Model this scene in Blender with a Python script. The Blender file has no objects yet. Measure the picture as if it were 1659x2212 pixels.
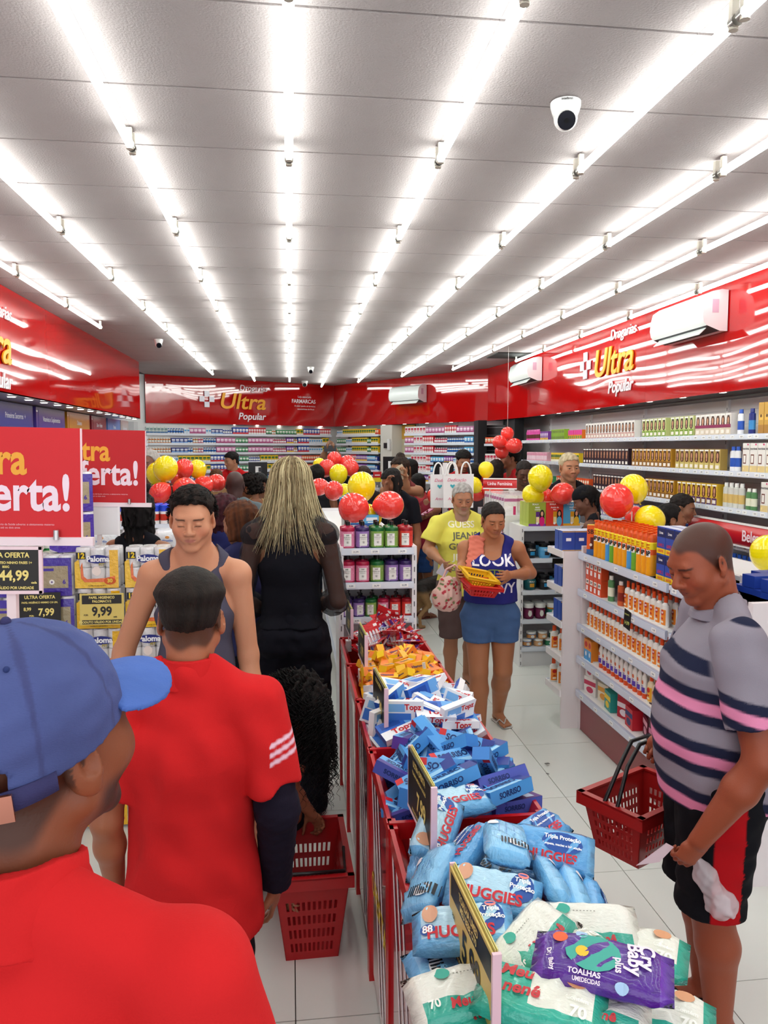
import bpy, math, random
import numpy as np
from mathutils import Matrix, Vector, Euler
random.seed(7)
S = bpy.context.scene
COL = S.collection
# ---------------------------------------------------------------- camera
W0, H0, FPX, CAMZ = 1659.0, 2212.0, 1660.0, 1.95
PITCH = math.atan(140.0 / FPX)
YAW = math.atan(203.5 * math.cos(PITCH) / FPX)
cam_data = bpy.data.cameras.new('camera')
cam = bpy.data.objects.new('camera', cam_data); COL.objects.link(cam)
cam.location = (0, 0, CAMZ)
cam.rotation_euler = (math.pi / 2 - PITCH, 0, -YAW)
cam_data.sensor_fit = 'VERTICAL'; cam_data.sensor_height = 24.0
cam_data.lens = 24.0 * FPX / H0
cam_data.clip_start = 0.05; cam_data.clip_end = 60
S.camera = cam
# ---------------------------------------------------------------- world and exposure
world = bpy.data.worlds.new('world'); S.world = world; world.use_nodes = True
world.node_tree.nodes['Background'].inputs[0].default_value = (0.93, 0.96, 1.0, 1)
world.node_tree.nodes['Background'].inputs[1].default_value = 1.5
S.view_settings.view_transform = 'Standard'; S.view_settings.look = 'None'
S.view_settings.exposure = 0.38; S.view_settings.gamma = 1.0
S.view_settings.use_curve_mapping = False
TUBE_POWER = 15.0
SPOT_POWER = 12.0
try:
    S.cycles.use_denoising = True
    S.cycles.max_bounces = 7; S.cycles.diffuse_bounces = 4; S.cycles.glossy_bounces = 3
    S.cycles.transparent_max_bounces = 8; S.cycles.sample_clamp_indirect = 4.0
    S.cycles.caustics_reflective = False; S.cycles.caustics_refractive = False
except Exception: pass
# pixel (in the 1659 x 2212 frame) -> point in the room
_F = np.array([math.sin(YAW)*math.cos(PITCH), math.cos(YAW)*math.cos(PITCH), -math.sin(PITCH)])
_R = np.array([math.cos(YAW), -math.sin(YAW), 0.0]); _U = np.cross(_R, _F)
_C = np.array([0, 0, CAMZ])
def _ray(u, v): return _R*(u-829.5) + _U*(1106.0-v) + _F*FPX
def at_y(u, v, y): d = _ray(u, v); return _C + d*(y/d[1])
def at_z(u, v, z): d = _ray(u, v); return _C + d*((z-CAMZ)/d[2])
def at_x(u, v, x): d = _ray(u, v); return _C + d*(x/d[0])
# ---------------------------------------------------------------- colours and materials
def lin(c):
    if isinstance(c, str): c = tuple(int(c[i:i+2], 16)/255 for i in (0, 2, 4))
    return tuple((x/12.92 if x <= .04045 else ((x+.055)/1.055)**2.4) for x in c[:3])
MATS = {}
def mat(name, rough=.5, metal=0., bump=None, coat=0., emit=0., trans=0., alpha=1., color=None, spec=.5, ior=1.45, var=0., sss=0.):
    """colour comes from the mesh attribute 'Col' times the object colour, unless given"""
    m = bpy.data.materials.new(name); m.use_nodes = True
    nt = m.node_tree; N = nt.nodes; L = nt.links; b = N['Principled BSDF']
    b.inputs['Roughness'].default_value = rough; b.inputs['Metallic'].default_value = metal
    b.inputs['Coat Weight'].default_value = coat; b.inputs['Coat Roughness'].default_value = .06
    b.inputs['Specular IOR Level'].default_value = spec; b.inputs['IOR'].default_value = ior
    b.inputs['Transmission Weight'].default_value = trans; b.inputs['Alpha'].default_value = alpha
    if color is None:
        a = N.new('ShaderNodeAttribute'); a.attribute_name = 'Col'
        o = N.new('ShaderNodeObjectInfo')
        x = N.new('ShaderNodeMix'); x.data_type = 'RGBA'; x.blend_type = 'MULTIPLY'; x.inputs[0].default_value = 1
        L.new(a.outputs['Color'], x.inputs[6]); L.new(o.outputs['Color'], x.inputs[7])
        src = x.outputs[2]
    else:
        r = N.new('ShaderNodeRGB'); r.outputs[0].default_value = (*lin(color), 1); src = r.outputs[0]
    if var:
        n = N.new('ShaderNodeTexNoise'); n.inputs['Scale'].default_value = 9; n.inputs['Detail'].default_value = 4
        tc = N.new('ShaderNodeTexCoord'); L.new(tc.outputs['Object'], n.inputs['Vector'])
        mr = N.new('ShaderNodeMapRange'); mr.inputs[3].default_value = 1-var; mr.inputs[4].default_value = 1+var
        L.new(n.outputs[0], mr.inputs[0])
        hs = N.new('ShaderNodeHueSaturation'); L.new(mr.outputs[0], hs.inputs['Value']); L.new(src, hs.inputs['Color'])
        src = hs.outputs[0]
    L.new(src, b.inputs['Base Color'])
    if sss:
        b.inputs['Subsurface Weight'].default_value = sss; b.inputs['Subsurface Scale'].default_value = .01
    if emit:
        L.new(src, b.inputs['Emission Color']); b.inputs['Emission Strength'].default_value = emit
    if bump:
        for i, (sc, st, kind, stretch) in enumerate(bump if isinstance(bump, list) else [bump]):
            tc = N.new('ShaderNodeTexCoord'); mp = N.new('ShaderNodeMapping'); mp.inputs['Scale'].default_value = stretch
            L.new(tc.outputs['Object'], mp.inputs[0])
            if kind == 'noise':
                t = N.new('ShaderNodeTexNoise'); t.inputs['Scale'].default_value = sc; t.inputs['Detail'].default_value = 3
            elif kind == 'voronoi':
                t = N.new('ShaderNodeTexVoronoi'); t.inputs['Scale'].default_value = sc
            else:
                t = N.new('ShaderNodeTexWave'); t.inputs['Scale'].default_value = sc; t.inputs['Distortion'].default_value = 4
            L.new(mp.outputs[0], t.inputs['Vector'])
            bp = N.new('ShaderNodeBump'); bp.inputs['Strength'].default_value = 1; bp.inputs['Distance'].default_value = st
            L.new(t.outputs[0], bp.inputs['Height'])
            if b.inputs['Normal'].is_linked:
                L.new(b.inputs['Normal'].links[0].from_socket, bp.inputs['Normal'])
            L.new(bp.outputs[0], b.inputs['Normal'])
    MATS[name] = m
    return m
one = (1, 1, 1)
mat('paper', .42); mat('plastic', .28); mat('satin', .6); mat('matte', .85)
mat('film', .16, bump=[(26, .005, 'noise', one), (70, .003, 'noise', (1, 2.5, 1))], coat=.4)
mat('gloss_panel', .07, coat=1., spec=.9); mat('metal', .28, 1.); mat('paint', .3, coat=.3); mat('white_metal', .35)
mat('fascia', .035, coat=.5, bump=(.8, .02, 'noise', (1, 1, 1.6)))
for _n in MATS['fascia'].node_tree.nodes:
    if _n.bl_idname == 'ShaderNodeTexNoise': _n.inputs['Detail'].default_value = 0
mat('balloon', .13, coat=.5, sss=0.0)
mat('knit', .9, bump=[(5, .012, 'noise', one), (420, .0006, 'noise', one)], spec=.2)
mat('denim', .85, bump=[(300, .0006, 'noise', (1, 1, 3)), (14, .006, 'noise', one)], spec=.2, var=.25)
mat('skin', .46, bump=[(260, .0004, 'noise', one)], spec=.4, var=.05)
mat('hair', .62, bump=[(60, .004, 'noise', (6, 6, .6))], spec=.22)
mat('curlhair', .7, bump=[(110, .006, 'noise', one)], spec=.15)
mat('ceiling', .9, bump=[(120, .0035, 'noise', one)], spec=.2, var=.04)
mat('tile', .12, spec=.5, var=.015)
mat('glass', .02, trans=1., ior=1.45)
mat('gel', .08, trans=.55, ior=1.4)
mat('clear_bag', .35, alpha=.55)
mat('mesh_fabric', .8, alpha=.62)
mat('glow', .5, color='F4FFFA', emit=TUBE_POWER)
mat('spot_glow', .5, color='FFF6E8', emit=SPOT_POWER)
mat('screen', .15)
# ---------------------------------------------------------------- objects
def link(o, parent=None):
    COL.objects.link(o)
    if parent is not None: o.parent = parent
    return o
def nth(n): return '%d%s' % (n, 'th' if 10 < n % 100 < 14 else {1: 'st', 2: 'nd', 3: 'rd'}.get(n % 10, 'th'))
def tag(o, label=None, cat=None, group=None, kind=None):
    if label: o['label'] = label
    if cat: o['category'] = cat
    if group: o['group'] = group
    if kind: o['kind'] = kind
    return o
def thing(name, label, cat, loc=(0, 0, 0), rz=0, group=None):
    o = bpy.data.objects.new(name, None); o.empty_display_size = .05
    link(o); o.location = loc; o.rotation_euler = (0, 0, rz)
    return tag(o, label, cat, group)
def copy_tree(o, parent=None):
    c = o.copy(); COL.objects.link(c)
    if parent is not None: c.parent = parent
    for ch in list(o.children): copy_tree(ch, c)
    return c
def inst(name, mesh, parent=None, loc=(0, 0, 0), rot=(0, 0, 0), color=None):
    o = bpy.data.objects.new(name, mesh); link(o, parent); o.location = loc; o.rotation_euler = rot
    if color: o.color = (*lin(color), 1)
    return o
class MB:
    """collects coloured faces, builds one mesh"""
    def __init__(s): s.v = []; s.f = []; s.c = []; s.m = []; s.sm = []; s.M = Matrix.Identity(4)
    def add(s, vs, fs, c, m='satin', smooth=False):
        n = len(s.v); M = s.M
        s.v += [tuple(M @ Vector(p)) for p in vs]
        c = lin(c)
        for f in fs:
            s.f.append(tuple(i+n for i in f)); s.c.append(c); s.m.append(m); s.sm.append(smooth)
    def box(s, c, d, col, m='satin', rot=None, top=None):
        x, y, z = d[0]/2, d[1]/2, d[2]/2; tx, ty = (x, y) if top is None else (top[0]/2, top[1]/2)
        vs = [(-x,-y,-z),(x,-y,-z),(x,y,-z),(-x,y,-z),(-tx,-ty,z),(tx,-ty,z),(tx,ty,z),(-tx,ty,z)]
        if rot: R = Euler(rot).to_matrix(); vs = [R @ Vector(p) for p in vs]
        vs = [(p[0]+c[0], p[1]+c[1], p[2]+c[2]) for p in vs]
        s.add(vs, [(0,3,2,1),(4,5,6,7),(0,1,5,4),(1,2,6,5),(2,3,7,6),(3,0,4,7)], col, m)
    def quad(s, a, b, c, d, col, m='paper'): s.add([a, b, c, d], [(0,1,2,3)], col, m)
    def cyl(s, a, b, r0, col, m='satin', r1=None, n=14, caps=True):
        r1 = r0 if r1 is None else r1; a = Vector(a); b = Vector(b); d = (b-a).normalized()
        u = d.orthogonal().normalized(); w = d.cross(u)
        vs = []
        for p, r in ((a, r0), (b, r1)):
            for i in range(n):
                t = 2*math.pi*i/n; vs.append(p + (u*math.cos(t) + w*math.sin(t))*r)
        s.add(vs, [(i, (i+1) % n, n+(i+1) % n, n+i) for i in range(n)], col, m, True)
        if caps: s.add(vs[:n], [tuple(range(n-1, -1, -1))], col, m); s.add(vs[n:], [tuple(range(n))], col, m)
    def lathe(s, prof, n=18, m='plastic', c=(0, 0, 0), sx=1, sy=1):
        """prof: list of (r, z, colour of the band that starts here)"""
        rings = [[(c[0]+r*sx*math.cos(2*math.pi*i/n), c[1]+r*sy*math.sin(2*math.pi*i/n), c[2]+z) for i in range(n)] for r, z, _ in prof]
        for k in range(len(prof)-1):
            s.add(rings[k]+rings[k+1], [(i, (i+1) % n, n+(i+1) % n, n+i) for i in range(n)], prof[k][2], m, True)
        s.add(rings[0], [tuple(range(n-1, -1, -1))], prof[0][2], m)
        s.add(rings[-1], [tuple(range(n))], prof[-1][2], m)
    def tube(s, pts, r, col, m='satin', n=6, taper=None):
        pts = [Vector(p) for p in pts]; k = len(pts); vs = []; u = None
        for i, p in enumerate(pts):
            d = (pts[min(i+1, k-1)] - pts[max(i-1, 0)]).normalized()
            u = d.orthogonal().normalized() if u is None else (u - d*u.dot(d)).normalized()
            w = d.cross(u); rr = r if taper is None else r*taper(i/(k-1))
            for j in range(n):
                t = 2*math.pi*j/n; vs.append(p + (u*math.cos(t) + w*math.sin(t))*rr)
        fs = [(i*n+j, i*n+(j+1) % n, (i+1)*n+(j+1) % n, (i+1)*n+j) for i in range(k-1) for j in range(n)]
        s.add(vs, fs, col, m, True)
        s.add(vs[:n], [tuple(range(n-1, -1, -1))], col, m); s.add(vs[-n:], [tuple(range(n))], col, m)
    def ball(s, c, r, col, m='satin', nu=12, nv=8):
        if not hasattr(r, '__len__'): r = (r, r, r)
        vs = [(c[0], c[1], c[2]+r[2])]
        for j in range(1, nv):
            p = math.pi*j/nv
            for i in range(nu):
                t = 2*math.pi*i/nu; vs.append((c[0]+r[0]*math.sin(p)*math.cos(t), c[1]+r[1]*math.sin(p)*math.sin(t), c[2]+r[2]*math.cos(p)))
        vs.append((c[0], c[1], c[2]-r[2])); e = len(vs)-1
        fs = [(0, 1+i, 1+(i+1) % nu) for i in range(nu)]
        for j in range(nv-2):
            a = 1+j*nu; b = a+nu
            fs += [(a+i, b+i, b+(i+1) % nu, a+(i+1) % nu) for i in range(nu)]
        a = 1+(nv-2)*nu
        fs += [(a+i, e, a+(i+1) % nu) for i in range(nu)]
        s.add(vs, fs, col, m, True)
    def prism(s, poly, z0, z1, col, m='satin'):
        n = len(poly); vs = [(x, y, z0) for x, y in poly]+[(x, y, z1) for x, y in poly]
        s.add(vs, [tuple(range(n-1, -1, -1)), tuple(range(n, 2*n))]+[(i, (i+1) % n, n+(i+1) % n, n+i) for i in range(n)], col, m)
    def mesh(s, name):
        me = bpy.data.meshes.new(name); me.from_pydata(s.v, [], s.f)
        ks = []
        for m in s.m:
            if m not in ks: ks.append(m)
        for k in ks: me.materials.append(MATS[k])
        ix = {k: i for i, k in enumerate(ks)}
        me.polygons.foreach_set('material_index', [ix[m] for m in s.m])
        me.polygons.foreach_set('use_smooth', s.sm)
        a = me.color_attributes.new('Col', 'FLOAT_COLOR', 'CORNER')
        arr = []
        for f, c in zip(s.f, s.c): arr += [c[0], c[1], c[2], 1.0]*len(f)
        a.data.foreach_set('color', arr); me.update()
        return me
    def build(s, name, parent=None, loc=(0, 0, 0), rot=(0, 0, 0)):
        return inst(name, s.mesh(name), parent, loc, rot)
TXT = {}
def text(body, size, col, parent, loc, rot=(math.pi/2, 0, 0), m='satin', bold=0., shear=0., align='CENTER', name='lettering', ext=.0006, sx=1., space=1., width=None):
    key = (body, size, m, bold, shear, align, ext, space)
    if key not in TXT:
        c = bpy.data.curves.new(name, 'FONT'); c.body = body; c.size = size; c.align_x = align; c.align_y = 'CENTER'
        c.offset = bold; c.shear = shear; c.extrude = ext; c.space_character = space; c.resolution_u = 4
        c.materials.append(text_mat(col)); TXT[key+(str(col),)] = c
        TXT[key] = None
    c = TXT.get(key+(str(col),))
    if c is None:
        c0 = next(v for k, v in TXT.items() if k[:8] == key and v is not None)
        c = c0.copy(); c.materials.clear(); c.materials.append(text_mat(col)); TXT[key+(str(col),)] = c
    o = bpy.data.objects.new(name, c); link(o, parent); o.location = loc; o.rotation_euler = rot; o.scale = (sx, 1, 1)
    return o
TM = {}
def text_mat(col):
    if col not in TM: TM[col] = mat('ink', .45, color=col)
    return TM[col]
# ---------------------------------------------------------------- the room
HC, HB = 3.2, 2.37            # ceiling, underside of the red fascia
RED = 'AE0D0E'
def wall(name, a, b, z0, z1, th, col, m='satin', parent=None):
    a = Vector((*a, 0)); b = Vector((*b, 0)); d = (b-a); n = Vector((-d.y, d.x, 0)).normalized()*th
    B = MB(); B.prism([(a.x, a.y), (b.x, b.y), (b.x+n.x, b.y+n.y), (a.x+n.x, a.y+n.y)], z0, z1, col, m)
    return B.build(name, parent)
# floor: slab with 0.75 m tiles laid in it
fb = MB(); fb.box((1.0, 7.6, -.06), (9.6, 19, .08), '5E5A55', 'matte')
floor = fb.build('floor'); tag(floor, kind='structure')
TX, TY = .755, .755
tb = MB(); tb.box((0, 0, -.012), (TX-.004, TY-.004, .024), 'E0E2DC', 'tile')
tmesh = tb.mesh('floor_tile')
FT = []
for i in range(-5, 5):
    for j in range(-2, 22):
        x = 1.51+i*TX+TX/2; y = 3.24+j*TY+TY/2-1.51*0
        if -2.3 < x < 4.2 and -1.2 < y < 16.6: inst('floor_tile', tmesh, floor, (x, y, 0))
# ceiling: grid of 0.63 x 0.555 m panels, runners between
cb = MB(); cb.box((1.0, 7.6, HC+.05), (9.6, 19, .06), '5A5250', 'matte')
ceiling = cb.build('ceiling'); tag(ceiling, kind='structure')
kb = MB(); kb.box((0, 0, .008), (.628, .534, .016), '9E9392', 'ceiling'); kmesh = kb.mesh('ceiling_panel')
XROW = [-1.85+.6195*i for i in range(9)]
DY = .5465
for i in range(-1, 9):
    for j in range(-5, 27):
        x = XROW[0]+.6195*i+.31; y = 2.865+j*DY+DY/2
        if y < 16: inst('ceiling_panel', kmesh, ceiling, (x, y, HC+.004)).scale = (.985, 1, 1)
# wall shell
def st(o): return tag(o, kind='structure')
st(wall('wall_left', (-2.75, -1), (-2.75, 14.0), 0, HC, .1, 'D8D8DA'))
st(wall('wall_back', (-2.75, 13.6), (1.06, 16.15), 0, HC, .1, 'DADADA'))
st(wall('wall_back_right', (1.06, 16.15), (3.75, 12.2), 0, HC, .1, 'CFCBC4'))
st(wall('wall_right', (3.78, 12.4), (3.78, -1), 0, HC, .1, 'D6D2D0'))
# red glossy fascia boards above the shelves
def fascia(a, b, seams, nm):
    a = Vector((*a, 0)); b = Vector((*b, 0)); d = b-a; L = d.length; d.normalize(); n = Vector((-d.y, d.x, 0))
    root = None
    cuts = [0]+list(seams)+[L]
    base = MB()
    p, q = a+n*.02, b+n*.02
    base.prism([(p.x, p.y), (q.x, q.y), (q.x+n.x*.3, q.y+n.y*.3), (p.x+n.x*.3, p.y+n.y*.3)], HB+.012, HC, '2A1614', 'satin')
    root = base.build(nm); st(root)
    for s0, s1 in zip(cuts[:-1], cuts[1:]):
        p = a+d*(s0+.001); q = a+d*(s1-.001); B = MB()
        B.prism([(p.x, p.y), (q.x, q.y), (q.x+n.x*.018, q.y+n.y*.018), (p.x+n.x*.018, p.y+n.y*.018)], HB, HC, RED, 'fascia')
        B.build('fascia_panel', root)
    return root
LW = -2.2
BL0, BL1, BR1 = (-2.46, 13.75), (.9, 15.85), (3.15, 12.1)
fascia((LW, -1), (LW, 11.85), [2.2, 4.6, 7.0, 8.75, 10.6], 'trim_left')
fascia(BL0, BL1, [1.2, 2.45], 'trim_back')
fascia(BL1, BR1, [2.0, 3.2], 'trim_back_right')
fascia(BR1, (3.3, 10.5), [], 'trim_corner')
fascia((3.3, 10.5), (3.3, -1), [1.9, 3.6, 4.9, 6.6, 8.4], 'trim_right')
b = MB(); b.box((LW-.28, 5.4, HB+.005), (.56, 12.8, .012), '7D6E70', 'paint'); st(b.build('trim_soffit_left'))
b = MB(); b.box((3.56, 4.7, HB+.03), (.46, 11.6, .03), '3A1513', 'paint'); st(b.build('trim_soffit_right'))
# downlights in the soffits
dl = MB(); dl.cyl((0, 0, 0), (0, 0, -.008), .042, 'E8E8E8', 'white_metal', n=16); dring = dl.mesh('ring')
dl = MB(); dl.cyl((0, 0, -.008), (0, 0, -.011), .03, 'FFFFFF', 'spot_glow', n=16); dlens = dl.mesh('lens')
def downlight(x, y, z, label, group):
    t = thing('downlight', label, 'downlight', (x, y, z), 0, group); inst('ring', dring, t); inst('lens', dlens, t)
for i in range(17): downlight(LW-.06, 5.0+i*.42, HB-.001, '%s small round spotlight under the left red fascia' % nth(i+1), 'spotlights under left fascia')
for i in range(13): downlight(3.36, 2.6+i*.62, HB+.015, '%s small round spotlight from the camera under the right red fascia' % nth(i+1), 'spotlights under right fascia')
for i in range(8):
    f = (i+.5)/8; x = BL0[0]+(BL1[0]-BL0[0])*f; y = BL0[1]+(BL1[1]-BL0[1])*f
    downlight(x-.05, y+.1, HB+.012, '%s small round spotlight from left under the back red fascia' % nth(i+1), 'spotlights under back fascia')
for i in range(7):
    f = (i+.5)/7; x = BL1[0]+(BR1[0]-BL1[0])*f; y = BL1[1]+(BR1[1]-BL1[1])*f
    downlight(x+.07, y+.07, HB+.012, '%s small round spotlight from left under the slanted red fascia' % nth(i+1), 'spotlights under slanted fascia')
# fluorescent tubes in rows
tm = MB(); tm.cyl((0, -.565, 0), (0, .565, 0), .0165, 'FFFFFF', 'glow', n=10); tubeM = tm.mesh('tube')
tm = MB()
tm.cyl((0, .567, 0), (0, .592, 0), .0175, 'B9B9B4', 'metal', n=12)
capM = tm.mesh('end_cap')
tm = MB()
tm.box((0, .572, .036), (.02, .018, .05), 'D8D2C4', 'plastic'); tm.cyl((0, .572, .012), (0, .572, -.02), .014, 'CFC8B8', 'plastic', n=8)
holdM = tm.mesh('holder')
rows_last = [8.9, 14.0, 14.6, 15.0, 15.3, 14.2, 12.9, 12.0, 11.4]
for i, x in enumerate(XROW):
    cnt = 0
    y = -.35 + (.05 if i % 2 else 0)
    while y < rows_last[i]-1.15:
        if i == 0 and y < -.5: y += 1.2; continue
        cnt += 1
        t = thing('fluorescent_tube', '%s tube from the camera in the %s glowing ceiling row from the left' % (nth(cnt), ['first', 'second', 'third', 'fourth', 'fifth', 'sixth', 'seventh', 'eighth', 'ninth'][i]), 'lamp', (x, y+.6+.05*0, HC-.065), 0, 'ceiling tubes of row %s' % 'abcdefghi'[i])
        inst('tube', tubeM, t); [(inst('end_cap', capM, t, rot=(0, 0, q)), inst('holder', holdM, t, rot=(0, 0, q))) for q in (0, math.pi)]
        y += 1.2
# dark access hatch in the ceiling
b = MB(); b.box((3.0, 10.35, HC-.004), (.5, .6, .01), '15110F', 'matte'); tag(b.build('ceiling_opening'), 'dark square opening in ceiling above the second air conditioner', 'hatch')
# wall signs on the fascia
def logo(pos, rz, k, label, extra=True):
    """k = cap height of the yellow word"""
    t = thing('shop_sign', label, 'sign', pos, rz)
    B = MB(); q = k*.36
    for (ix, iz) in ((0, 1), (-1, 0), (1, 0), (0, -1)):
        B.box((-k*2.55+ix*q, -.006, k*.12+iz*q), (q, .012, q), 'E6E4EE', 'plastic')
    B.build('checker_emblem', t)
    text('Ultra', k*1.5, 'F2A81D', t, (k*.12, -.006, 0), bold=k*.02, shear=.2, m='plastic', ext=.006, sx=1.16)
    text('Drogarias', k*.56, 'F0E8EC', t, (k*1.0, -.004, k*.98), shear=.2, ext=.004, sx=1.0)
    text('Popular', k*.66, 'F4F0F4', t, (k*.85, -.004, -k*.98), bold=k*.008, shear=.2, ext=.004, sx=1.05)
    return t
a1 = math.atan2(BL1[1]-BL0[1], BL1[0]-BL0[0])
def on_seg(a, b, u, v):
    n = np.array([-(b[1]-a[1]), b[0]-a[0], 0]); d = _ray(u, v); t = ((np.array([*a, 0])-_C)@n)/(d@n); return _C+d*t
p = on_seg(BL0, BL1, 520, 869); logo((p[0]+.0, p[1]-.015, p[2]), a1, .27, 'white and yellow pharmacy lettering on back red fascia with checker cross')
p = on_seg(BL0, BL1, 656, 872)
t = thing('small_sign', 'tiny white lettering at the right end of the back red fascia', 'sign', (p[0], p[1]-.01, p[2]), a1)
text('Loja associada', .055, 'EFE6E8', t, (.02, -.002, .13)); text('FARMARCAS', .105, 'F2EAEC', t, (0, -.002, .04), bold=.002, sx=.95)
text('A maior quadra de farmácias', .042, 'EFE6E8', t, (.03, -.002, -.05)); text('associativistas do Brasil', .042, 'EFE6E8', t, (.05, -.002, -.11))
p = at_x(1322, 782, 3.3); logo((3.293, p[1], p[2]), -math.pi/2, .27, 'white and yellow pharmacy lettering between the two nearer air conditioners')
p = at_x(-35, 735, LW); logo((LW+.008, p[1]-.02, p[2]), math.pi/2, .27, 'white and yellow pharmacy lettering cut off at the left frame edge')
# air conditioners
def aircon(pos, rz, label, sticker=True, w=.86):
    t = thing('air_conditioner', label, 'air conditioner', pos, rz)
    pr = [(0, .15), (-.05, .155), (-.12, .14), (-.175, .10), (-.195, .03), (-.2, -.04), (-.19, -.09), (-.165, -.115)]
    low = [(-.165, -.115), (-.06, -.155), (0, -.155)]
    B = MB(); n = len(pr)
    vs = [(-w/2, y, z) for y, z in pr]+[(w/2, y, z) for y, z in pr]
    B.add(vs, [(i, n+i, n+i+1, i+1) for i in range(n-1)], 'E9ECEA', 'plastic', True)
    full = pr+low[1:]
    B.add([(-w/2, y, z) for y, z in full], [tuple(range(len(full)))], 'E2D9DB', 'plastic')
    B.add([(w/2, y, z) for y, z in full], [tuple(range(len(full)-1, -1, -1))], 'E2D9DB', 'plastic')
    B.add([(-w/2, *low[0]), (w/2, *low[0]), (w/2, *low[1]), (-w/2, *low[1])], [(0, 3, 2, 1)], '2B2B2E', 'satin')
    B.add([(-w/2, *low[1]), (w/2, *low[1]), (w/2, *low[2]), (-w/2, *low[2])], [(0, 3, 2, 1)], 'DADCDC', 'plastic')
    B.build('housing', t)
    e = MB(); e.box((0, 0, 0), (w*.86, .075, .006), 'F0F2F0', 'plastic', rot=(.75, 0, 0)); e.build('louvre', t, (0, -.165, -.15))
    s = MB(); s.box((0, 0, 0), (.003, .05, .1), 'C9A9BC', 'paper'); s.build('rating_label', t, (-w/2-.001 if False else w/2+.001, -.1, .03))
    f = MB(); f.box((0, -.11, -.12), (w*.8, .006, .012), 'E8E8E8', 'plastic')
    for i in range(5): f.box((-w*.3+i*w*.15, -.12, -.118), (.008, .03, .02), 'D0D0D0', 'plastic')
    f.build('vane', t)
    return t
p = at_x(1510, 690, 3.3); aircon((3.292, p[1], p[2]), -math.pi/2, 'large white split air conditioner nearest on the right red fascia')
p = at_x(1150, 803, 3.3); aircon((3.292, p[1], p[2]), -math.pi/2, 'white split air conditioner on right fascia beyond the wall lettering')
p = on_seg(BL1, BR1, 890, 852); aircon((p[0]-.01, p[1]-.01, p[2]), math.atan2(BR1[1]-BL1[1], BR1[0]-BL1[0]), 'white split air conditioner with open flap on the slanted back fascia', w=.82)
# dome cameras on the ceiling
def dome(pos, rz, tilt, label, s=1):
    t = thing('security_camera', label, 'camera', pos, rz); t.scale = (s, s, s)
    B = MB(); B.lathe([(.055, 0, 'EDE9E6'), (.055, -.012, 'EDE9E6'), (.05, -.03, 'E6E2DF'), (.042, -.052, 'E6E2DF'), (.03, -.058, 'E6E2DF')][::-1], 24); B.build('base', t)
    B = MB(); B.M = Matrix.Rotation(tilt, 4, 'X'); B.ball((0, 0, 0), .043, 'EFECE9', 'plastic', 20, 12)
    B.cyl((0, -.036, 0), (0, -.047, 0), .032, '11121C', 'screen', n=20); B.cyl((0, -.0465, 0), (0, -.052, 0), .009, '050508', 'screen', n=12)
    B.build('eyeball', t, (0, -.006, -.058))
    if s > .9: text('intelbras', .012, '303030', t, (.0, -.0562, -.008), rot=(math.pi/2, 0, 0))
p = at_z(1222, 222, HC); dome((p[0], p[1], HC), -.25, .5, 'white dome security camera near the top right of ceiling')
p = at_z(342, 733, HC); dome((p[0], p[1], HC), .3, .5, 'white dome security camera beside the second tube row from left', .95)
p = at_z(671, 793, HC); dome((p[0], p[1], HC), 0, .5, 'far white dome security camera near end of the middle tube rows', .95)
p = at_z(658, 823, HC); dome((p[0], p[1], HC-.0), 0, .3, 'farthest white security camera tight against the back fascia', 1.1)
# ---------------------------------------------------------------- organic surfaces: smooth unions of tapered limbs, meshed with surface nets
V = lambda *a: np.array(a, float)
def cap(a, b, ra, rb=None, k=.02, sub=False): return ('cap', V(*a), V(*b), ra, ra if rb is None else rb, k, sub)
def ell(c, r, k=.02, R=None, sub=False): return ('ell', V(*c), V(*r) if hasattr(r, '__len__') else V(r, r, r), R, k, sub)
def ecap(a, b, side, r0, r1, k=.03, sub=False): return ('ecap', V(*a), V(*b), V(*side), r0, r1, k, sub)
def fn(f, lo, hi, mode='max', k=.0): return ('fn', f, V(*lo), V(*hi), mode, k)
def bounds(p):
    if p[0] == 'cap': r = max(p[3], p[4]); return np.minimum(p[1], p[2])-r, np.maximum(p[1], p[2])+r
    if p[0] == 'ell': r = p[2] if p[3] is None else np.full(3, p[2].max()); return p[1]-r, p[1]+r
    if p[0] == 'ecap': r = max(max(p[4]), max(p[5])); return np.minimum(p[1], p[2])-r, np.maximum(p[1], p[2])+r
    return p[2], p[3]
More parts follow.
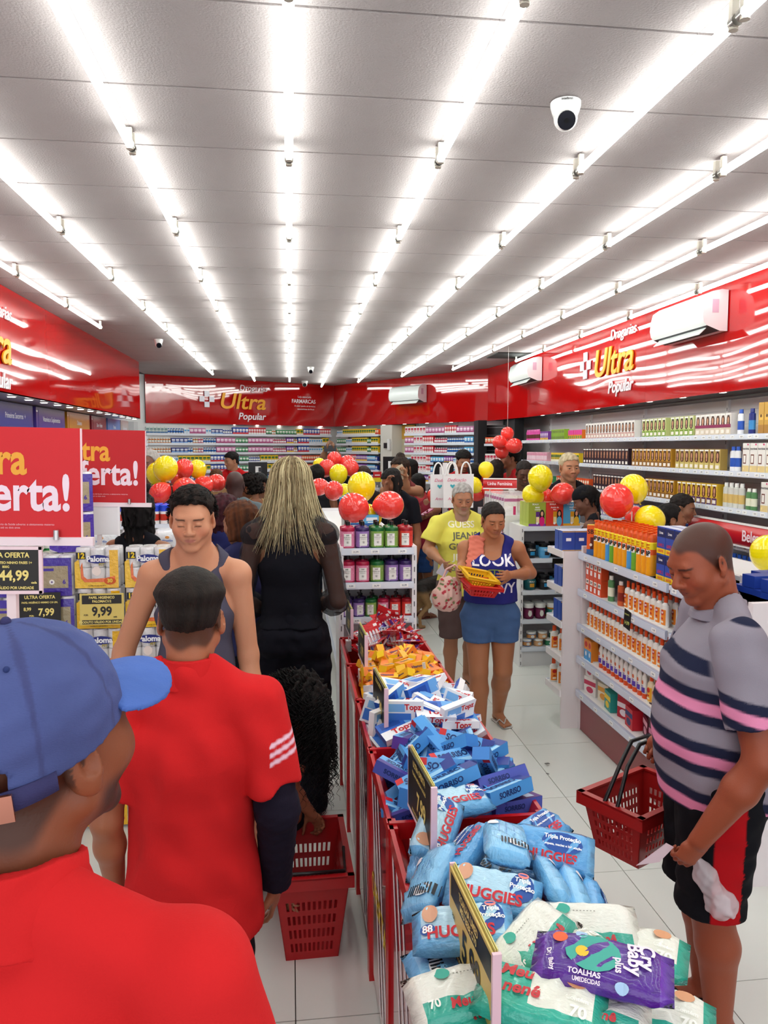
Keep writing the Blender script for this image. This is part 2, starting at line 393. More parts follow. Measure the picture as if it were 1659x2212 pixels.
def dist(p, X, Y, Z):
    if p[0] == 'cap':
        a, b = p[1], p[2]; d = b-a; L = max(d@d, 1e-9)
        x, y, z = X-a[0], Y-a[1], Z-a[2]
        t = np.clip((x*d[0]+y*d[1]+z*d[2])/L, 0, 1)
        return np.sqrt((x-t*d[0])**2+(y-t*d[1])**2+(z-t*d[2])**2)-(p[3]+(p[4]-p[3])*t)
    if p[0] == 'ell':
        c, r, R = p[1], p[2], p[3]; x, y, z = X-c[0], Y-c[1], Z-c[2]
        if R is not None:
            x, y, z = (x*R[0, 0]+y*R[1, 0]+z*R[2, 0], x*R[0, 1]+y*R[1, 1]+z*R[2, 1], x*R[0, 2]+y*R[1, 2]+z*R[2, 2])
        k0 = np.sqrt((x/r[0])**2+(y/r[1])**2+(z/r[2])**2); k1 = np.sqrt((x/r[0]**2)**2+(y/r[1]**2)**2+(z/r[2]**2)**2)
        return k0*(k0-1)/np.maximum(k1, 1e-6)
    if p[0] == 'ecap':
        a, b, s = p[1], p[2], p[3]; d = b-a; Ln = np.linalg.norm(d); ax = d/Ln
        s = s-ax*(s@ax); s = s/np.linalg.norm(s); w = np.cross(ax, s)
        x, y, z = X-a[0], Y-a[1], Z-a[2]
        l = x*ax[0]+y*ax[1]+z*ax[2]; t = np.clip(l/Ln, 0, 1); e = l-t*Ln
        u = x*s[0]+y*s[1]+z*s[2]; v = x*w[0]+y*w[1]+z*w[2]
        ru = p[4][0]+(p[5][0]-p[4][0])*t; rv = p[4][1]+(p[5][1]-p[4][1])*t; rm = np.minimum(ru, rv)
        k0 = np.sqrt((u/ru)**2+(v/rv)**2+(e/rm)**2); k1 = np.sqrt((u/ru**2)**2+(v/rv**2)**2+(e/rm**2)**2)
        return k0*(k0-1)/np.maximum(k1, 1e-6)
    return p[1](X, Y, Z)
def field(prims, cell, cuts=(), disp=None, lo=None, hi=None):
    if lo is None:
        bb = [bounds(p) for p in prims if p[0] != 'fn' and not p[-1]] + [bounds(p) for p in prims if p[0] == 'fn' and p[4] == 'min']
        lo = np.min([b[0] for b in bb], 0)-cell*3; hi = np.max([b[1] for b in bb], 0)+cell*3
        for c in cuts:            # axis-aligned cuts shrink the box
            pt, n = V(*c[0]), V(*c[1])
            ax = int(np.argmax(abs(n)))
            if abs(n[ax]) > .999:
                if n[ax] > 0: hi[ax] = min(hi[ax], pt[ax]+cell*3)
                else: lo[ax] = max(lo[ax], pt[ax]-cell*3)
    n = np.maximum(np.ceil((hi-lo)/cell).astype(int)+1, 4)
    ax = [lo[i]+cell*np.arange(n[i]) for i in range(3)]
    D = np.full(n, .5, np.float32)
    for p in prims:
        sub = p[0] != 'fn' and p[-1]
        if p[0] == 'fn' and p[4] == 'max':
            b0, b1 = lo, hi; k = p[5]
        else:
            k = p[-2] if p[0] != 'fn' else p[5]
            b0, b1 = bounds(p); pad = k+cell*3; b0 = b0-pad; b1 = b1+pad
        i0 = np.clip(np.floor((b0-lo)/cell).astype(int), 0, n); i1 = np.clip(np.ceil((b1-lo)/cell).astype(int)+1, 0, n)
        if (i1 <= i0).any(): continue
        sl = tuple(slice(i0[i], i1[i]) for i in range(3))
        X = ax[0][sl[0]][:, None, None]; Y = ax[1][sl[1]][None, :, None]; Z = ax[2][sl[2]][None, None, :]
        d = dist(p, X, Y, Z); A = D[sl]
        if sub:
            d = -d
            if k > 0: h = np.clip(.5-.5*(A-d)/k, 0, 1); D[sl] = A+(d-A)*h+k*h*(1-h)
            else: D[sl] = np.maximum(A, d)
        elif p[0] == 'fn' and p[4] == 'max': D[sl] = np.maximum(A, d)
        else:
            if k > 0: h = np.clip(.5+.5*(A-d)/k, 0, 1); D[sl] = A+(d-A)*h-k*h*(1-h)
            else: D[sl] = np.minimum(A, d)
    X, Y, Z = ax[0][:, None, None], ax[1][None, :, None], ax[2][None, None, :]
    if disp is not None: D = D+disp(X, Y, Z)
    for c in cuts:
        pt, nn = V(*c[0]), V(*c[1]); nn = nn/np.linalg.norm(nn)
        D = np.maximum(D, (X-pt[0])*nn[0]+(Y-pt[1])*nn[1]+(Z-pt[2])*nn[2])
    D[0] = D[-1] = .5; D[:, 0] = D[:, -1] = .5; D[:, :, 0] = D[:, :, -1] = .5
    return D, lo
CO = [(i, j, k) for i in (0, 1) for j in (0, 1) for k in (0, 1)]
ED = [(a, b) for a in range(8) for b in range(a+1, 8) if sum(abs(CO[a][i]-CO[b][i]) for i in range(3)) == 1]
def nets(D, lo, cell):
    n = D.shape; c = [D[i:n[0]-1+i, j:n[1]-1+j, k:n[2]-1+k] for i, j, k in CO]
    ins = [x < 0 for x in c]; s = sum(x.astype(np.int8) for x in ins); act = (s > 0) & (s < 8)
    ii = np.argwhere(act)
    if not len(ii): return np.zeros((0, 3)), np.zeros((0, 4), int)
    val = np.stack([x[act] for x in c], 1); pos = np.zeros((len(ii), 3)); cnt = np.zeros(len(ii))
    for a, b in ED:
        va, vb = val[:, a], val[:, b]; cr = (va < 0) != (vb < 0)
        t = np.where(cr, va/np.where(cr, va-vb, 1), 0)
        pa, pb = np.array(CO[a]), np.array(CO[b])
        pos += np.where(cr[:, None], pa+t[:, None]*(pb-pa), 0); cnt += cr
    v = (ii+pos/cnt[:, None])*cell+lo
    idx = np.full(act.shape, -1, int); idx[act] = np.arange(len(ii))
    Q = []
    I = D < 0
    for axn in range(3):
        o = [a for a in range(3) if a != axn]
        sl0 = [slice(1, -1)]*3; sl1 = [slice(1, -1)]*3; sl0[axn] = slice(0, -1); sl1[axn] = slice(1, None)
        a = I[tuple(sl0)]; b = I[tuple(sl1)]
        e = np.argwhere(a != b)
        if not len(e): continue
        fl = a[tuple(e.T)]
        g = e.copy(); g[:, o[0]] += 1; g[:, o[1]] += 1
        def cellid(d0, d1):
            h = g.copy(); h[:, o[0]] += d0; h[:, o[1]] += d1; return idx[tuple(h.T)]
        q = np.stack([cellid(-1, -1), cellid(0, -1), cellid(0, 0), cellid(-1, 0)], 1)
        if axn == 1: fl = ~fl
        q[~fl] = q[~fl][:, ::-1]
        Q.append(q)
    return v, np.concatenate(Q)
_rn = np.random.RandomState(3)
def folds(amp, wl, seed=0, st=(1, 1, 1), n=5):
    r = np.random.RandomState(seed); ks = [(r.normal(size=3)/np.array(st)) for _ in range(n)]
    ks = [2*math.pi*k/np.linalg.norm(k)/wl/(.7+.6*r.rand()) for k in ks]; ph = r.rand(n)*6.28
    def f(X, Y, Z):
        t = 0
        for k, p in zip(ks, ph): t = t+np.sin(k[0]*X+k[1]*Y+k[2]*Z+p)
        return amp*t/n*1.6
    return f
def solid(prims, cell, cuts=(), disp=None): 
    D, lo = field(prims, cell, cuts, disp); return nets(D, lo, cell)
def organic(name, parts, parent=None, mats=('skin',)):
    """parts: list of (verts, quads, colour or colour function, material index); one mesh object"""
    vs, fs, cs, ms = [], [], [], []; n = 0
    for p in parts:
        v, f, c = p[0], p[1], p[2]; mi = p[3] if len(p) > 3 else 0
        if not len(v): continue
        if callable(c): cc = c(v)
        else: cc = np.tile(np.array(lin(c)), (len(v), 1))
        vs.append(v); fs += [tuple(int(i)+n for i in q) for q in f]; cs.append(cc); ms += [mi]*len(f); n += len(v)
    v = np.concatenate(vs); c = np.concatenate(cs)
    me = bpy.data.meshes.new(name); me.from_pydata(v.tolist(), [], fs)
    for m in mats: me.materials.append(MATS[m])
    me.polygons.foreach_set('material_index', ms); me.polygons.foreach_set('use_smooth', [True]*len(fs))
    a = me.color_attributes.new('Col', 'FLOAT_COLOR', 'POINT'); a.data.foreach_set('color', np.concatenate([c, np.ones((len(c), 1))], 1).astype(np.float32).ravel())
    me.update()
    return inst(name, me, parent)
def uvball(c, r, n=12):
    vs = []; fs = []
    for j in range(n+1):
        for i in range(n):
            p = math.pi*j/n; t = 2*math.pi*i/n; vs.append((c[0]+r*math.sin(p)*math.cos(t), c[1]+r*math.sin(p)*math.sin(t), c[2]+r*math.cos(p)))
    for j in range(n):
        for i in range(n): fs.append((j*n+i, (j+1)*n+i, (j+1)*n+(i+1) % n, j*n+(i+1) % n))
    return np.array(vs), fs
def strand_mesh(paths, rads, n=3):
    """many thin tapered tubes in one set of vertices"""
    vs, fs = [], []
    for P, r in zip(paths, rads):
        P = np.asarray(P); k = len(P); T = np.gradient(P, axis=0); T /= np.linalg.norm(T, axis=1)[:, None]+1e-9
        up = np.array([.3, .5, .8]); U = np.cross(T, up); U /= np.linalg.norm(U, axis=1)[:, None]+1e-9; Wv = np.cross(T, U)
        b = len(vs)
        for i in range(k):
            rr = r*(1-.75*(i/(k-1))**2)
            for j in range(n):
                t = 2*math.pi*j/n; vs.append(P[i]+(U[i]*math.cos(t)+Wv[i]*math.sin(t))*rr)
        for i in range(k-1):
            for j in range(n): fs.append((b+i*n+j, b+i*n+(j+1) % n, b+(i+1)*n+(j+1) % n, b+(i+1)*n+j))
    return np.array(vs), fs
def sstep(x, a, b): t = np.clip((x-a)/(b-a), 0, 1); return t*t*(3-2*t)
# ---------------------------------------------------------------- people
def rotm(yaw=0, pitch=0, roll=0):
    """columns: right, forward, up; yaw turns left positive, pitch looks down positive"""
    return np.array((Euler((0, 0, math.radians(yaw))).to_matrix() @ Euler((-math.radians(pitch), 0, 0)).to_matrix() @ Euler((0, math.radians(roll), 0)).to_matrix()))
class Fr:
    def __init__(s, o, M, k=1.): s.o = V(*o); s.M = M; s.k = k
    def __call__(s, x, y, z): return s.o + s.M @ (V(x, y, z)*s.k)
    def loc(s, v): return (v-s.o) @ s.M / s.k
def hairline(y): return np.interp(y, [-.12, -.06, -.025, .0, .018, .04, .062, .11], [-.075, -.062, -.03, -.022, .012, .05, .066, .072])
def head_prims(F, g='m', o={}):
    k = F.k; f = g == 'f'; e = lambda c, r, kk=.012, R=None, sub=False: ell(F(*c), V(*r)*k, kk*k, F.M if R is None else F.M@R, sub)
    c = lambda a, b, ra, rb, kk=.01, sub=False: cap(F(*a), F(*b), ra*k, rb*k, kk*k, sub)
    jw = .047 if f else .052; jaw = o.get('jaw', 1.)
    P = [e((0, -.016, .032), (.0755, .096, .084)), e((0, .02, -.022), (.063, .066, .08), .02), e((0, .05, .012), (.057, .04, .06), .02),
         c((-jw*jaw, .0, -.05), (-.014, .066, -.094), .022, .017, .022), c((jw*jaw, .0, -.05), (.014, .066, -.094), .022, .017, .022),
         e((0, .072, -.098), (.019 if f else .023, .016, .015), .014),
         c((-.034, .078, .024), (.034, .078, .024), .012, .012, .016),
         e((-.042, .056, -.026), (.024, .026, .024), .03), e((.042, .056, -.026), (.024, .026, .024), .03),
         e((-.031, .099, .003), (.017, .012, .0105), .01, sub=True), e((.031, .099, .003), (.017, .012, .0105), .01, sub=True)]
    nw = o.get('nose', .85 if f else 1.)
    P += [c((0, .086, .014), (0, .108, -.026), .0065, .0105*nw, .009), e((-.0125*nw, .099, -.031), (.0085, .010, .008), .005), e((.0125*nw, .099, -.031), (.0085, .010, .008), .005),
          e((0, .108, -.029), (.0115*nw, .010, .009), .005),
          e((0, .080, -.054), (.034, .014, .024), .02),
          c((-.025, .083, -.058), (0, .0945, -.053), .0034, .0046, .006), c((.025, .083, -.058), (0, .0945, -.053), .0034, .0046, .006),
          c((-.020, .084, -.0615), (0, .0915, -.0645), .0036, .0054, .006), c((.020, .084, -.0615), (0, .0915, -.0645), .0036, .0054, .006),
          c((-.026, .091, -.0592), (.026, .091, -.0592), .0016, .0016, .003, True)]
    lid = o.get('lid', .4)
    for s in (-1, 1):
        P += [e((s*.031, .0805, .002), (.0135, .0128, .0128), .003)] if lid > .85 else []
        if lid <= .85:
            P += [e((s*.031, .0825, .0072-.008*max(lid-.4,0)), (.0148, .0125, .0062), .004), e((s*.031, .081, -.0075), (.0135, .0105, .0035), .004)]
        ro = np.array(Euler((.15, 0, -s*.42)).to_matrix())
        P += [e((s*.0785, -.012, -.006), (.0075, .019, .031), .006, ro), e((s*.085, -.008, .001), (.0055, .0105, .017), .004, ro, True), e((s*.0785, -.002, -.03), (.006, .009, .010), .006, ro)]
    return P
def head_color(F, base, o={}, g='m'):
    base = np.array(lin(base)); lip = np.array(lin(o.get('lip', 'A8605A'))); hc = np.array(lin(o.get('haircol', '1A1412'))); br = np.array(lin(o.get('brow', o.get('haircol', '1A1412'))))
    def f(v):
        L = F.loc(v); x, y, z = L[:, 0], L[:, 1], L[:, 2]; C = np.tile(base, (len(v), 1))
        C = C*(1+.05*np.sin(v[:, 0]*60)*np.sin(v[:, 2]*50+1))[:, None]
        ch = sstep(.03-np.sqrt((abs(x)-.042)**2+(z+.03)**2), 0, .02)*(y > .03)
        C = C*(1+ch[:, None]*np.array([.08, -.06, -.06]))
        # brows
        bz = .0225+.10*(.035-abs(abs(x)-.036))*.9-.0035
        m = sstep(.0048-abs(z-bz), 0, .0025)*sstep(abs(x), .012, .017)*sstep(.056-abs(x), 0, .006)*(y > .05)*(.85 if g == 'm' else .7)
        C = C*(1-m[:, None])+br*m[:, None]
        # lash line
        m = sstep(.003-abs(z-(.0035-.25*abs(abs(x)-.031)*1.0-(.006 if o.get('lid', .4) > .85 else 0))), 0, .002)*sstep(.015-abs(abs(x)-.031), 0, .004)*(y > .075)*.75
        C = C*(1-m[:, None])+hc*.6*m[:, None]
        m = sstep(.0092-np.sqrt((x/2.7)**2+(z+.0590)**2), 0, .003)*sstep(y, .080, .086)*.75
        C = C*(1-m[:, None])+lip*m[:, None]
        if o.get('buzz', 0):
            m = sstep(z-hairline(y)-.006*np.sin(x*90), -.008, .012)*o['buzz']*(1-sstep(y, -.01, .0)*(1-sstep(z, -.02, .0))*.3)
            m = m*(1-(abs(x) > .079))
            C = C*(1-m[:, None])+np.array(lin(o.get('buzzcol', o.get('haircol', '1A1412'))))*m[:, None]
        if o.get('beard', 0):
            m = sstep(-z, .035, .06)*sstep(y, .0, .03)*(1-sstep(.02-np.hypot(x*.8, z+.058), 0, .006)*(y > .08)*.8)
            m = np.maximum(m, sstep(.007-abs(z+.043), 0, .004)*(abs(x) < .03)*(y > .07))*o['beard']
            C = C*(1-m[:, None])+np.array(lin(o.get('beardcol', '1A1412')))*m[:, None]
        return C
    return f
def eye_parts(F, lid, look=(0, -.3)):
    P = []
    if lid > .85: return P
    for s in (-1, 1):
        c = F(s*.031, .0795, .001); v, f = uvball(c, .0122*F.k, 14)
        d = F.M @ V(look[0], 1, look[1]); d = d/np.linalg.norm(d)
        def col(v, c=c, d=d):
            q = (v-c)@d/(.0122*F.k); C = np.tile(np.array(lin('A89A90')), (len(v), 1)); C[q > .87] = lin('2A1A12'); C[q > .965] = lin('050404'); return C
        P.append((v, f, col))
    return P
def hand_prims(w, d, pn, side, k=1., curl=.35, spread=.18, thumb=1.):
    """w wrist, d direction to the knuckles, pn palm-facing normal, side +1/-1 puts the thumb"""
    w, d, pn = V(*w), V(*d), V(*pn); d = d/np.linalg.norm(d); pn = pn-d*(pn@d); pn /= np.linalg.norm(pn); t = np.cross(d, pn)*side
    P = [ecap(w-d*.01*k, w+d*.045*k+pn*.004*k, t, (.026*k, .019*k), (.036*k, .015*k), .012*k), ecap(w+d*.04*k, w+d*.078*k, t, (.037*k, .015*k), (.036*k, .012*k), .01*k)]
    Ls = [.068, .077, .072, .056]
    for i, L in enumerate(Ls):
        off = (.027-.018*i)
        b = w+t*off*k+d*(.082-.003*abs(i-1))*k; ang = curl*.6+.05*i; sp = spread*(1.5-i)*.35
        dr = d*math.cos(ang)+pn*math.sin(ang)+t*sp; dr /= np.linalg.norm(dr); p0 = b; r = (.0088 if i < 3 else .0076)*k
        for j, fr in enumerate((.45, .32, .25)):
            p1 = p0+dr*L*fr*k; P.append(cap(p0, p1, r, r*.92, .004*k)); p0 = p1; r *= .92; ang += curl*(1.5 if j == 0 else 1.2)
            dr = d*math.cos(ang)+pn*math.sin(ang)+t*sp; dr /= np.linalg.norm(dr)
    b = w+t*.022*k+d*.018*k; dr = t*.72*thumb+d*.75+pn*(.25+curl*.5); dr /= np.linalg.norm(dr)
    p1 = b+dr*.042*k; P.append(cap(b, p1, .0135*k, .0105*k, .012*k)); dr = dr+d*.35+pn*curl*.6; dr /= np.linalg.norm(dr); p2 = p1+dr*.03*k
    P.append(cap(p1, p2, .0102*k, .0092*k, .004*k)); P.append(cap(p2, p2+dr*.022*k, .0092*k, .0078*k, .004*k))
    return P
HAIRN = {}
def hair_build(F, o, parent, cell):
    kind = o['kind']; k = F.k; col = o['col']; c2 = o.get('col2', col)
    ncell = min(cell, .006) if cell < .009 else cell*.9
    top = o.get('top', .018); sd = o.get('side', .008); nz = o.get('nz', .004); wl = o.get('wl', .03)*k
    L = []
    def shell(X, Y, Z):
        p = np.stack(np.broadcast_arrays(X, Y, Z), -1)-F.o; l = p@F.M/k
        x, y, z = l[..., 0], l[..., 1], l[..., 2]
        t = sd+(top-sd)*sstep(z, o.get('fade', .02), o.get('fade', .02)+.05)
        r = (.0755+t, .096+t*.9, .084+t)
        k0 = np.sqrt((x/r[0])**2+((y+.016)/r[1])**2+((z-.032)/r[2])**2)
        d = (k0-1)*.08
        back = np.maximum(np.sqrt((x/(.066+t))**2+((y+.03)/(.072+t))**2)-1, 0)*.07
        back = np.maximum(back, np.maximum(-(z+.07), z-.04))
        if o.get('nape', 1): d = np.minimum(d, back)
        hl = o.get('line', 0)+hairline(y+o.get('fwd', 0)+.012*np.cos(x*38)*0)
        if kind in ('long', 'pony', 'bun'): hl = np.where(y < .02, -.2, np.interp(y, [.02, .035, .05, .07], [-.03, .035, .06, .074]))+o.get('line', 0); hl = hl if kind == 'long' else np.maximum(hl, np.where(y > -.03, -.02, -.075))
        d = np.maximum(d, (hl+.003*np.sin(x*210)*np.cos(y*130)-z)*.8)
        # keep the ears free
        if kind not in ('long', 'curly'): d = np.maximum(d, .026-np.sqrt((y+.006)**2+((z+.006)*.85)**2)+np.where(abs(x) > .05, 0, -.1))
        return d*k
    R = .125*k
    prims = [fn(shell, F.o-V(R, R, R)*1.35, F.o+V(R, R, R)*1.35, 'min', 0)]
    ln = o.get('len', .3)
    dn = V(0, 0, -1) if not o.get('hang') else V(*o['hang'])
    if kind == 'long':
        b = F(0, -.05, -.02); w = o.get('width', .075)
        prims += [ecap(F(0, -.055, .0), b+dn*ln*.55, F.M[:, 0], (.075*k, .045*k), (w*k, .04*k), .03), ecap(b+dn*ln*.5, b+dn*ln, F.M[:, 0], (w*k, .038*k), (w*.8*k, .02*k), .03)]
        if o.get('locks', 1):
            for s in (-1, 1): prims.append(ecap(F(s*.07, .0, .02), F(s*.078, .0, 0)+dn*ln*.7, F.M[:, 1], (.032*k, .018*k), (.03*k, .014*k), .02))
    if kind == 'pony':
        b = F(*o.get('knot', (0, -.11, .03))); prims += [cap(b, b+dn*ln*.35+F.M[:, 1]*-.03, .024*k, .032*k, .02), cap(b+dn*ln*.35+F.M[:, 1]*-.03, b+dn*ln-F.M[:, 1]*.01, .032*k, .014*k, .02)]
    if kind == 'bun':
        b = F(*o.get('knot', (0, -.1, .06))); prims += [ell(b, V(.045, .038, .04)*k, .012)]
    prims += o.get('extra', [])
    r = folds(nz*k, wl, int(abs(F.o[0])*1000) % 97, st=o.get('st', (1, 1, 1)), n=9)
    v, f = solid(prims, ncell, disp=r)
    ca, cb_ = np.array(lin(col)), np.array(lin(c2))
    def cf(v):
        l = F.loc(v); s = .5+.5*np.sin(l[:, 0]*140+np.sin(l[:, 1]*60)*2)*np.sin(l[:, 1]*110+l[:, 2]*12); s = np.clip(s+o.get('root', 0)*(-(l[:, 2])*4-.2), 0, 1)[:, None]; return ca*(1-s)+cb_*s
    return organic('hair', [(v, f, cf)], parent, ('curlhair' if o.get('curl') else 'hair',))
DEF_ARM = dict(e=(.03, -.015, -.185), w=(.035, .04, -.335))
def person(label, loc, face, h=1.7, g='m', skin='A8714F', top=None, low=None, hair=None, head=(0, 0, 0), arms=(None, None), cell=.006, hcell=None, lean=(0, 0), fat=0., hopt=None,
           legs=None, shoes=None, group=None, w=1., hk=None, legvis=True, handopt=({}, {}), neck=0., headk=1., cat='person', hands=True):
    """arms/legs are joint offsets in body heights; face: 0 looks along +Y (away from the camera), 180 at it"""
    hopt = dict(hopt or {}); hcell = hcell or cell*.62
    f = g == 'f'; sw = (.100 if f else .112)*w
    lx, ly = math.radians(lean[0]), math.radians(lean[1])
    up = V(math.sin(lx), math.sin(ly), math.cos(lx)*math.cos(ly)); up /= np.linalg.norm(up); fw = V(0, 1, 0)-up*up[1]; fw /= np.linalg.norm(fw); rt = np.cross(fw, up)
    T = lambda x, y, z: (V(0, 0, .53)+rt*x+fw*y+up*(z-.53))*h
    A = fat
    # torso
    wa = (.072 if f else .082)*w+A*.5; ch = (.083 if f else .093)*w+A*.25; hp = (.098 if f else .09)*w+A*.3
    da = .056+A*.7; dc = .066+A*.3; dh = .066+A*.35
    S0 = [ecap(T(0, 0, .50), T(0, .004+A*.12, .615), rt, (hp*h, dh*h), (wa*h, da*h), .04), ecap(T(0, .004+A*.15, .615), T(0, .004, .72), rt, (wa*h, da*h), (ch*h, dc*h), .04),
          ecap(T(0, .004, .72), T(0, -.004, .782), rt, (ch*h, dc*h), (.070*w*h, .042*h), .04)]
    if f: S0 += [ell(T(s*.045*w, .052+A*.2, .725), V(.04, .034, .036)*h*(1+A*3), .03) for s in (-1, 1)]
    if f or A > .01: S0 += [ell(T(s*.042*w, -.045-A*.3, .515), V(.05, .045, .05)*h*(1+A*2), .04) for s in (-1, 1)]
    nk = T(0, .002, .835); hd0 = T(0, .012+neck, .872)
    nr = (.029 if f else .0345)*h*(1+A*1.2)
    for s in (-1, 1): S0 += [cap(T(s*.016, -.008, .853), T(s*sw*.92, -.004, .802), .020*h, .021*h, .045)]
    shl = [T(s*sw, 0, .797) for s in (-1, 1)]
    # arms
    armP = []; slv = []; joints = []
    ar = (.0265 if f else .030)*(1+A*1.6)*h*(.5+.5*w)
    for s, a in zip((-1, 1), arms):
        a = a or DEF_ARM; sh = shl[0 if s < 0 else 1]
        el = sh+V(a['e'][0]*s, a['e'][1], a['e'][2])*h if not a.get('abs') else V(*a['e']); wr = sh+V(a['w'][0]*s, a['w'][1], a['w'][2])*h if not a.get('abs') else V(*a['w'])
        if a.get('abs'): el, wr = V(*a['e']), V(*a['w'])
        joints.append((sh, el, wr))
        armP.append([ell(sh, ar*1.08, .03), cap(sh, el, ar*1.05, ar*.82, .02), cap(el, el+(wr-el)*.35, ar*.82, ar*.84, .02), cap(el+(wr-el)*.35, wr, ar*.82, ar*.52, .02)])
    # head frame
    HR = rotm(*head); hk0 = (h*.135/.23 if hk is None else hk)*headk
    HR = np.column_stack([rt, fw, up]) @ HR if hopt.get('follow', 0) else HR
    hc = hd0+V(0, 0, .0)+HR@V(0, .012, .094)*hk0 if not hopt.get('at') else V(*hopt['at'])
    F = Fr(hc, HR, hk0)
    neckP = [cap(nk-up*.03*h, F(0, -.018, -.05), nr*1.08, nr*.97, .025), cap(F(0, -.03, -.03), nk, nr*.95, nr, .02)]
    base = None
    root = bpy.data.objects.new('person', None)
    skinparts = []
    neckcut = T(0, 0, .79)
    hv = solid(head_prims(F, g, hopt)+neckP+[cap(T(-.045, .0, .808), T(.045, .0, .808), .02*h, .02*h, .03)], hcell, cuts=[(T(0, 0, .80), -up)])
    skinparts.append((*hv, head_color(F, skin, hopt, g)))
    skinparts += eye_parts(F, hopt.get('lid', .4), hopt.get('look', (0, -.2)))
    tt = (top or {}).get('type', 'tee')
    slen = {'tee': .62, 'polo': .66, 'tank': 0, 'long': 1.9, 'cap': .3}.get(tt, .6)
    slen = (top or {}).get('sleeve', slen)
    if tt in ('tank', 'strap'):
        skinparts.append((*solid(S0+[p for a in armP for p in a[:2]]+neckP+[cap(T(-.045, .0, .808), T(.045, .0, .808), .02*h, .02*h, .03)], cell, cuts=[(T(0, 0, .6), -up), (F(0, 0, -.10), up)]), skin))
    for i, s in enumerate((-1, 1)):
        sh, el, wr = joints[i]; P = list(armP[i]); ho = dict(handopt[i] or {})
        if hands:
            d = wr-el; d /= np.linalg.norm(d); hd = V(*ho.get('d', d)); pn = V(*ho.get('pn', (-s, .25, 0)))
            P += hand_prims(wr, hd, pn, ho.get('side', -s), h/1.7*ho.get('k', .98), ho.get('curl', .4), ho.get('spread', .15), ho.get('thumb', 1.))
        v = solid(P, ho.get('cell', cell), cuts=[] if tt in ('tank', 'strap') else [(sh+(el-sh)*min(slen*.7, .8) if slen < 1 else el+(wr-el)*.6, -(el-sh) if slen < 1 else -(wr-el))] if slen > 0 else [])
        if not (tt == 'none'): skinparts.append((*v, skin))
    # legs
    lg = legs or [dict(), dict()]; legP = []; feet = []
    lr = (.054 if f else .050)*(1+A)*w*h
    for s, l in zip((-1, 1), lg):
        hip = T(s*.05*w, 0, .505); kn = V(*(l.get('k') or (s*.055, .012, .275)))*h; an = V(*(l.get('a') or (s*.052, -.012, .045)))*h; toe = V(*(l.get('t') or (s*.064, .085, .014)))*h
        legP.append([cap(hip, kn, lr, lr*.64, .03), cap(kn, kn+(an-kn)*.35+V(0, -.008*h, 0), lr*.62, lr*.66, .02), cap(kn+(an-kn)*.35+V(0, -.008*h, 0), an, lr*.64, lr*.40, .02)])
        feet.append((an, toe, s))
    if legvis:
        for P, (an, toe, s) in zip(legP, feet):
            FP = list(P); dd = toe-an; dd[2] = 0; dd /= np.linalg.norm(dd); side = V(dd[1], -dd[0], 0)
            bl = toe-dd*.03*h
            if not shoes or shoes.get('type') != 'shoe':
                FP += [cap(an+V(0, 0, -.01*h)-dd*.01*h, an+V(0, 0, -.028*h)-dd*.022*h, .019*h, .017*h, .012), ecap(an-V(0, 0, .012*h), bl, side, (.02*h, .018*h), (.024*h, .012*h), .015)]
                for q in range(5): FP.append(cap(bl+side*s*(.019-.0095*q)*h*-1, bl+side*s*(.02-.0100*q)*h*-1+dd*(.034-.004*q)*h, (.0078 if q == 0 else .0058)*h, (.0065 if q == 0 else .0048)*h, .005))
            skinparts.append((*solid(FP, cell*1.1, cuts=[((0, 0, .004), (0, 0, -1))]), skin))
    root = organic('person', skinparts, None, ('skin',))
    tag(root, label, cat, group)
    # garments
    if top:
        o = top; ex = o.get('ease', .012); fl = o.get('fold', .005)
        P = []
        for p in S0: 
            p = list(p)
            if p[0] == 'ecap': p[4] = tuple(x+ex for x in p[4]); p[5] = tuple(x+ex for x in p[5])
            elif p[0] == 'ell': p[2] = p[2]+ex
            elif p[0] == 'cap': p[3] += ex*.85; p[4] += ex*.85
            P.append(tuple(p))
        hem = o.get('hem', .50)
        bl = o.get('bag', .012)
        P.insert(0, ecap(T(0, A*.1, hem+.02), T(0, A*.12, hem+.10), rt, (hp*h+ex+bl*.5, dh*h+ex+bl*.5), (max(wa, hp-.004)*h+ex+bl*.3, max(da, dh)*h+ex+bl*.4), .04)) if not f or o.get('loose') else None
        cuts = [(T(0, 0, hem), -up)]
        if tt in ('tee', 'polo', 'long', 'cap'):
            for i in range(2):
                sh, el, wr = joints[i]; k0 = 1.22+o.get('wide', 0)
                sl = min(slen, 1.); e1 = sh+(el-sh)*sl; ax = (el-sh)/np.linalg.norm(el-sh)
                SP = [cap(sh, e1, ar*1.12+ex*.9, ar*k0+ex*.8, .03)]
                if slen > 1: SP.append(cap(el, el+(wr-el)*(slen-1), ar*1.1+ex*.5, ar*.62+ex*.6, .03))
                cap_end = (e1, ax) if slen <= 1 else (el+(wr-el)*(slen-1), (wr-el)/np.linalg.norm(wr-el))
                # clip the sleeve end without touching the torso
                D = SP[-1]; pt, nn = cap_end
                P += SP[:-1]
                def slv_fn(X, Y, Z, D=D, pt=pt, nn=nn): return np.maximum(dist(D, X, Y, Z), (X-pt[0])*nn[0]+(Y-pt[1])*nn[1]+(Z-pt[2])*nn[2])
                b0, b1 = bounds(D); P.append(fn(slv_fn, b0, b1, 'min', .02))
        nr2 = nr+.004+o.get('neckw', .004)
        P.append(cap(nk+up*.012*h-fw*.0*h, F(0, -.02, -.02), nr2+o.get('scoop', 0)*.5, nr2+.02, .004, True))
        if o.get('scoop'): P.append(ell(T(0, .05, .845-o['scoop']*.35), V(.045+o['scoop']*.25, .06, .03+o['scoop'])*h*.9, .01, sub=True))
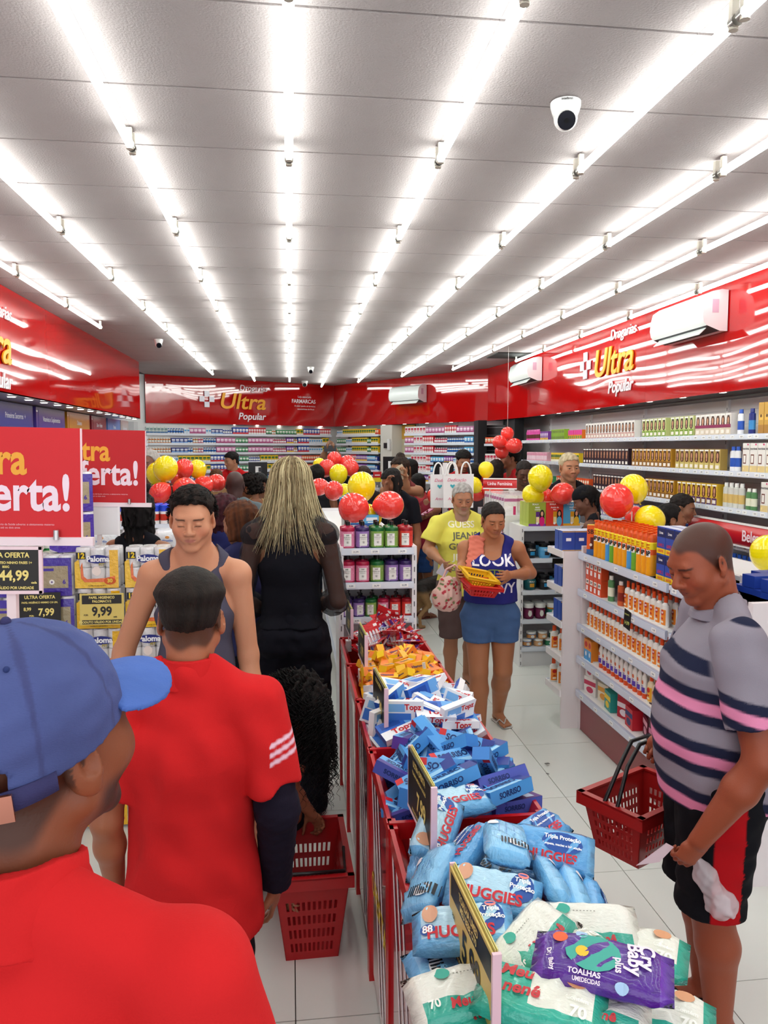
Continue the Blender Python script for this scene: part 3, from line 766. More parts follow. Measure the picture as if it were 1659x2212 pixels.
        if tt in ('tank', 'strap'):
            for i, s in enumerate((-1, 1)):
                P.append(ell(T(s*(sw+.012), 0, .785), V(.038+o.get('hole', 0), .12, .075)*h, .01, np.column_stack([rt, fw, up]), sub=True))
            P.append(ell(T(0, .04, .845), V(.055, .08, .055)*h, .01, sub=True)); P.append(ell(T(0, -.06, .85), V(.05, .05, .035)*h, .01, sub=True))
        v, fa = solid(P, cell, cuts=cuts, disp=folds(fl, .11*h/1.7, int(h*1000)+len(label), st=o.get('st', (1, 1, 2.2)), n=8) if fl else None)
        cc = o['col']
        if 'cf' in o: cc = (lambda fnc: (lambda vv: fnc(vv, T, h, F)))(o['cf'])
        sg = organic('shirt' if tt != 'tank' else 'tank_top', [(v, fa, cc)], root, (o.get('mat', 'knit'),))
        if tt == 'polo':
            cr = solid([cap(nk-up*.020*h-fw*.004, nk+up*(.008+o.get('ch', .022))*h-fw*.004, nr+.034, nr+.015, .004), cap(nk-up*.03*h, nk+up*.10*h, nr+.007, nr+.005, .002, True)], max(.0035, cell*.6), cuts=[(nk+up*o.get('ch', .022)*h, up+fw*.35), (nk-up*.016*h, -up-fw*.25)], disp=folds(.002, .05, 8))
            organic('collar', [(*cr, o.get('collar', o['col']))], root, ('knit',))
        if o.get('belly'): pass
    if low:
        o = low; ty = o['type']; ex = o.get('ease', .008); e2 = min(ex, .005)
        P = [ecap(T(0, 0, .515), T(0, A*.1, o.get('waist', .585)), rt, (hp*h+e2, dh*h+e2), (wa*h+e2+.002, (da)*h+e2), .03)]
        if f or A > .01: P += [ell(T(s*.042*w, -.045-A*.3, .515), V(.05, .045, .05)*h*(1+A*2)+e2*.6, .04) for s in (-1, 1)]
        if ty == 'skirt': P.append(ecap(T(0, 0, .52), V(0, 0, o['hem'])*h, V(1, 0, 0), (.10*w*h, .075*h), (.095*w*h, .075*h), .03)); cuts = [((0, 0, o['hem']*h), (0, 0, -1)), (T(0, 0, o.get('waist', .585)+.01), up)]
        else:
            flare = o.get('flare', 0)
            for Lp, (an, toe, s) in zip(legP, feet):
                a = Lp[0]; kn = a[2]; hip = a[1]
                P += [cap(hip, kn, lr+ex+.004, lr*.66+ex+.006+flare, .03), cap(kn, an, lr*.66+ex+.006+flare, lr*.5+ex+.004+flare, .02)]
            hem = o.get('hem', .03)*h; cuts = [((0, 0, hem), (0, 0, -1)), (T(0, 0, o.get('waist', .585)+.01), up)]
        v = solid(P, cell*1.15, cuts=cuts, disp=folds(o.get('fold', .004), .09, 5, st=(1, 1, .8), n=7))
        cc = o['col']
        if 'cf' in o: cc = (lambda fnc: (lambda vv: fnc(vv, T, h, F)))(o['cf'])
        organic({'skirt': 'skirt', 'shorts': 'shorts', 'trousers': 'trousers'}[ty], [(*v, cc)], root, (o.get('mat', 'knit'),))
    if shoes:
        for (an, toe, s) in feet:
            dd = toe-an; dd[2] = 0; dd /= np.linalg.norm(dd); side = V(dd[1], -dd[0], 0)
            if shoes['type'] == 'flip':
                z = V(0, 0, .007)
                hl = an-dd*.034*h; hl[2] = .008; te = toe+dd*.016*h; te[2] = .008; mid = (hl+te)/2
                v = solid([ecap(hl, mid, side, (.022*h, .006), (.022*h, .006), .01), ecap(mid, te-dd*.02*h, side, (.022*h, .006), (.027*h, .006), .01)], .004)
                so = organic('flip_flop', [(*v, shoes['col'])], root, ('satin',))
                kx = toe-dd*.012*h+side*(-s)*.012*h; kx[2] = .026*h*.6+.01
                B = MB()
                for q in (-1, 1):
                    e = an+dd*.03*h+side*q*.026*h; e[2] = .014; m_ = (kx+e)/2+V(0, 0, .018*h)+side*q*.004
                    B.tube([tuple(kx), tuple(m_), tuple(e)], .0045, shoes.get('strap', shoes['col']), 'plastic', 5)
                B.build('strap', so)
            else:
                P = [ecap(an-dd*.02*h+V(0, 0, -.012*h), toe-dd*.02*h, side, (.024*h, .03*h), (.029*h, .016*h), .02), ecap(V(an[0], an[1], .012)-dd*.02*h, V(toe[0], toe[1], .012)-dd*.01*h, side, (.026*h, .012), (.03*h, .012), .006), cap(an, an+V(0, 0, .01*h), .026*h, .024*h, .02)]
                v = solid(P, max(cell, .006), cuts=[((0, 0, .002), (0, 0, -1))]); organic('shoe', [(*v, shoes['col'])], root, ('satin',))
    if hair:
        hs = hair_build(F, hair, root, cell)
    root.location = (loc[0], loc[1], loc[2] if len(loc) > 2 else 0); root.rotation_euler = (0, 0, math.radians(face))
    root['_f'] = 0; del root['_f']
    return root, F, T, joints
# ---------------------------------------------------------------- product shapes
_g = {}
def glyphs(body, size, bold=0., shear=0., space=1.):
    key = (body, bold, shear, space)
    if key not in _g:
        c = bpy.data.curves.new('t', 'FONT'); c.body = body; c.size = 1; c.align_x = 'CENTER'; c.align_y = 'CENTER'; c.offset = bold; c.shear = shear; c.space_character = space; c.resolution_u = 3
        o = bpy.data.objects.new('t', c); me = o.to_mesh()
        _g[key] = ([tuple(v.co) for v in me.vertices], [tuple(p.vertices) for p in me.polygons]); o.to_mesh_clear(); bpy.data.objects.remove(o); bpy.data.curves.remove(c)
    vs, fs = _g[key]; return [(x*size, y*size, z) for x, y, z in vs], fs
def face_text(B, body, size, pos, col, R=None, bold=.02, shear=0, sx=1., m='paper', cyl=None, flip=False, right=False):
    """text on the plane facing -Y at pos (or wrapped on a cylinder of radius cyl)"""
    vs, fs = glyphs(body, size, bold, shear); out = []; mx_ = max(v[0] for v in vs) if right else 0
    for x, y, z in vs:
        x = (x-mx_)*sx
        if cyl: a = (x+pos[0])/cyl; p = Vector((math.sin(a)*(cyl+.0006), -math.cos(a)*(cyl+.0006)+(pos[1] if len(pos) > 3 else 0), pos[2]+y))
        elif R is not None: p = Vector(pos)+R @ Vector((x, y, 0))
        else: p = Vector((pos[0]+x, pos[1], pos[2]+y))
        out.append(p)
    B.add(out, fs, col, m)
RX = Euler((math.pi/2, 0, 0)).to_matrix()
RTOP = Matrix.Identity(3)
def rect(B, x0, z0, x1, z1, y, col, m='paper'): B.quad((x0, y, z0), (x1, y, z0), (x1, y, z1), (x0, y, z1), col, m)
def oval(B, cx, cz, rx, rz, y, col, n=12, m='paper', a0=0): B.add([(cx+rx*math.cos(2*math.pi*i/n+a0), y, cz+rz*math.sin(2*math.pi*i/n+a0)) for i in range(n)], [tuple(range(n))], col, m)
def carton(w, d, h, base, parts=(), side=None, m='paper', top=None):
    """front faces -Y; parts in front fractions: ('r',x0,z0,x1,z1,col) ('o',cx,cz,rx,rz,col) ('t',text,cx,cz,size,col)"""
    B = MB(); B.box((0, 0, h/2), (w, d, h), base, m); y = -d/2
    if side: B.quad((w/2+.0004, -d/2, 0), (w/2+.0004, d/2, 0), (w/2+.0004, d/2, h), (w/2+.0004, -d/2, h), side, m); B.quad((-w/2-.0004, d/2, 0), (-w/2-.0004, -d/2, 0), (-w/2-.0004, -d/2, h), (-w/2-.0004, d/2, h), side, m)
    if top: B.quad((-w/2, -d/2, h+.0004), (w/2, -d/2, h+.0004), (w/2, d/2, h+.0004), (-w/2, d/2, h+.0004), top, m)
    for i, p in enumerate(parts):
        yy = y-.0004*(i+1)
        if p[0] == 'r': rect(B, -w/2+p[1]*w, p[2]*h, -w/2+p[3]*w, p[4]*h, yy, p[5], m)
        elif p[0] == 'o': oval(B, -w/2+p[1]*w, p[2]*h, p[3]*w, p[4]*h, yy, p[5], m=m)
        elif p[0] == 't': face_text(B, p[1], p[4]*h, (-w/2+p[2]*w, yy, p[3]*h), p[5], bold=.02)
    return B
def hair_box(base, skin='C89070', hair='2A1A14', low=None, w=.075, h=.17, txt=None, band=None):
    P = [('r', .05, .03, .95, .35, low or base), ('o', .5, .66, .33, .27, hair), ('o', .5, .52, .34, .16, hair), ('o', .5, .68, .17, .14, skin), ('o', .5, .49, .12, .08, skin), ('r', .2, .10, .8, .26, 'F0E8DC')]
    if band: P.append(('r', 0, .36, 1, .5, band))
    P.append(('r', .1, .9, .9, .97, 'F4F0EA' if not txt else txt))
    return carton(w, .06, h, base, P, m='paper')
PM = {}
def pm(k, B, name=None): PM[k] = B.mesh(name or k); return PM[k]
def col_name(c):
    r, g, b = (int(c[i:i+2], 16) for i in (0, 2, 4)); mx, mn = max(r, g, b), min(r, g, b)
    if mx-mn < 28: return 'white' if mx > 190 else ('grey' if mx > 90 else 'black')
    if r >= g and r >= b:
        if b > g+15: return 'pink' if r > 190 else 'wine'
        if g > r*.78: return 'yellow'
        if g > r*.45: return 'orange' if r > 170 else 'brown'
        return 'red' if r > 150 else 'dark red'
    if b >= g: return 'purple' if r > g*1.12 else ('light blue' if g > 130 else 'blue')
    return 'green'
# bottle of repellent lotion: white with orange cap and orange label
def lotion(capc='E0501C', body='EDEAE4', lab='EC8A2C', w=.03, h=.17, oval_=True, txt='OFF', upside=False):
    B = MB()
    if not upside:
        B.lathe([(w*.9, 0, body), (w, .006, body), (w, h*.62, body), (w*.92, h*.70, body), (w*.45, h*.77, body), (w*.42, h*.78, capc), (w*.48, h*.785, capc), (w*.46, h, capc), (w*.2, h*1.0, capc)], 14, 'plastic', sy=.62)
        y = -w*.62
        B.add([(math.sin(a)*w*1.01, -math.cos(a)*w*.63, z) for z in (h*.07, h*.56) for a in [(-.9+1.8*i/8) for i in range(9)]], [(i, i+1, 10+i, 9+i) for i in range(8)], lab, 'paper', True)
        for k, (zz, cc, rz) in enumerate(((h*.46, 'C42018', .014),)): oval(B, 0, zz, w*.52, rz, y-.0012, cc)
        rect(B, -w*.45, h*.14, w*.45, h*.2, y-.001, 'F4E8D0'); rect(B, -w*.3, h*.25, w*.3, h*.3, y-.001, 'C42018')
        if txt: face_text(B, txt, .015, (0, y-.0018, h*.46), 'FFFFFF', bold=.03)
    else:
        B.lathe([(w*.8, 0, capc), (w*.82, .028, capc), (w*.9, .03, body), (w, h*.3, body), (w*.85, h*.8, body), (w*.4, h*.97, body), (w*.2, h, body)], 14, 'plastic', sy=.6)
        B.add([(math.sin(a)*w*1.0, -math.cos(a)*w*.63, z) for z in (h*.24, h*.44) for a in [(-.9+1.8*i/8) for i in range(9)]], [(i, i+1, 10+i, 9+i) for i in range(8)], '5A3AA8', 'paper', True)
        oval(B, 0, h*.62, w*.4, .012, -w*.58, 'D86030'); rect(B, -w*.4, h*.47, w*.4, h*.5, -w*.6, '5A3AA8')
    return B
pm('lotion', lotion(), 'lotion_bottle'); pm('lotion_violet', lotion(upside=True, h=.15, w=.027), 'lotion_bottle'); pm('lotion_back', lotion(txt=None), 'lotion_bottle')
pm('lotion_bee', lotion(lab='F0B030', txt=None, body='E8D8B8', h=.16), 'lotion_bottle')
def spray(c='F0A018', c2='E85A18', txt='SBP'):
    B = MB(); r = .029; h = .235
    B.lathe([(r*.9, 0, 'B8B8B8'), (r, .004, c), (r, .06, c), (r, .12, c2), (r, .15, 'F2D81C'), (r, .185, 'F2D81C'), (r*.93, .19, 'E0581C'), (r*.9, .215, 'E0581C'), (r*.75, .232, 'E0581C'), (r*.4, .236, 'E0581C')], 18, 'metal' if 0 else 'plastic')
    B.box((0, -.012, .238), (.018, .03, .012), 'D84C14', 'plastic')
    B.add([(math.sin(a)*r*1.012, -math.cos(a)*r*1.012, z) for z in (.108, .146) for a in [(-.8+1.6*i/8) for i in range(9)]], [(i, i+1, 10+i, 9+i) for i in range(8)], 'F4F0E8', 'paper', True)
    face_text(B, txt, .036, (0, 0, .127), '101010', cyl=r*1.02, bold=.05, sx=.8)
    face_text(B, 'LEVE+', .015, (0, 0, .175), 'D03010', cyl=r*1.01, bold=.03); face_text(B, 'PAGUE-', .012, (0, 0, .16), 'D03010', cyl=r*1.01, bold=.03)
    return B
pm('spray', spray(), 'spray_can'); pm('spray_blue', spray('4A98D8', 'E87020'), 'spray_can'); pm('spray_green', spray('6AA830', 'E87020'), 'spray_can')
def soap_parts(liq, lab, petal):
    """500 ml square-shouldered liquid soap with dark cap: body, label, cap meshes"""
    r = .042
    B = MB(); B.lathe([(r*.93, 0, liq), (r, .004, liq), (r, .012, petal), (r, .105, liq), (r, .118, liq), (r*.93, .127, liq), (r*.4, .133, liq), (r*.28, .134, liq), (r*.28, .142, liq)], 22, 'gel' if 0 else 'plastic')
    R = random.Random(hash(lab) % 99+3)
    for i in range(34):
        a = R.uniform(0, 6.28); z = R.uniform(.014, .102); s = R.uniform(.003, .007); n = Vector((math.cos(a), math.sin(a), 0)); t = Vector((-n.y, n.x, 0)); c = n*(r+.0007)
        q = R.uniform(0, 3); u = t*math.cos(q)*s+Vector((0, 0, math.sin(q)*s)); w = (t*-math.sin(q)+Vector((0, 0, math.cos(q))))*s*.5
        B.add([c+Vector((0, 0, z))+u, c+Vector((0, 0, z))+w, c+Vector((0, 0, z))-u, c+Vector((0, 0, z))-w], [(3, 2, 1, 0)], R.choice(lab_cols[lab]), 'plastic')
    body = B.mesh('soap_bottle')
    L = MB(); L.add([(math.sin(a)*r*1.03, -math.cos(a)*r*1.03, z) for z in (.02, .092) for a in [(-.55+1.1*i/6) for i in range(7)]], [(i, i+1, 8+i, 7+i) for i in range(6)], 'F0EEE8', 'paper', True)
    face_text(L, 'zoé', .012, (0, 0, .084), '202020', cyl=r*1.04); face_text(L, lab[:9], .009, (0, 0, .070), '202020', cyl=r*1.04, bold=0); face_text(L, 'DE BANHO', .006, (0, 0, .060), '404040', cyl=r*1.04, bold=0)
    for k in range(3):
        for q in range(8):
            a = q*math.pi/4+k; rr = .002+.0028*k; x, z = math.cos(a)*rr, .041+math.sin(a)*rr; aa = x/(r*1.04)
            c = Vector((math.sin(aa)*r*1.042, -math.cos(aa)*r*1.042, z)); L.add([c+Vector((-.0012, 0, 0)), c+Vector((0, 0, -.0012)), c+Vector((.0012, 0, 0)), c+Vector((0, 0, .0012))], [(0, 1, 2, 3)], '202020', 'paper')
    label = L.mesh('front_label')
    C = MB(); C.lathe([(.013, .140, '15100F'), (.013, .160, '15100F'), (.012, .162, '15100F')], 14); capm = C.mesh('cap')
    C = MB(); C.lathe([(.014, .136, '121214'), (.014, .152, '121214'), (.005, .155, '121214'), (.0045, .172, '121214')], 12); C.box((0, -.008, .176), (.016, .042, .008), '121214', 'plastic'); pump = C.mesh('pump')
    return body, label, capm, pump
lab_cols = {'FLOR DE CEREJEIRA': ['E89AB4', 'F4C8D8', 'C84A74', 'F8E0E8'], 'LAVANDA ROSA': ['B890C8', 'D0B0DC', '7A5A98', 'E8D8F0'], 'CAPIM DO MATO': ['A8C070', 'D8E0A0', '5A8A3A', 'F0F0D0'], 'FRUTAS VERMELHAS': ['E84A3A', 'F06A58', 'B01818', 'F08070']}
SOAP = {k: soap_parts(l, k, p) for k, l, p in (('FLOR DE CEREJEIRA', 'A81840', 'E088A8'), ('LAVANDA ROSA', '34205A', '9A78B8'), ('CAPIM DO MATO', '14602C', '84A850'), ('FRUTAS VERMELHAS', '9A1420', 'D84038'))}
def soap(k, loc, pump, label, group, s=1.):
    b, l, c, p = SOAP[k]; o = inst('soap_bottle', b, None, loc, (0, 0, random.uniform(-.25, .25))); o.scale = (s, s, s)
    tag(o, label, 'soap bottle', group); inst('front_label', l, o); inst('pump' if pump else 'cap', p if pump else c, o); return o
def jar(body, capc, lab, w=.04, h=.09, txt=None):
    B = MB(); B.lathe([(w*.9, 0, body), (w, .005, body), (w, h*.12, lab), (w, h*.62, body), (w, h*.7, body), (w*.9, h*.71, capc), (w*1.04, h*.72, capc), (w*1.04, h*.97, capc), (w*.98, h, capc)], 18)
    oval(B, 0, h*.37, w*.4, h*.2, -w-.001, 'F4F0E8'); 
    if txt: face_text(B, txt, w*.36, (0, 0, h*.55), 'F4F0E8', cyl=w*1.01)
    return B
def pot(body, capc, lab='7AB8E0', txt='SKALA'):
    B = MB(); B.lathe([(.044, 0, body), (.055, .02, body), (.06, .07, body), (.052, .095, body), (.046, .10, capc), (.05, .102, capc), (.05, .125, capc), (.046, .13, capc)], 22)
    face_text(B, txt, .018, (0, 0, .078), 'F4F0E8', cyl=.061); B.add([(math.sin(a)*.0612, -math.cos(a)*.0612, z) for z in (.03, .062) for a in [(-.35+.7*i/5) for i in range(6)]], [(i, i+1, 7+i, 6+i) for i in range(5)], lab, 'paper', True)
    return B
pm('pot_black', pot('16161C', '101014', '2A90C8'), 'cream_pot'); pm('pot_blue', pot('5AA8DC', '101014', '2A2A34'), 'cream_pot'); pm('pot_teal', pot('0E5A60', '101014', 'D89A30'), 'cream_pot')
pm('jar_plum', jar('5A1438', 'F0F0EC', '7A2850', .045, .14, 'óleo'), 'cream_jar'); pm('jar_gold', jar('B87818', 'F0F0EC', '2A7A70', .045, .14, 'óleo'), 'cream_jar')
pm('tub_blue', jar('3A78B8', 'F0F0EC', 'E0A060', .042, .065), 'cream_tub'); pm('tub_green', jar('1E6A48', 'F0F0EC', '3A9068', .042, .065), 'cream_tub'); pm('tub_tan', jar('D89858', 'F0F0EC', 'E8B888', .042, .065), 'cream_tub'); pm('tub_navy', jar('3A4A8A', 'F0F0EC', '8A8AC0', .042, .065), 'cream_tub')
# kit boxes with a drawn woman on the front
def kit(base, dress, txt, sub, side='E8B020', right=None):
    w, d, h = .155, .085, .215
    B = carton(w, d, h, base, [('r', .0, .0, 1, .12, side), ('r', .42, .10, .64, .62, '5A2A7A' if base == '9AA838' else 'D8981C'), ('r', .44, .14, .62, .40, 'F0D8A0'), ('o', .78, .5, .15, .2, '1A1010'), ('o', .78, .38, .14, .2, '1A1010'), ('o', .78, .53, .075, .1, 'E0A080'), ('o', .78, .22, .16, .2, dress), ('o', .5, .14, .07, .05, 'F4F0F4'), ('t', 'SKALA', .38, .92, .09, 'FFFFFF'), ('t', txt, .5, .79, .085, 'FFFFFF'), ('t', sub, .5, .70, .06, 'FFFFFF')], side=right or side, top='D8D0B0')
    return B
pm('kit_green', kit('9AA838', 'D81878', 'MAIS', 'CRESPOS', '7A3AA0', 'A8B848'), 'hair_kit'); pm('kit_red', kit('D8382A', '5AA8D0', 'Amido de', 'Milho', 'D04A30'), 'hair_kit'); pm('kit_blue', kit('58A8D4', 'E8B830', 'Amido', 'de Milho', 'E8A82A', 'E8A82A'), 'hair_kit')
# film packs of wet wipes
def wipes(base, front, texts, L=.2, W=.115, H=.055, seal=None, seed=0, blobs=()):
    """flow pack lying on its back: length along X, printed top at +Z"""
    R = random.Random(seed); n, m = 15, 9; vs = []; cs = []
    B = MB()
    def P(i, j, top):
        u, v = i/(n-1)*2-1, j/(m-1)*2-1; e = (1-abs(u)**5)*(1-abs(v)**4)
        x = u*L/2*(1 if abs(u) < .86 else 1.06); hh = H/2*max(e, 0)**.5; pin = 1-.10*max(0, abs(u)-.7)/.3
        z = hh*(1 if top else -1)+(.0035*math.sin(u*17+v*5+seed)*math.cos(v*11+seed)+.0022*math.sin(u*31-v*19+seed*2)+R.uniform(-.0012, .0012))*max(e, 0)**.3
        if abs(u) > .99: z = .003*math.sin(v*16)
        return (x, v*W/2*pin*(1-.04*(1-e)), z)
    for top in (1, 0):
        vs = [P(i, j, top) for i in range(n) for j in range(m)]
        for i in range(n-1):
            for j in range(m-1):
                q = (i*m+j, (i+1)*m+j, (i+1)*m+j+1, i*m+j+1); q = q if top else q[::-1]
                u, v = (i+.5)/(n-1), (j+.5)/(m-1); c = front(u, v) if top else base
                if i in (0, n-2): c = seal or base
                B.add([vs[k] for k in q], [(0, 1, 2, 3)], c, 'film', True)
    zt = H/2+.0022
    for t in texts:
        s, x, y, sz, c = t[:5]; a = t[5] if len(t) > 5 else 0
        g, fs = glyphs(s, sz, .03, .15 if len(t) > 6 else 0); ca, sa = math.cos(a), math.sin(a); out = []
        for gx, gy, gz in g:
            px, py = x*L+gx*ca-gy*sa, y*W+gx*sa+gy*ca; uu, vv = px/(L/2), py/(W/2); e = max((1-min(abs(uu), 1)**5)*(1-min(abs(vv), 1)**4), 0)
            out.append((px, py, H/2*e**.5+.0028))
        B.add(out, fs, c, 'paper')
    for (x, y, rx, ry, c) in blobs:
        out = []
        for k in range(14):
            px, py = x*L+rx*math.cos(k*.4488), y*W+ry*math.sin(k*.4488); uu, vv = px/(L/2), py/(W/2); e = max((1-min(abs(uu), 1)**5)*(1-min(abs(vv), 1)**4), 0); out.append((px, py, H/2*e**.5+.0024))
        B.add(out, [tuple(range(14))], c, 'paper')
    return B
def weld(me):
    import bmesh as bm_
    b = bm_.new(); b.from_mesh(me); bm_.ops.remove_doubles(b, verts=b.verts, dist=1e-5); b.to_mesh(me); b.free(); return me
cBl, cL, cN = '6FB4E4', 'B4DCF2', '1E4FA0'
weld(pm('wipe_front', wipes(cBl, lambda u, v: cL if v > .3 else cBl, [('HUGGIES', -.02, -.18, .034, 'D02030'), ('Tripla', .31, .24, .015, 'FFFFFF'), ('Proteção', .31, .1, .015, 'FFFFFF'), ('88', -.36, -.1, .022, 'FFFFFF')], seed=1,
    blobs=[(.31, .1, .027, .034, cN), (-.33, .22, .017, .022, 'D8A080'), (-.36, -.1, .016, .012, cN), (.31, .36, .012, .009, 'F08078')]), 'wipes_pack'))
weld(pm('wipe_back', wipes(cBl, lambda u, v: '84C2EA', [('|||||||||||', -.26, -.2, .03, '1A1A20', 1.57), ('- - - - - - -', .1, .2, .016, '3A78C0'), ('- - - - - - - -', .1, .05, .016, '3A78C0'), ('- - - - -', .06, -.12, .016, '3A78C0')], seed=2,
    blobs=[(-.26, -.2, .016, .026, 'F0F4F8'), (.24, .3, .012, .014, 'F4F0F4')]), 'wipes_pack'))
weld(pm('wipe_side', wipes(cBl, lambda u, v: '62A8DE', [('HUGGIES', 0, -.2, .03, 'D02030'), ('Tripla Proteção', .12, .22, .014, 'FFFFFF'), ('Limpeza, maciez e hidratação', .12, .06, .008, 'FFFFFF')], seed=3, blobs=[(.12, .12, .05, .026, cN)]), 'wipes_pack'))
weld(pm('wipe_green', wipes('2FA890', lambda u, v: 'E8E8DC' if (u > .42 and v > .3) else '35B09A', [('Meu', -.2, .22, .034, 'C83038', 0, 1), ('nenê', -.14, -.06, .034, 'C83038', 0, 1), ('70', .32, -.2, .03, 'F4F4EC'), ('Contém', .3, .0, .012, 'F4F4EC')], seed=4, L=.22, W=.125, blobs=[(.28, .28, .018, .014, 'D89A70')]), 'wipes_pack'))
weld(pm('wipe_white', wipes('E4E4D8', lambda u, v: 'E8E8DE' if v > .35 else '38A894', [('Meu nenê', .02, -.25, .026, 'C83038', 0, 1), ('- - - - - - -', .0, .22, .012, '8A8A80'), ('70', -.34, -.2, .022, 'F4F4EC')], seed=5, L=.22, W=.125, blobs=[(-.2, .25, .016, .012, '38A894')]), 'wipes_pack'))
weld(pm('wipe_purple', wipes('4C1E84', lambda u, v: '55268F', [('Cry', .33, .16, .036, 'F0E0F0', -1.5), ('Baby', .24, .08, .036, 'F0E0F0', -1.5), ('plus', .13, -.1, .02, 'F0E0F0', -1.5), ('TOALHAS', -.12, -.34, .013, 'F0E0F0'), ('UMEDECIDAS', -.1, -.43, .008, 'F0E0F0'), ('Dry Baby', -.38, -.2, .012, 'F0E0F0', -1.3)], seed=6, L=.235, W=.12, H=.05, seal='6A3AA8',
    blobs=[(-.07, .04, .05, .04, '3FA898'), (-.33, .22, .014, .012, 'E86030'), (-.17, .36, .011, .011, 'A8C8E8'), (.16, -.42, .012, .008, 'A8C8E8'), (-.15, .02, .012, .012, 'E8C030')]), 'wipes_pack'))
# six-sided printed cartons for the heaps: length X, height Z
def brick_box(L, W, H, top, side, end, texts=(), rects=()):
    B = MB(); B.box((0, 0, 0), (L, W, H), side, 'paper'); z = H/2
    B.quad((-L/2, -W/2, z+.0003), (L/2, -W/2, z+.0003), (L/2, W/2, z+.0003), (-L/2, W/2, z+.0003), top)
    B.quad((-L/2, W/2, -z-.0003), (L/2, W/2, -z-.0003), (L/2, -W/2, -z-.0003), (-L/2, -W/2, -z-.0003), top)
    for s in (-1, 1): B.box((s*(L/2+.0002), 0, 0), (.0006, W, H), end, 'paper')
    for k, (x0, y0, x1, y1, c) in enumerate(rects):
        for s in (1, -1): 
            q = [(x0*L, y0*W*s, s*(z+.0006+k*.0002)), (x1*L, y0*W*s, s*(z+.0006+k*.0002)), (x1*L, y1*W*s, s*(z+.0006+k*.0002)), (x0*L, y1*W*s, s*(z+.0006+k*.0002))]; B.quad(*q, c)
    for t, x, y, sz, c in texts:
        face_text(B, t, sz, (x*L, y*W, z+.0016), c, R=RTOP, bold=.03); face_text(B, t, sz*.8, (x*L, -W/2-.0012, 0), c, bold=.03)
        face_text(B, t, sz, (x*L, -y*W, -z-.0016), c, R=Euler((math.pi, 0, 0)).to_matrix(), bold=.03)
    return B
pm('paste_blue', brick_box(.19, .055, .042, '62A8E4', '4A98DC', '3A80CC', [('SORRISO', -.05, .05, .030, '15306A')], [(-.5, -.5, .5, -.25, '9CD0F0'), (.28, -.5, .5, .5, '2A3A8A'), (-.5, .1, -.38, .5, 'D02028')]), 'toothpaste_box')
pm('paste_purple', brick_box(.19, .055, .042, '62A4DC', '4A58B0', '5A3A92', [('SORRISO', -.1, .1, .026, '15306A')], [(-.5, -.5, .5, -.1, '40308A'), (.1, -.5, .5, .5, '5A2A82'), (.2, -.3, .38, .3, 'C8D8F0')]), 'toothpaste_box')
pm('topz_blue', brick_box(.15, .10, .026, '2A62C0', 'F0EEF0', '2458B8', [('Topz', .05, -.2, .04, 'C81E28')], [(-.5, -.5, .5, -.02, 'F2F2F4'), (-.42, .1, .1, .4, '1C4AA0'), (.2, -.02, .5, .5, '6AA8E4')]), 'cotton_box')
pm('topz_white', brick_box(.15, .10, .026, 'E8EEF4', 'F2F0F2', 'F0EEF0', [('Topz', .25, .28, .03, 'C81E28')], [(-.45, -.4, .2, .05, '3A78D0'), (-.4, .1, .05, .4, '7AB4E8'), (.1, -.5, .5, -.2, '2A62C0')]), 'cotton_box')
pm('vit_orange', brick_box(.095, .042, .036, 'E8741E', 'E87C1E', 'EFB81C', [('Vitamon', -.02, .0, .017, '2A2A6A')], [(-.5, -.5, .5, -.3, 'F4C81E'), (.3, -.3, .5, .5, 'F4C020'), (-.46, .1, -.3, .45, 'F8A860')]), 'vitamin_box')
pm('vit_yellow', brick_box(.095, .042, .036, 'EFA81C', 'F0B01C', 'F2C81C', [('Vitamon', .0, .05, .016, '2A2A6A')], [(-.5, -.5, -.2, .5, 'F09040'), (.3, -.35, .46, .35, 'F0F0E8'), (.33, -.3, .35, .3, '202020'), (.37, -.3, .38, .3, '202020'), (.41, -.3, .43, .3, '202020')]), 'vitamin_box')
def blister(seed):
    """toothbrush pack: red card, clear bubble with four brushes"""
    B = MB(); B.box((0, 0, 0), (.085, .21, .0016), 'C81E26', 'film'); R = random.Random(seed)
    B.box((0, -.02, .0014), (.072, .14, .001), 'E0B0B4', 'film')
    for i in range(4):
        x = -.027+.018*i; c = R.choice(['E8E8F0', 'D8E0F0', 'F0E8E8', '5A2A8A', 'E84040']); B.box((x, -.01, .005), (.006, .15, .005), 'F0ECEE', 'plastic'); B.box((x, .045, .006), (.010, .03, .008), c, 'plastic'); B.box((x, -.04, .0055), (.0065, .06, .006), R.choice(['4A6ACC', '3A9A8A', 'D84A50', '7A5AB0']), 'plastic')
    B.box((.0, -.055, .010), (.05, .03, .0012), 'F0F0F4', 'paper'); B.box((0, -.055, .0112), (.035, .012, .0008), '2A4ABC', 'paper'); B.box((0, .09, .0014), (.08, .025, .0012), 'D42830', 'film')
    B.box((.03, .088, .0028), (.02, .014, .0006), 'F0F0F0', 'paper')
    return B
for i in range(3): pm('brush%d' % i, blister(i), 'toothbrush_pack')
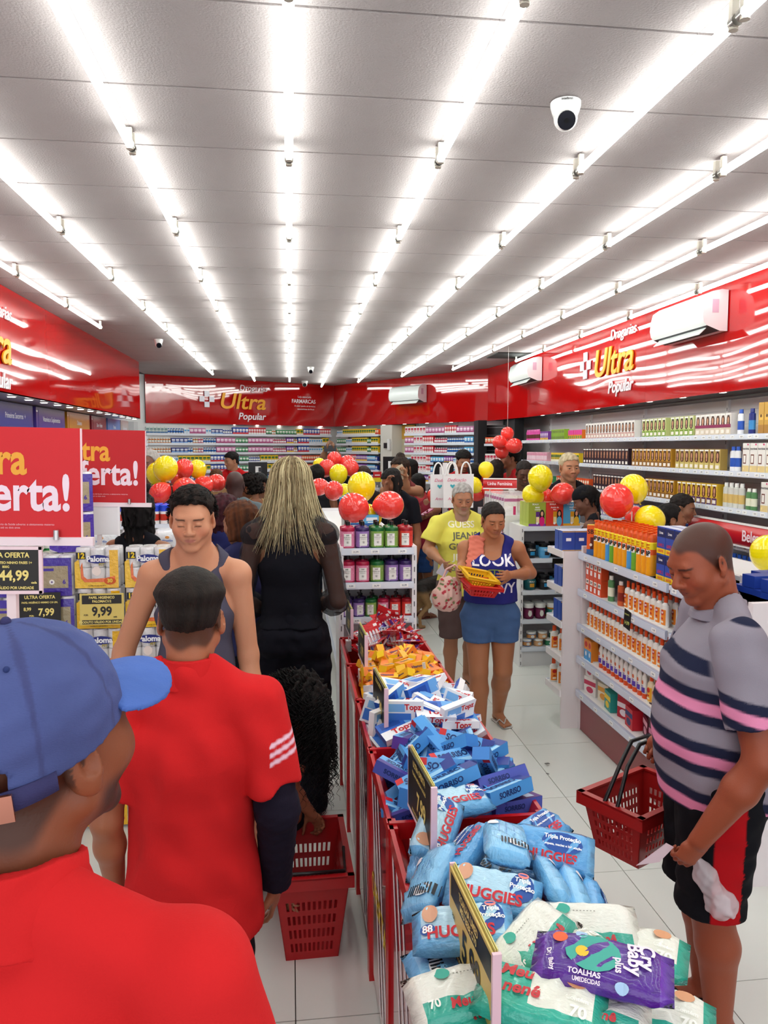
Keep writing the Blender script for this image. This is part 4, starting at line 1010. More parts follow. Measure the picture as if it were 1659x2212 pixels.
# balloons: teardrop with neck and knot, pointing down -Z
def balloon_mesh(col):
    B = MB(); pr = []
    for k in range(8): a = math.pi/2*(1-k/8); pr.append((max(.5*math.cos(a), .012), .5*math.sin(a), col))
    for k in range(12): q = k/11; pr.append((.5*max(1-q**2.1, .0)**.72+.018*q, -.64*q, col))
    B.lathe(pr, 24, 'balloon'); B.lathe([(.012, -.655, col), (.035, -.69, col), (.036, -.695, col)], 10, 'balloon'); return B
pm('balloon_red', balloon_mesh('F04038'), 'balloon'); pm('balloon_yellow', balloon_mesh('F6E010'), 'balloon')
def balloon(c, u, v, y, dpx, tilt=(0, 0), label='', group=None, z=None):
    p = at_y(u, v, y); d = dpx*y/FPX; o = inst('balloon', PM['balloon_'+c], None, tuple(p), (math.radians(tilt[1]), math.radians(tilt[0]), 0)); o.scale = (d, d, d)
    return tag(o, label, 'balloon', group)
# red plastic baskets with slotted walls
def basket(name, label, loc, rz, tw, tl, bw, bl, h, col, rows=4, cols=9, tilt=(0, 0), rim=.045, handles='front', group=None):
    t = thing(name, label, 'basket', loc, 0, group); t.rotation_euler = (tilt[0], tilt[1], rz)
    def corner(f, sx, sy): return Vector(((bw+(tw-bw)*f)/2*sx, (bl+(tl-bl)*f)/2*sy, h*f))
    sides = [((-1, -1), (1, -1), cols), ((1, -1), (1, 1), int(cols*tl/tw)), ((1, 1), (-1, 1), cols), ((-1, 1), (-1, -1), int(cols*tl/tw))]
    B = MB(); th = .0035
    for a, b, nc in sides:
        def P(u, f, o=0):
            p, q = corner(f, *a), corner(f, *b); m = p+(q-p)*u; n = (q-p).cross(Vector((0, 0, 1))).normalized(); return m-n*o
        zs = [0, .06]; 
        for r in range(rows): z0 = .10+.68*r/rows; zs += [z0, z0+.68/rows*.62]
        zs += [.84, 1.]; us = [0, .10]
        for k in range(nc): u0 = .12+.78*k/nc; us += [u0, u0+.78/nc*.55]
        us += [.92, 1.]
        for zi in range(len(zs)-1):
            for ui in range(len(us)-1):
                if zi % 2 == 0 and 2 <= zi < len(zs)-2 and ui % 2 == 0 and 2 <= ui < len(us)-2: continue
                q = [(us[ui], zs[zi]), (us[ui+1], zs[zi]), (us[ui+1], zs[zi+1]), (us[ui], zs[zi+1])]
                B.add([P(u, f) for u, f in q]+[P(u, f, th) for u, f in q], [(0, 1, 2, 3), (7, 6, 5, 4), (0, 4, 5, 1), (1, 5, 6, 2), (2, 6, 7, 3), (3, 7, 4, 0)], col, 'plastic')
    B.build('slotted_wall', t)
    B = MB(); B.box((0, 0, .003), (bw, bl, .006), col, 'plastic'); B.build('bottom', t)
    B = MB(); c = [corner(1, sx, sy)*1.0 for sx, sy in ((-1, -1), (1, -1), (1, 1), (-1, 1))]
    for i in range(4):
        p, q = c[i], c[(i+1) % 4]; d = (q-p).normalized(); n = Vector((d.y, -d.x, 0)); m = (p+q)/2+n*.008; L = (q-p).length+.03
        B.box((m.x, m.y, h-rim/2+.004), (L if abs(d.x) > .5 else .012, .012 if abs(d.x) > .5 else L, rim), col, 'plastic'); B.box((m.x-n.x*.006, m.y-n.y*.006, h+.002), (L if abs(d.x) > .5 else .024, .024 if abs(d.x) > .5 else L, .008), col, 'plastic')
    B.build('rim', t)
    B = MB()
    if handles == 'up':
        for sy in (-.12, .12):
            B.tube([(-tw/2, sy*tl*.9, h), (-tw/2*.62, sy*tl*.5, h+.13), (-.05, sy*.15, h+.2), (.05, sy*.15, h+.2), (tw/2*.62, sy*tl*.5, h+.13), (tw/2, sy*tl*.9, h)], .008, '141416', 'plastic', 6)
    elif handles == 'down':
        B.tube([(-tw/2+.01, -tl/2*.2, h+.012), (-tw/2+.02, -tl/2+.01, h+.014), (tw/2-.02, -tl/2+.01, h+.014), (tw/2-.01, -tl/2*.2, h+.012)], .007, '141416', 'plastic', 6)
    if B.v: B.build('handle', t)
    return t
# ---------------------------------------------------------------- shelving and what stands on it
ORD = ['top', 'second', 'third', 'fourth', 'fifth', 'sixth', 'seventh']
rr = random.Random(11)
def rail_tags(B, L, y, z, n, seed=0, col='E8ECF4'):
    R = random.Random(seed)
    for i in range(n):
        x = -L/2+L*(i+.5)/n+R.uniform(-.02, .02); B.box((x, y-.0012, z), (.05, .0014, .022), 'F6F6F4', 'paper'); 
        face_text(B, '%d,%02d' % (R.randint(5, 39), 99), .014, (x, y-.0026, z), '2A3A6A', bold=.01)
def shelving(label, loc, rz, L, depth, levels, z0=0., ztop=None, base='E4E2E4', kick=None, back=True, ntags=6, cat='shelf', name='shelf_unit', post='E6E4E6', posts=None, rail='C9CEDC', tags=True):
    """front faces -Y, x centred, levels = heights of the shelf tops"""
    t = thing(name, label, cat, loc, rz); ztop = ztop or max(levels)+.3
    if back:
        B = MB(); B.box((0, depth+.01, (z0+ztop)/2), (L, .02, ztop-z0), base, 'white_metal')
        for i in range(int((ztop-z0)/.12)): B.box((0, depth-.001, z0+.12*i+.1), (L, .003, .004), 'B8B4B8', 'white_metal')
        B.build('back_panel', t)
    for x in (posts if posts is not None else (-L/2, L/2)):
        B = MB(); B.box((x, depth*.5 if posts is None else depth-.01, (z0+ztop)/2), (.028, (depth+.02) if posts is None else .03, ztop-z0), post, 'white_metal')
        for k in range(int((ztop-z0)/.07)): B.box((x, -.0115 if posts is None else depth-.026, z0+.07*k+.03), (.006, .003, .03), '6A686C', 'matte')
        B.build('upright', t)
    for i, z in enumerate(levels):
        B = MB(); B.box((0, depth/2, z-.012), (L-.004, depth, .024), 'EAEAEC', 'white_metal'); s = B.build('shelf', t)
        B = MB(); B.box((0, -.006, z-.014), (L-.004, .012, .042), rail, 'plastic'); B.box((0, -.013, z-.014), (L-.006, .003, .034), 'DDE2EC', 'plastic')
        if tags: rail_tags(B, L, -.0150, z-.014, ntags, i)
        B.build('price_rail', s)
    if kick: B = MB(); B.box((0, .02, min(levels)/2-.02), (L, .03, min(levels)-.03), kick, 'paint'); B.build('kick_plate', t)
    return t
def fillrow(items, a, b, z, normal, label, group, cat, name='carton', rows=1, depthstep=.07, tiltj=.04, gap=.002, stackmax=1, seed=0, skip=0., stuff=False):
    """items: list of (mesh key, width, height, run length, colour word). a->b along the shelf front, front faces `normal`"""
    R = random.Random(seed+len(label)); a, b = Vector((*a, 0)), Vector((*b, 0)); d = (b-a); L = d.length; d.normalize(); nrm = Vector((*normal, 0)).normalized(); rz = math.atan2(nrm.x, -nrm.y)*1.0
    rz = math.atan2(nrm.y, nrm.x)+math.pi/2; x = 0; out = []; cnt = 0; SV = []
    while x < L:
        k, w, h, run, cw = R.choice(items) if seed >= 0 else items[min(int(x/L*len(items)), len(items)-1)]
        run_ = run if isinstance(run, int) else R.randint(*run)
        for q in range(run_):
            if x+w > L: x = L+1; break
            if R.random() >= skip:
                st = R.randint(1, stackmax)
                for s in range(st):
                    for r_ in range(rows):
                        p = a+d*(x+w/2)-nrm*(.035+depthstep*r_); o = inst(name, PM[k], None, (p.x, p.y, z+s*h), (0, 0, rz+R.uniform(-tiltj, tiltj)))
                        cnt += 1; tag(o, label.replace('#', cw), cat, group.replace('#', cw)); out.append(o)
            x += w+gap
    if stuff:
        B = MB(); me = bpy.data.meshes.new(name); vs, fs, cs = [], [], []; mats_ = []; mi = []; sm = []
        for o in out:
            M = Matrix.LocRotScale(o.location, o.rotation_euler, o.scale); n = len(vs); d = o.data; vs += [tuple(M @ v.co) for v in d.vertices]; at = d.color_attributes['Col'].data; k = 0
            for p in d.polygons:
                fs.append(tuple(i+n for i in p.vertices)); c = at[p.loop_start].color[:]; cs += list(c)*len(p.vertices); m_ = d.materials[p.material_index]
                if m_ not in mats_: mats_.append(m_)
                mi.append(mats_.index(m_)); sm.append(p.use_smooth)
            bpy.data.objects.remove(o)
        me.from_pydata(vs, [], fs); [me.materials.append(m_) for m_ in mats_]; me.polygons.foreach_set('material_index', mi); me.polygons.foreach_set('use_smooth', sm)
        a_ = me.color_attributes.new('Col', 'FLOAT_COLOR', 'CORNER'); a_.data.foreach_set('color', cs); me.update()
        o = inst(name, me); tag(o, label.replace('small # ', 'row of small '), cat, kind='stuff'); return [o]
    return out
# small medicine cartons and bottles in many colours
def small(k, w, h, base, P, d=.05): pm(k, carton(w, d, h, base, P), 'medicine_carton')
SM = []
for k, (c1, c2, c3) in enumerate([('E8EAEC', '4A9AD0', 'D8E4F0'), ('2A4AA8', 'F0F0F0', 'D83838'), ('F0C828', '2A6A3A', 'F4F0E0'), ('E85A28', 'F4E8D0', 'C83028'), ('3A9A60', 'F0F4EC', '2A5A40'), ('EDEDEA', 'C83050', 'E8D8DC'), ('7A3A98', 'E8D8F0', 'F0C030'), ('5AB0E0', 'F0F4F8', '2A5AA8'), ('1E2E80', 'D8DCE8', '7AA8E0'), ('D02838', 'F4E0E0', 'F0F0F0'), ('D0D8D4', '6A8A8A', '3A6A9A'), ('C87AA8', 'F4E0EC', 'A83A70')]):
    w = .05+.012*(k % 3); h = .092+.012*((k*7) % 4)
    small('m%d' % k, w, h, c1, [('r', 0, .0, 1, .28, c3), ('r', .1, .5, .9, .8, c2), ('r', .2, .34, .8, .42, c2)]); SM.append(('m%d' % k, w, h, (2, 7), col_name(c1)))
for k, (c1, c2) in enumerate([('EDEDEA', '2A6AB8'), ('2A4AA8', 'F0F0F0'), ('D8802A', 'F0F0EC'), ('C83058', 'F4E8EC')]):
    B = MB(); B.lathe([(.02, 0, c1), (.022, .004, c1), (.022, .02, c2), (.022, .055, c1), (.022, .066, c1), (.014, .075, c2), (.014, .092, c2)], 10); pm('b%d' % k, B, 'small_bottle'); SM.append(('b%d' % k, .047, .092, (2, 6), col_name(c1)))
# --- right wall shelving: five levels
RX0, RXF = 3.72, 3.3
def rwall(y0, y1, lab):
    return shelving(lab, (RXF, (y0+y1)/2, 0), -math.pi/2, y1-y0, .42, [2.04, 1.765, 1.49, 1.225, .96, .66, .36], 0, HB-.02, ntags=12, base='DAD4D6', posts=(-(y1-y0)/2+.016,))
for i, (y0, y1) in enumerate(((2.6, 3.75), (3.75, 4.95), (4.95, 6.2), (6.2, 7.75), (7.75, 9.2), (9.2, 10.7))):
    rwall(y0, y1, ['white wall shelving bay nearest the camera on the right wall', 'white wall shelving bay behind the beauty sign', 'white wall shelving bay with white shampoo cartons', 'white wall shelving bay with rows of hair colour boxes', 'white wall shelving bay beyond the bleached-hair man', 'farthest white bay of right wall shelving beside dark pillar'][i])
HB_SPEC = {'hb_white': ('E8E4E0', '3A2418', 'C89890', None), 'hb_green': ('C8D088', '2A1A14', '7AA030', None), 'hb_wine': ('E4DCD4', '4A2A1C', 'D8C8B0', '8A2050'), 'hb_dark': ('30202C', '5A3020', '2A1A2A', None), 'hb_gold': ('C08A28', '3A2014', '8A5A1C', None), 'hb_sand': ('B89850', '4A2418', 'D0C070', None), 'hb_lilac': ('8A78A0', '1A1010', 'A890B8', None), 'hb_yellow': ('D8B030', '5A2818', '5A3060', None)}
for k, (c, hr, lo, bd) in HB_SPEC.items(): pm(k, hair_box(c, hair=hr, low=lo, band=bd), 'hair_colour_box')
pm('sh_white', carton(.085, .07, .215, 'E8E4DE', [('r', .1, .3, .55, .62, '6A3020'), ('r', .18, .34, .47, .58, 'F4F0E8'), ('r', 0, 0, 1, .24, 'DCC48A'), ('o', .2, .14, .08, .05, 'F0D890'), ('t', 'PANTENE', .5, .8, .085, '3A3A44'), ('o', .78, .95, .1, .03, 'D03070')]), 'shampoo_carton')
pm('sh_gold', carton(.062, .06, .225, 'C89A40', [('r', .15, .45, .85, .62, 'E8B850'), ('r', 0, 0, 1, .3, 'A87830'), ('o', .5, .58, .2, .05, '6A4A20')]), 'shampoo_carton')
def bottle(body, capc, lab, w=.032, h=.19, m='plastic'):
    B = MB(); B.lathe([(w*.92, 0, body), (w, .006, body), (w, h*.2, lab), (w, h*.55, body), (w*.97, h*.8, body), (w*.6, h*.84, capc), (w*.66, h*.85, capc), (w*.6, h, capc)], 14, m, sy=.65); return B
pm('bt_white', bottle('E8E8EC', '2A58B8', '2A58B8'), 'shampoo_bottle'); pm('bt_blue', bottle('1E2E7A', '1E2E7A', '3A8AC8'), 'shampoo_bottle'); pm('bt_clear', bottle('CFCFC8', 'EDEDE8', 'D8B870'), 'shampoo_bottle'); pm('bt_gold', bottle('B89A58', 'C8A860', 'E8D8A8', .025, .14), 'shampoo_bottle'); pm('bt_pink', bottle('D850A0', 'E070B0', '5A2A20', .028, .15), 'shampoo_bottle'); pm('bt_green', bottle('5A8A5A', 'F0F0E8', 'E8E8D0', .03, .16), 'shampoo_bottle')
pm('bx_pink', carton(.06, .06, .12, 'E8B0C0', [('r', .1, .2, .9, .6, 'F8E0E8'), ('o', .5, .75, .3, .12, 'D86A98')]), 'soap_carton'); pm('bx_lime', carton(.05, .06, .13, '8AB030', [('r', .3, .1, .7, .9, '2A1A3A'), ('o', .5, .5, .15, .2, '90C040')]), 'hair_kit_carton'); pm('bx_multi', carton(.06, .06, .11, 'E87820', [('r', 0, .5, 1, 1, 'D83890'), ('r', .2, .1, .8, .4, '3A9A40')]), 'hair_kit_carton')
def rrow(lev, z, spec):
    """spec: (y far, y near, key, width, height, colour word, what, cat)"""
    for (ya, yb, k, w, h, cw, what, cat) in spec:
        fillrow([(k, w, h, 50, cw)], (RXF, ya), (RXF, yb), z, (-1, 0), '%s on %s right-wall shelf' % (what, ORD[lev]), '%s, %s right-wall shelf' % (what, ORD[lev]), cat, what.split()[-1] if 0 else PM[k].name.split('.')[0], gap=.003, seed=1)
        if h < .2: fillrow([(k, w, h, 50, cw)], (RXF, ya), (RXF, yb), z, (-1, 0), '%s on %s right-wall shelf' % (what, ORD[lev]), '%s, %s right-wall shelf' % (what, ORD[lev]), cat, PM[k].name.split('.')[0], gap=.003, seed=1, skip=.0) if 0 else None
HCB = 'box'
rrow(0, 2.04, [(10.6, 10.0, 'bt_pink', .06, .15, 'pink', 'pink cosmetic bottle', 'bottle'), (9.95, 9.6, 'm6', .06, .1, 'purple', 'purple cosmetic carton', HCB), (9.5, 9.0, 'bx_lime', .05, .13, 'green', 'lime and black hair kit carton', HCB), (8.9, 8.4, 'bx_multi', .06, .11, 'orange', 'orange and pink hair kit carton', HCB),
    (8.35, 7.05, 'hb_white', .075, .17, 'white', 'white hair colour box with portrait', HCB), (6.95, 6.42, 'hb_green', .075, .17, 'green', 'green hair colour box with portrait', HCB), (7.0, 6.0, 'hb_green', .075, .17, 'green', 'green hair colour box with portrait', HCB) if 0 else (6.40, 6.0, 'hb_green', .075, .17, 'green', 'lime green hair colour box with portrait', HCB),
    (5.98, 5.45, 'hb_wine', .07, .17, 'wine', 'cream hair colour box with wine band', HCB), (5.42, 5.30, 'bt_white', .062, .19, 'white', 'white shampoo bottle with blue cap', 'bottle'), (5.28, 5.16, 'bt_blue', .062, .19, 'blue', 'navy blue shampoo bottle', 'bottle'), (5.13, 4.3, 'sh_gold', .064, .225, 'gold', 'tall gold shampoo carton', HCB), (4.2, 2.7, 'bt_white', .066, .19, 'white', 'white hair care bottle', 'bottle')])
rrow(1, 1.765, [(10.5, 9.6, 'bx_pink', .062, .12, 'pink', 'pink soap carton', HCB), (9.5, 8.5, 'm2', .07, .095, 'yellow', 'yellow soap carton', HCB), (8.4, 7.2, 'hb_dark', .075, .17, 'black', 'dark plum hair colour box with portrait', HCB), (7.15, 6.35, 'hb_gold', .075, .17, 'gold', 'gold hair colour box with portrait', HCB), (6.3, 5.55, 'hb_sand', .075, .17, 'sand', 'sand yellow hair colour box with portrait', HCB), (5.5, 5.34, 'bt_white', .06, .19, 'white', 'white and blue shampoo bottle', 'bottle'), (5.3, 4.85, 'sh_white', .09, .215, 'white', 'white shampoo carton with window', HCB), (4.82, 2.7, 'bt_clear', .066, .19, 'white', 'pearl shampoo bottle', 'bottle')])
rrow(2, 1.49, [(10.5, 9.4, 'm4', .06, .1, 'green', 'green soap carton', HCB), (9.3, 8.2, 'm3', .06, .1, 'orange', 'orange soap carton', HCB), (8.1, 6.9, 'hb_dark', .075, .17, 'black', 'dark hair colour box with portrait', HCB), (6.85, 6.3, 'hb_gold', .075, .17, 'gold', 'amber hair colour box with portrait', HCB), (6.25, 5.62, 'hb_yellow', .075, .17, 'yellow', 'yellow and plum hair colour box with portrait', HCB), (5.58, 5.3, 'bt_clear', .066, .19, 'white', 'pearl conditioner bottle', 'bottle'), (5.28, 5.1, 'bt_green', .06, .16, 'green', 'clear and green toiletry bottle', 'bottle'), (5.06, 4.6, 'sh_white', .09, .215, 'white', 'white conditioner carton with window', HCB), (4.58, 2.7, 'bt_clear', .066, .19, 'white', 'clear shampoo bottle', 'bottle')])
rrow(3, 1.225, [(9.6, 8.0, 'hb_dark', .075, .17, 'black', 'dark tint box with portrait', HCB), (7.9, 6.9, 'hb_lilac', .075, .17, 'lilac', 'lilac tint box with portrait', HCB), (6.8, 6.0, 'hb_lilac', .075, .17, 'lilac', 'lilac hair colour box with portrait', HCB), (5.9, 5.0, 'bt_gold', .052, .14, 'gold', 'small gold-capped oil bottle', 'bottle'), (4.9, 3.0, 'bt_white', .062, .19, 'white', 'white lotion bottle', 'bottle')])
rrow(5, .66, [(6.5, 3.0, 'bt_gold', .056, .14, 'gold', 'small amber lotion bottle', 'bottle')])
rrow(4, .96, [(8.0, 5.6, 'm0', .06, .08, 'white', 'white toiletry carton', HCB), (5.5, 3.0, 'bt_white', .062, .19, 'blue', 'pale blue lotion bottle', 'bottle')])
# beauty department sign on the rail
def curved_sign(label, loc, rz, L, H, txt, size, col='C4161E', txtoff=0, legs=False):
    t = thing('department_sign', label, 'sign', loc, rz); n = 8; vs = []
    for i in range(n+1):
        a = -.9+1.8*i/n
        for x in (-L/2, L/2): vs.append((x, -math.cos(a)*H*.5+H*.25, math.sin(a)*H*.62))
    B = MB(); B.add(vs, [(2*i, 2*i+1, 2*i+3, 2*i+2) for i in range(n)], col, 'paint', True)
    B.add(vs[0::2], [tuple(range(n, -1, -1))], 'E8D8DC', 'plastic'); B.add(vs[1::2], [tuple(range(n+1))], 'E8D8DC', 'plastic'); B.box((0, H*.02, 0), (L, .006, H*.97), 'E8D8DC', 'plastic'); B.build('panel', t)
    B = MB(); B.box((0, -.0, H*.5+.006), (L, .03, .012), 'F4F0F0', 'plastic'); B.box((0, -.0, -H*.5-.006), (L, .03, .012), 'F0ECEE', 'plastic'); B.build('holder', t)
    text(txt, size, 'F4DDE6', t, (txtoff, -H*.255, 0), bold=size*.02, sx=.9)
    if legs:
        B = MB()
        for x in (-L*.3, L*.3): B.cyl((x, 0, -H*.5), (x, 0, -H*.5-.12), .004, 'E8E4E4', 'plastic', n=8)
        B.build('leg', t)
    return t
curved_sign('red curved department sign in white frame on the right wall shelf rail', (3.25, 5.30, 1.315), -math.pi/2, 1.15, .15, 'Beleza', .11, txtoff=.30)
# dark pillars beside the passage
for (x0, y0, w, d, lab) in ((3.35, 11.3, .12, .5, 'black pillar at far end of the right wall shelving'), (3.0, 12.0, .12, .3, 'black pillar at right end of the slanted back shelving')):
    B = MB(); B.box((x0, y0, HB/2), (w, d, HB), '14131A', 'satin'); B.box((x0, y0-d/2-.01, HB/2), (w+.02, .02, HB), '0E0D12', 'satin'); tag(B.build('black_pillar'), lab, 'pillar')
shelving('narrow dark display shelf between the two black pillars', (3.17, 11.75, 0), -.6, .42, .2, [2.0, 1.72, 1.45, 1.2, .9], 0, 2.3, base='2A2226', post='16141A', ntags=2, rail='2A2630', tags=False)
for zz, kk in ((2.0, ('m3', .05, .1, 50, 'orange')), (1.72, ('m5', .05, .1, 50, 'white')), (1.45, ('m0', .05, .08, 50, 'white')), (1.2, ('b2', .047, .09, 50, 'orange'))):
    fillrow([kk], (3.03, 11.83), (3.3, 11.63), zz, (-.56, -.83), '# cosmetic item on the dark shelf between the black pillars', '# items between the pillars', 'cosmetics', PM[kk[0]].name.split('.')[0])
# --- back wall shelving with medicines
def backunit(a, b, lab, levels, depth=.3, ext=0): 
    a, b = Vector((*a, 0)), Vector((*b, 0)); m = (a+b)/2; return shelving(lab, (m.x, m.y, 0), math.atan2(b.y-a.y, b.x-a.x), (b-a).length, depth, levels, 0, HB+.01, ntags=8, tags=False, posts=(-(b-a).length/2+.016,), rail='E8E8EE')
LB = [2.19, 2.02, 1.85, 1.68, 1.51, 1.34, 1.17]
def lerp2(a, b, t): return (a[0]+(b[0]-a[0])*t, a[1]+(b[1]-a[1])*t)
BA, BBk = lerp2(BL0, BL1, .0), lerp2(BL0, BL1, .985)
nB = Vector((BL1[1]-BL0[1], -(BL1[0]-BL0[0]), 0)).normalized()
for i in range(3):
    backunit(lerp2(BA, BBk, i/3), lerp2(BA, BBk, (i+1)/3), ['white medicine shelving bay left of the cashier', 'white medicine shelving bay behind the cashier', 'white medicine shelving bay at the right end of back wall'][i], LB)
for li, z in enumerate(LB[:6]):
    fillrow(SM, BA, BBk, z, (nB.x, nB.y), 'small # medicine pack on %s shelf of the back wall' % ORD[li], 'small # packs, %s back-wall shelf' % ORD[li], 'medicine', 'medicine_pack', seed=20+li, gap=.004, stuff=li > 2)
nR = Vector((BR1[1]-BL1[1], -(BR1[0]-BL1[0]), 0)).normalized()
R0, R1 = on_seg(BL1, BR1, 727, 940), on_seg(BL1, BR1, 818, 940)
R2, R3 = on_seg(BL1, BR1, 874, 940), on_seg(BL1, BR1, 1058, 940)
R0, R1, R2, R3 = [(p[0], p[1]) for p in (R0, R1, R2, R3)]
backunit(R0, R1, 'white medicine shelving just left of the beige passage', LB); backunit(R2, lerp2(R2, R3, .5), 'white medicine shelving just right of the beige passage', LB); backunit(lerp2(R2, R3, .5), R3, 'white medicine shelving beside the black pillar', LB)
SMy = [('m2', .07, .095, (3, 7), 'yellow'), ('m3', .05, .1, (3, 6), 'orange'), ('m4', .062, .11, (2, 4), 'green'), ('m0', .05, .08, (2, 4), 'white')]
for li, z in enumerate(LB[:6]):
    fillrow(SMy if li < 3 else SM, R0, R1, z, (nR.x, nR.y), 'small # medicine pack, %s shelf left of the passage' % ORD[li], 'small # packs, %s shelf left of passage' % ORD[li], 'medicine', 'medicine_pack', seed=40+li, stuff=li > 2)
    fillrow([SM[5], SM[6], SM[9], SM[11], SM[0], SM[7], SM[15], SM[12]], R2, R3, z, (nR.x, nR.y), 'small # cosmetic pack, %s shelf right of the passage' % ORD[li], 'small # packs, %s shelf right of passage' % ORD[li], 'medicine', 'cosmetic_pack', seed=60+li, gap=.008, stuff=li > 3)
# beige passage between them
P0, P1 = R1, R2; m = lerp2(P0, P1, .3)
B = MB(); B.box((0, .15, 1.18), ((Vector((*P1, 0))-Vector((*P0, 0))).length*.45, .3, 2.36), 'D8D4CC', 'satin'); o = B.build('trim_1', None, (m[0], m[1], 0), (0, 0, math.atan2(P1[1]-P0[1], P1[0]-P0[0]))); st(o)
B = MB(); B.box((.0, -.02, 1.98), (.07, .03, .1), '18181C', 'plastic'); tag(B.build('intercom', None, (m[0], m[1], 0), (0, 0, math.atan2(P1[1]-P0[1], P1[0]-P0[0]))), 'small black intercom box on the pale column left of the passage', 'intercom')
B = MB(); B.box((.12, -.03, 2.0), (.06, .04, .2), 'E4E4E4', 'plastic'); tag(B.build('dispenser', None, (m[0], m[1], 0), (0, 0, math.atan2(P1[1]-P0[1], P1[0]-P0[0]))), 'narrow white dispenser on the pale column beside the black box', 'dispenser')
m2 = lerp2(P0, P1, .76); B = MB(); B.box((0, .25, 1.05), ((Vector((*P1, 0))-Vector((*P0, 0))).length*.5, .03, 2.1), 'BDB49A', 'satin'); B.box((0, .25, 2.23), ((Vector((*P1, 0))-Vector((*P0, 0))).length*.5, .03, .26), 'C89A3A', 'satin'); st(B.build('door_1', None, (m2[0], m2[1], 0), (0, 0, math.atan2(P1[1]-P0[1], P1[0]-P0[0]))))
# --- left wall: coloured category panels over shelving
B = MB(); B.box((LW-.52, 6.3, 1.2), (.04, 13.4, 2.4), 'C8C8D4', 'satin'); st(B.build('trim_2'))
p = at_y(258, 905, 13.0); B = MB(); B.box((p[0]+.02, 13.3, HB/2), (.36, .35, HB), 'C9C9CB', 'satin'); st(B.build('trim_3'))
for (ya, yb, c, tx) in ((6.2, 7.05, '3A3A8A', 'Infantil'), (7.1, 8.1, '2E3C8E', 'Primeiros Socorros  +'), (8.2, 9.2, '4A3A90', 'Vitaminas e Suplementos'), (9.3, 10.3, 'C08018', 'Diabetes'), (10.4, 11.2, '8A2030', 'Dor e Febre'), (11.3, 12.1, '5A7ABC', 'Fitness'), (12.15, 12.7, 'B8A8A8', 'Suplementos')):
    t = thing('category_panel', '%s category board reading %s on the left wall' % (col_name(c), tx.replace('  +', '')), 'sign', (LW-.36, (ya+yb)/2, 2.24), math.pi/2)
    B = MB(); B.box((0, 0, 0), (yb-ya, .03, .24), c, 'paint'); B.box((0, -.016, 0), (yb-ya-.14, .004, .19), c, 'plastic'); B.build('panel', t); text(tx, .075, 'E8E8F0', t, (0, -.02, 0), sx=.8)
for i, (y0, y1) in enumerate(((4.2, 5.8), (5.8, 7.4), (7.4, 9.0), (9.0, 10.6), (10.6, 12.2))):
    shelving(['left wall shelving bay with green milk cans', 'left wall shelving bay beyond the milk cans', 'left wall shelving bay under the first aid board', 'left wall shelving bay under the yellow board', 'left wall shelving bay under the light blue board'][i], (LW+.02, (y0+y1)/2, 0), math.pi/2, y1-y0, .42, [2.0, 1.72, 1.45, 1.2, .95, .65, .35], 0, 2.12, ntags=8, tags=False)
pm('can_green', jar('1E8A3E', 'E8E8E4', 'E8E8D8', .06, .15, 'Nestlé'), 'milk_can'); pm('can_gold', jar('D8D0C0', 'B8904A', '2A5A98', .062, .155), 'milk_can')
for li, z in enumerate((2.0,)):
    fillrow(SM, (LW+.02, 10.9), (LW+.02, 7.2), z, (1, 0), 'small # pack on %s shelf of the left wall' % ORD[li], 'small # packs, %s left-wall shelf' % ORD[li], 'medicine', 'medicine_pack', seed=80+li, gap=.02)
for li, z in ((3, 1.2), (4, .95), (2, 1.45)):
    fillrow([('can_green', .125, .15, 20, 'green')], (LW+.02, 6.9), (LW+.02, 4.3), z, (1, 0), 'green milk powder can on %s shelf of the left wall' % ORD[li], 'green milk cans, %s left-wall shelf' % ORD[li], 'can', 'milk_can', seed=3)
# green cans seen at the left edge, on a display stand
shelving('white display stand of green milk powder cans at left edge', (-1.62, 4.95, 0), 1.1, .8, .3, [1.2, .98, .7, .4], 0, 1.5, tags=False)
for zz, ll in ((1.2, 'upper'), (.98, 'middle'), (.7, 'lower')):
    fillrow([('can_green' if ll != 'lower' else 'tub_blue', .125 if ll != 'lower' else .09, .15, 20, 'green')], (-1.78, 4.62), (-1.44, 5.28), zz, (.89, -.45), '%s can on the %s shelf of the stand at left edge' % ('green' if ll != 'lower' else 'blue', ll), 'cans, %s shelf of stand at left edge' % ll, 'can', 'milk_can', seed=4)
# --- service counter with monitors
def counter(loc, rz, L, lab):
    t = thing('service_counter', lab, 'counter', loc, rz); B = MB(); B.box((0, 0, .5), (L, .5, 1.0), 'E4E2E0', 'paint'); B.build('body', t)
    B = MB(); B.box((0, 0, 1.03), (L+.04, .56, .05), 'F0F0EE', 'paint'); B.build('worktop', t); B = MB(); B.box((0, -.26, .8), (L, .02, .14), '2A2E6A', 'paint'); B.build('front_band', t)
counter((-.3, 11.4, 0), .2, 1.9, 'white service counter with dark blue band in front of the cashier'); counter((2.0, 10.9, 0), -.45, 1.6, 'white service counter behind the tote bags')
def monitor(u, v, y, rz, w, h, lab):
    p = at_y(u, v, y); t = thing('monitor', lab, 'monitor', (p[0], p[1], p[2]), rz); B = MB(); B.box((0, 0, 0), (w, .03, h), '101014', 'plastic'); B.box((0, .017, 0), (w*.94, .004, h*.9), '0A0A0E', 'screen'); B.build('display', t)
    B = MB(); B.box((.0, -.05, -.02), (w*.28, .06, h*.62), 'E0E0E2', 'plastic'); B.box((.03, -.085, .0), (.05, .01, h*.3), '2A2A30', 'plastic'); B.build('terminal', t); B = MB(); q = p[2]-1.07; B.cyl((0, 0, -h/2), (0, 0, -q), .02, '1A1A1E', 'plastic'); B.box((0, 0, -q), (.2, .16, .015), '1A1A1E', 'plastic'); B.build('stand', t)
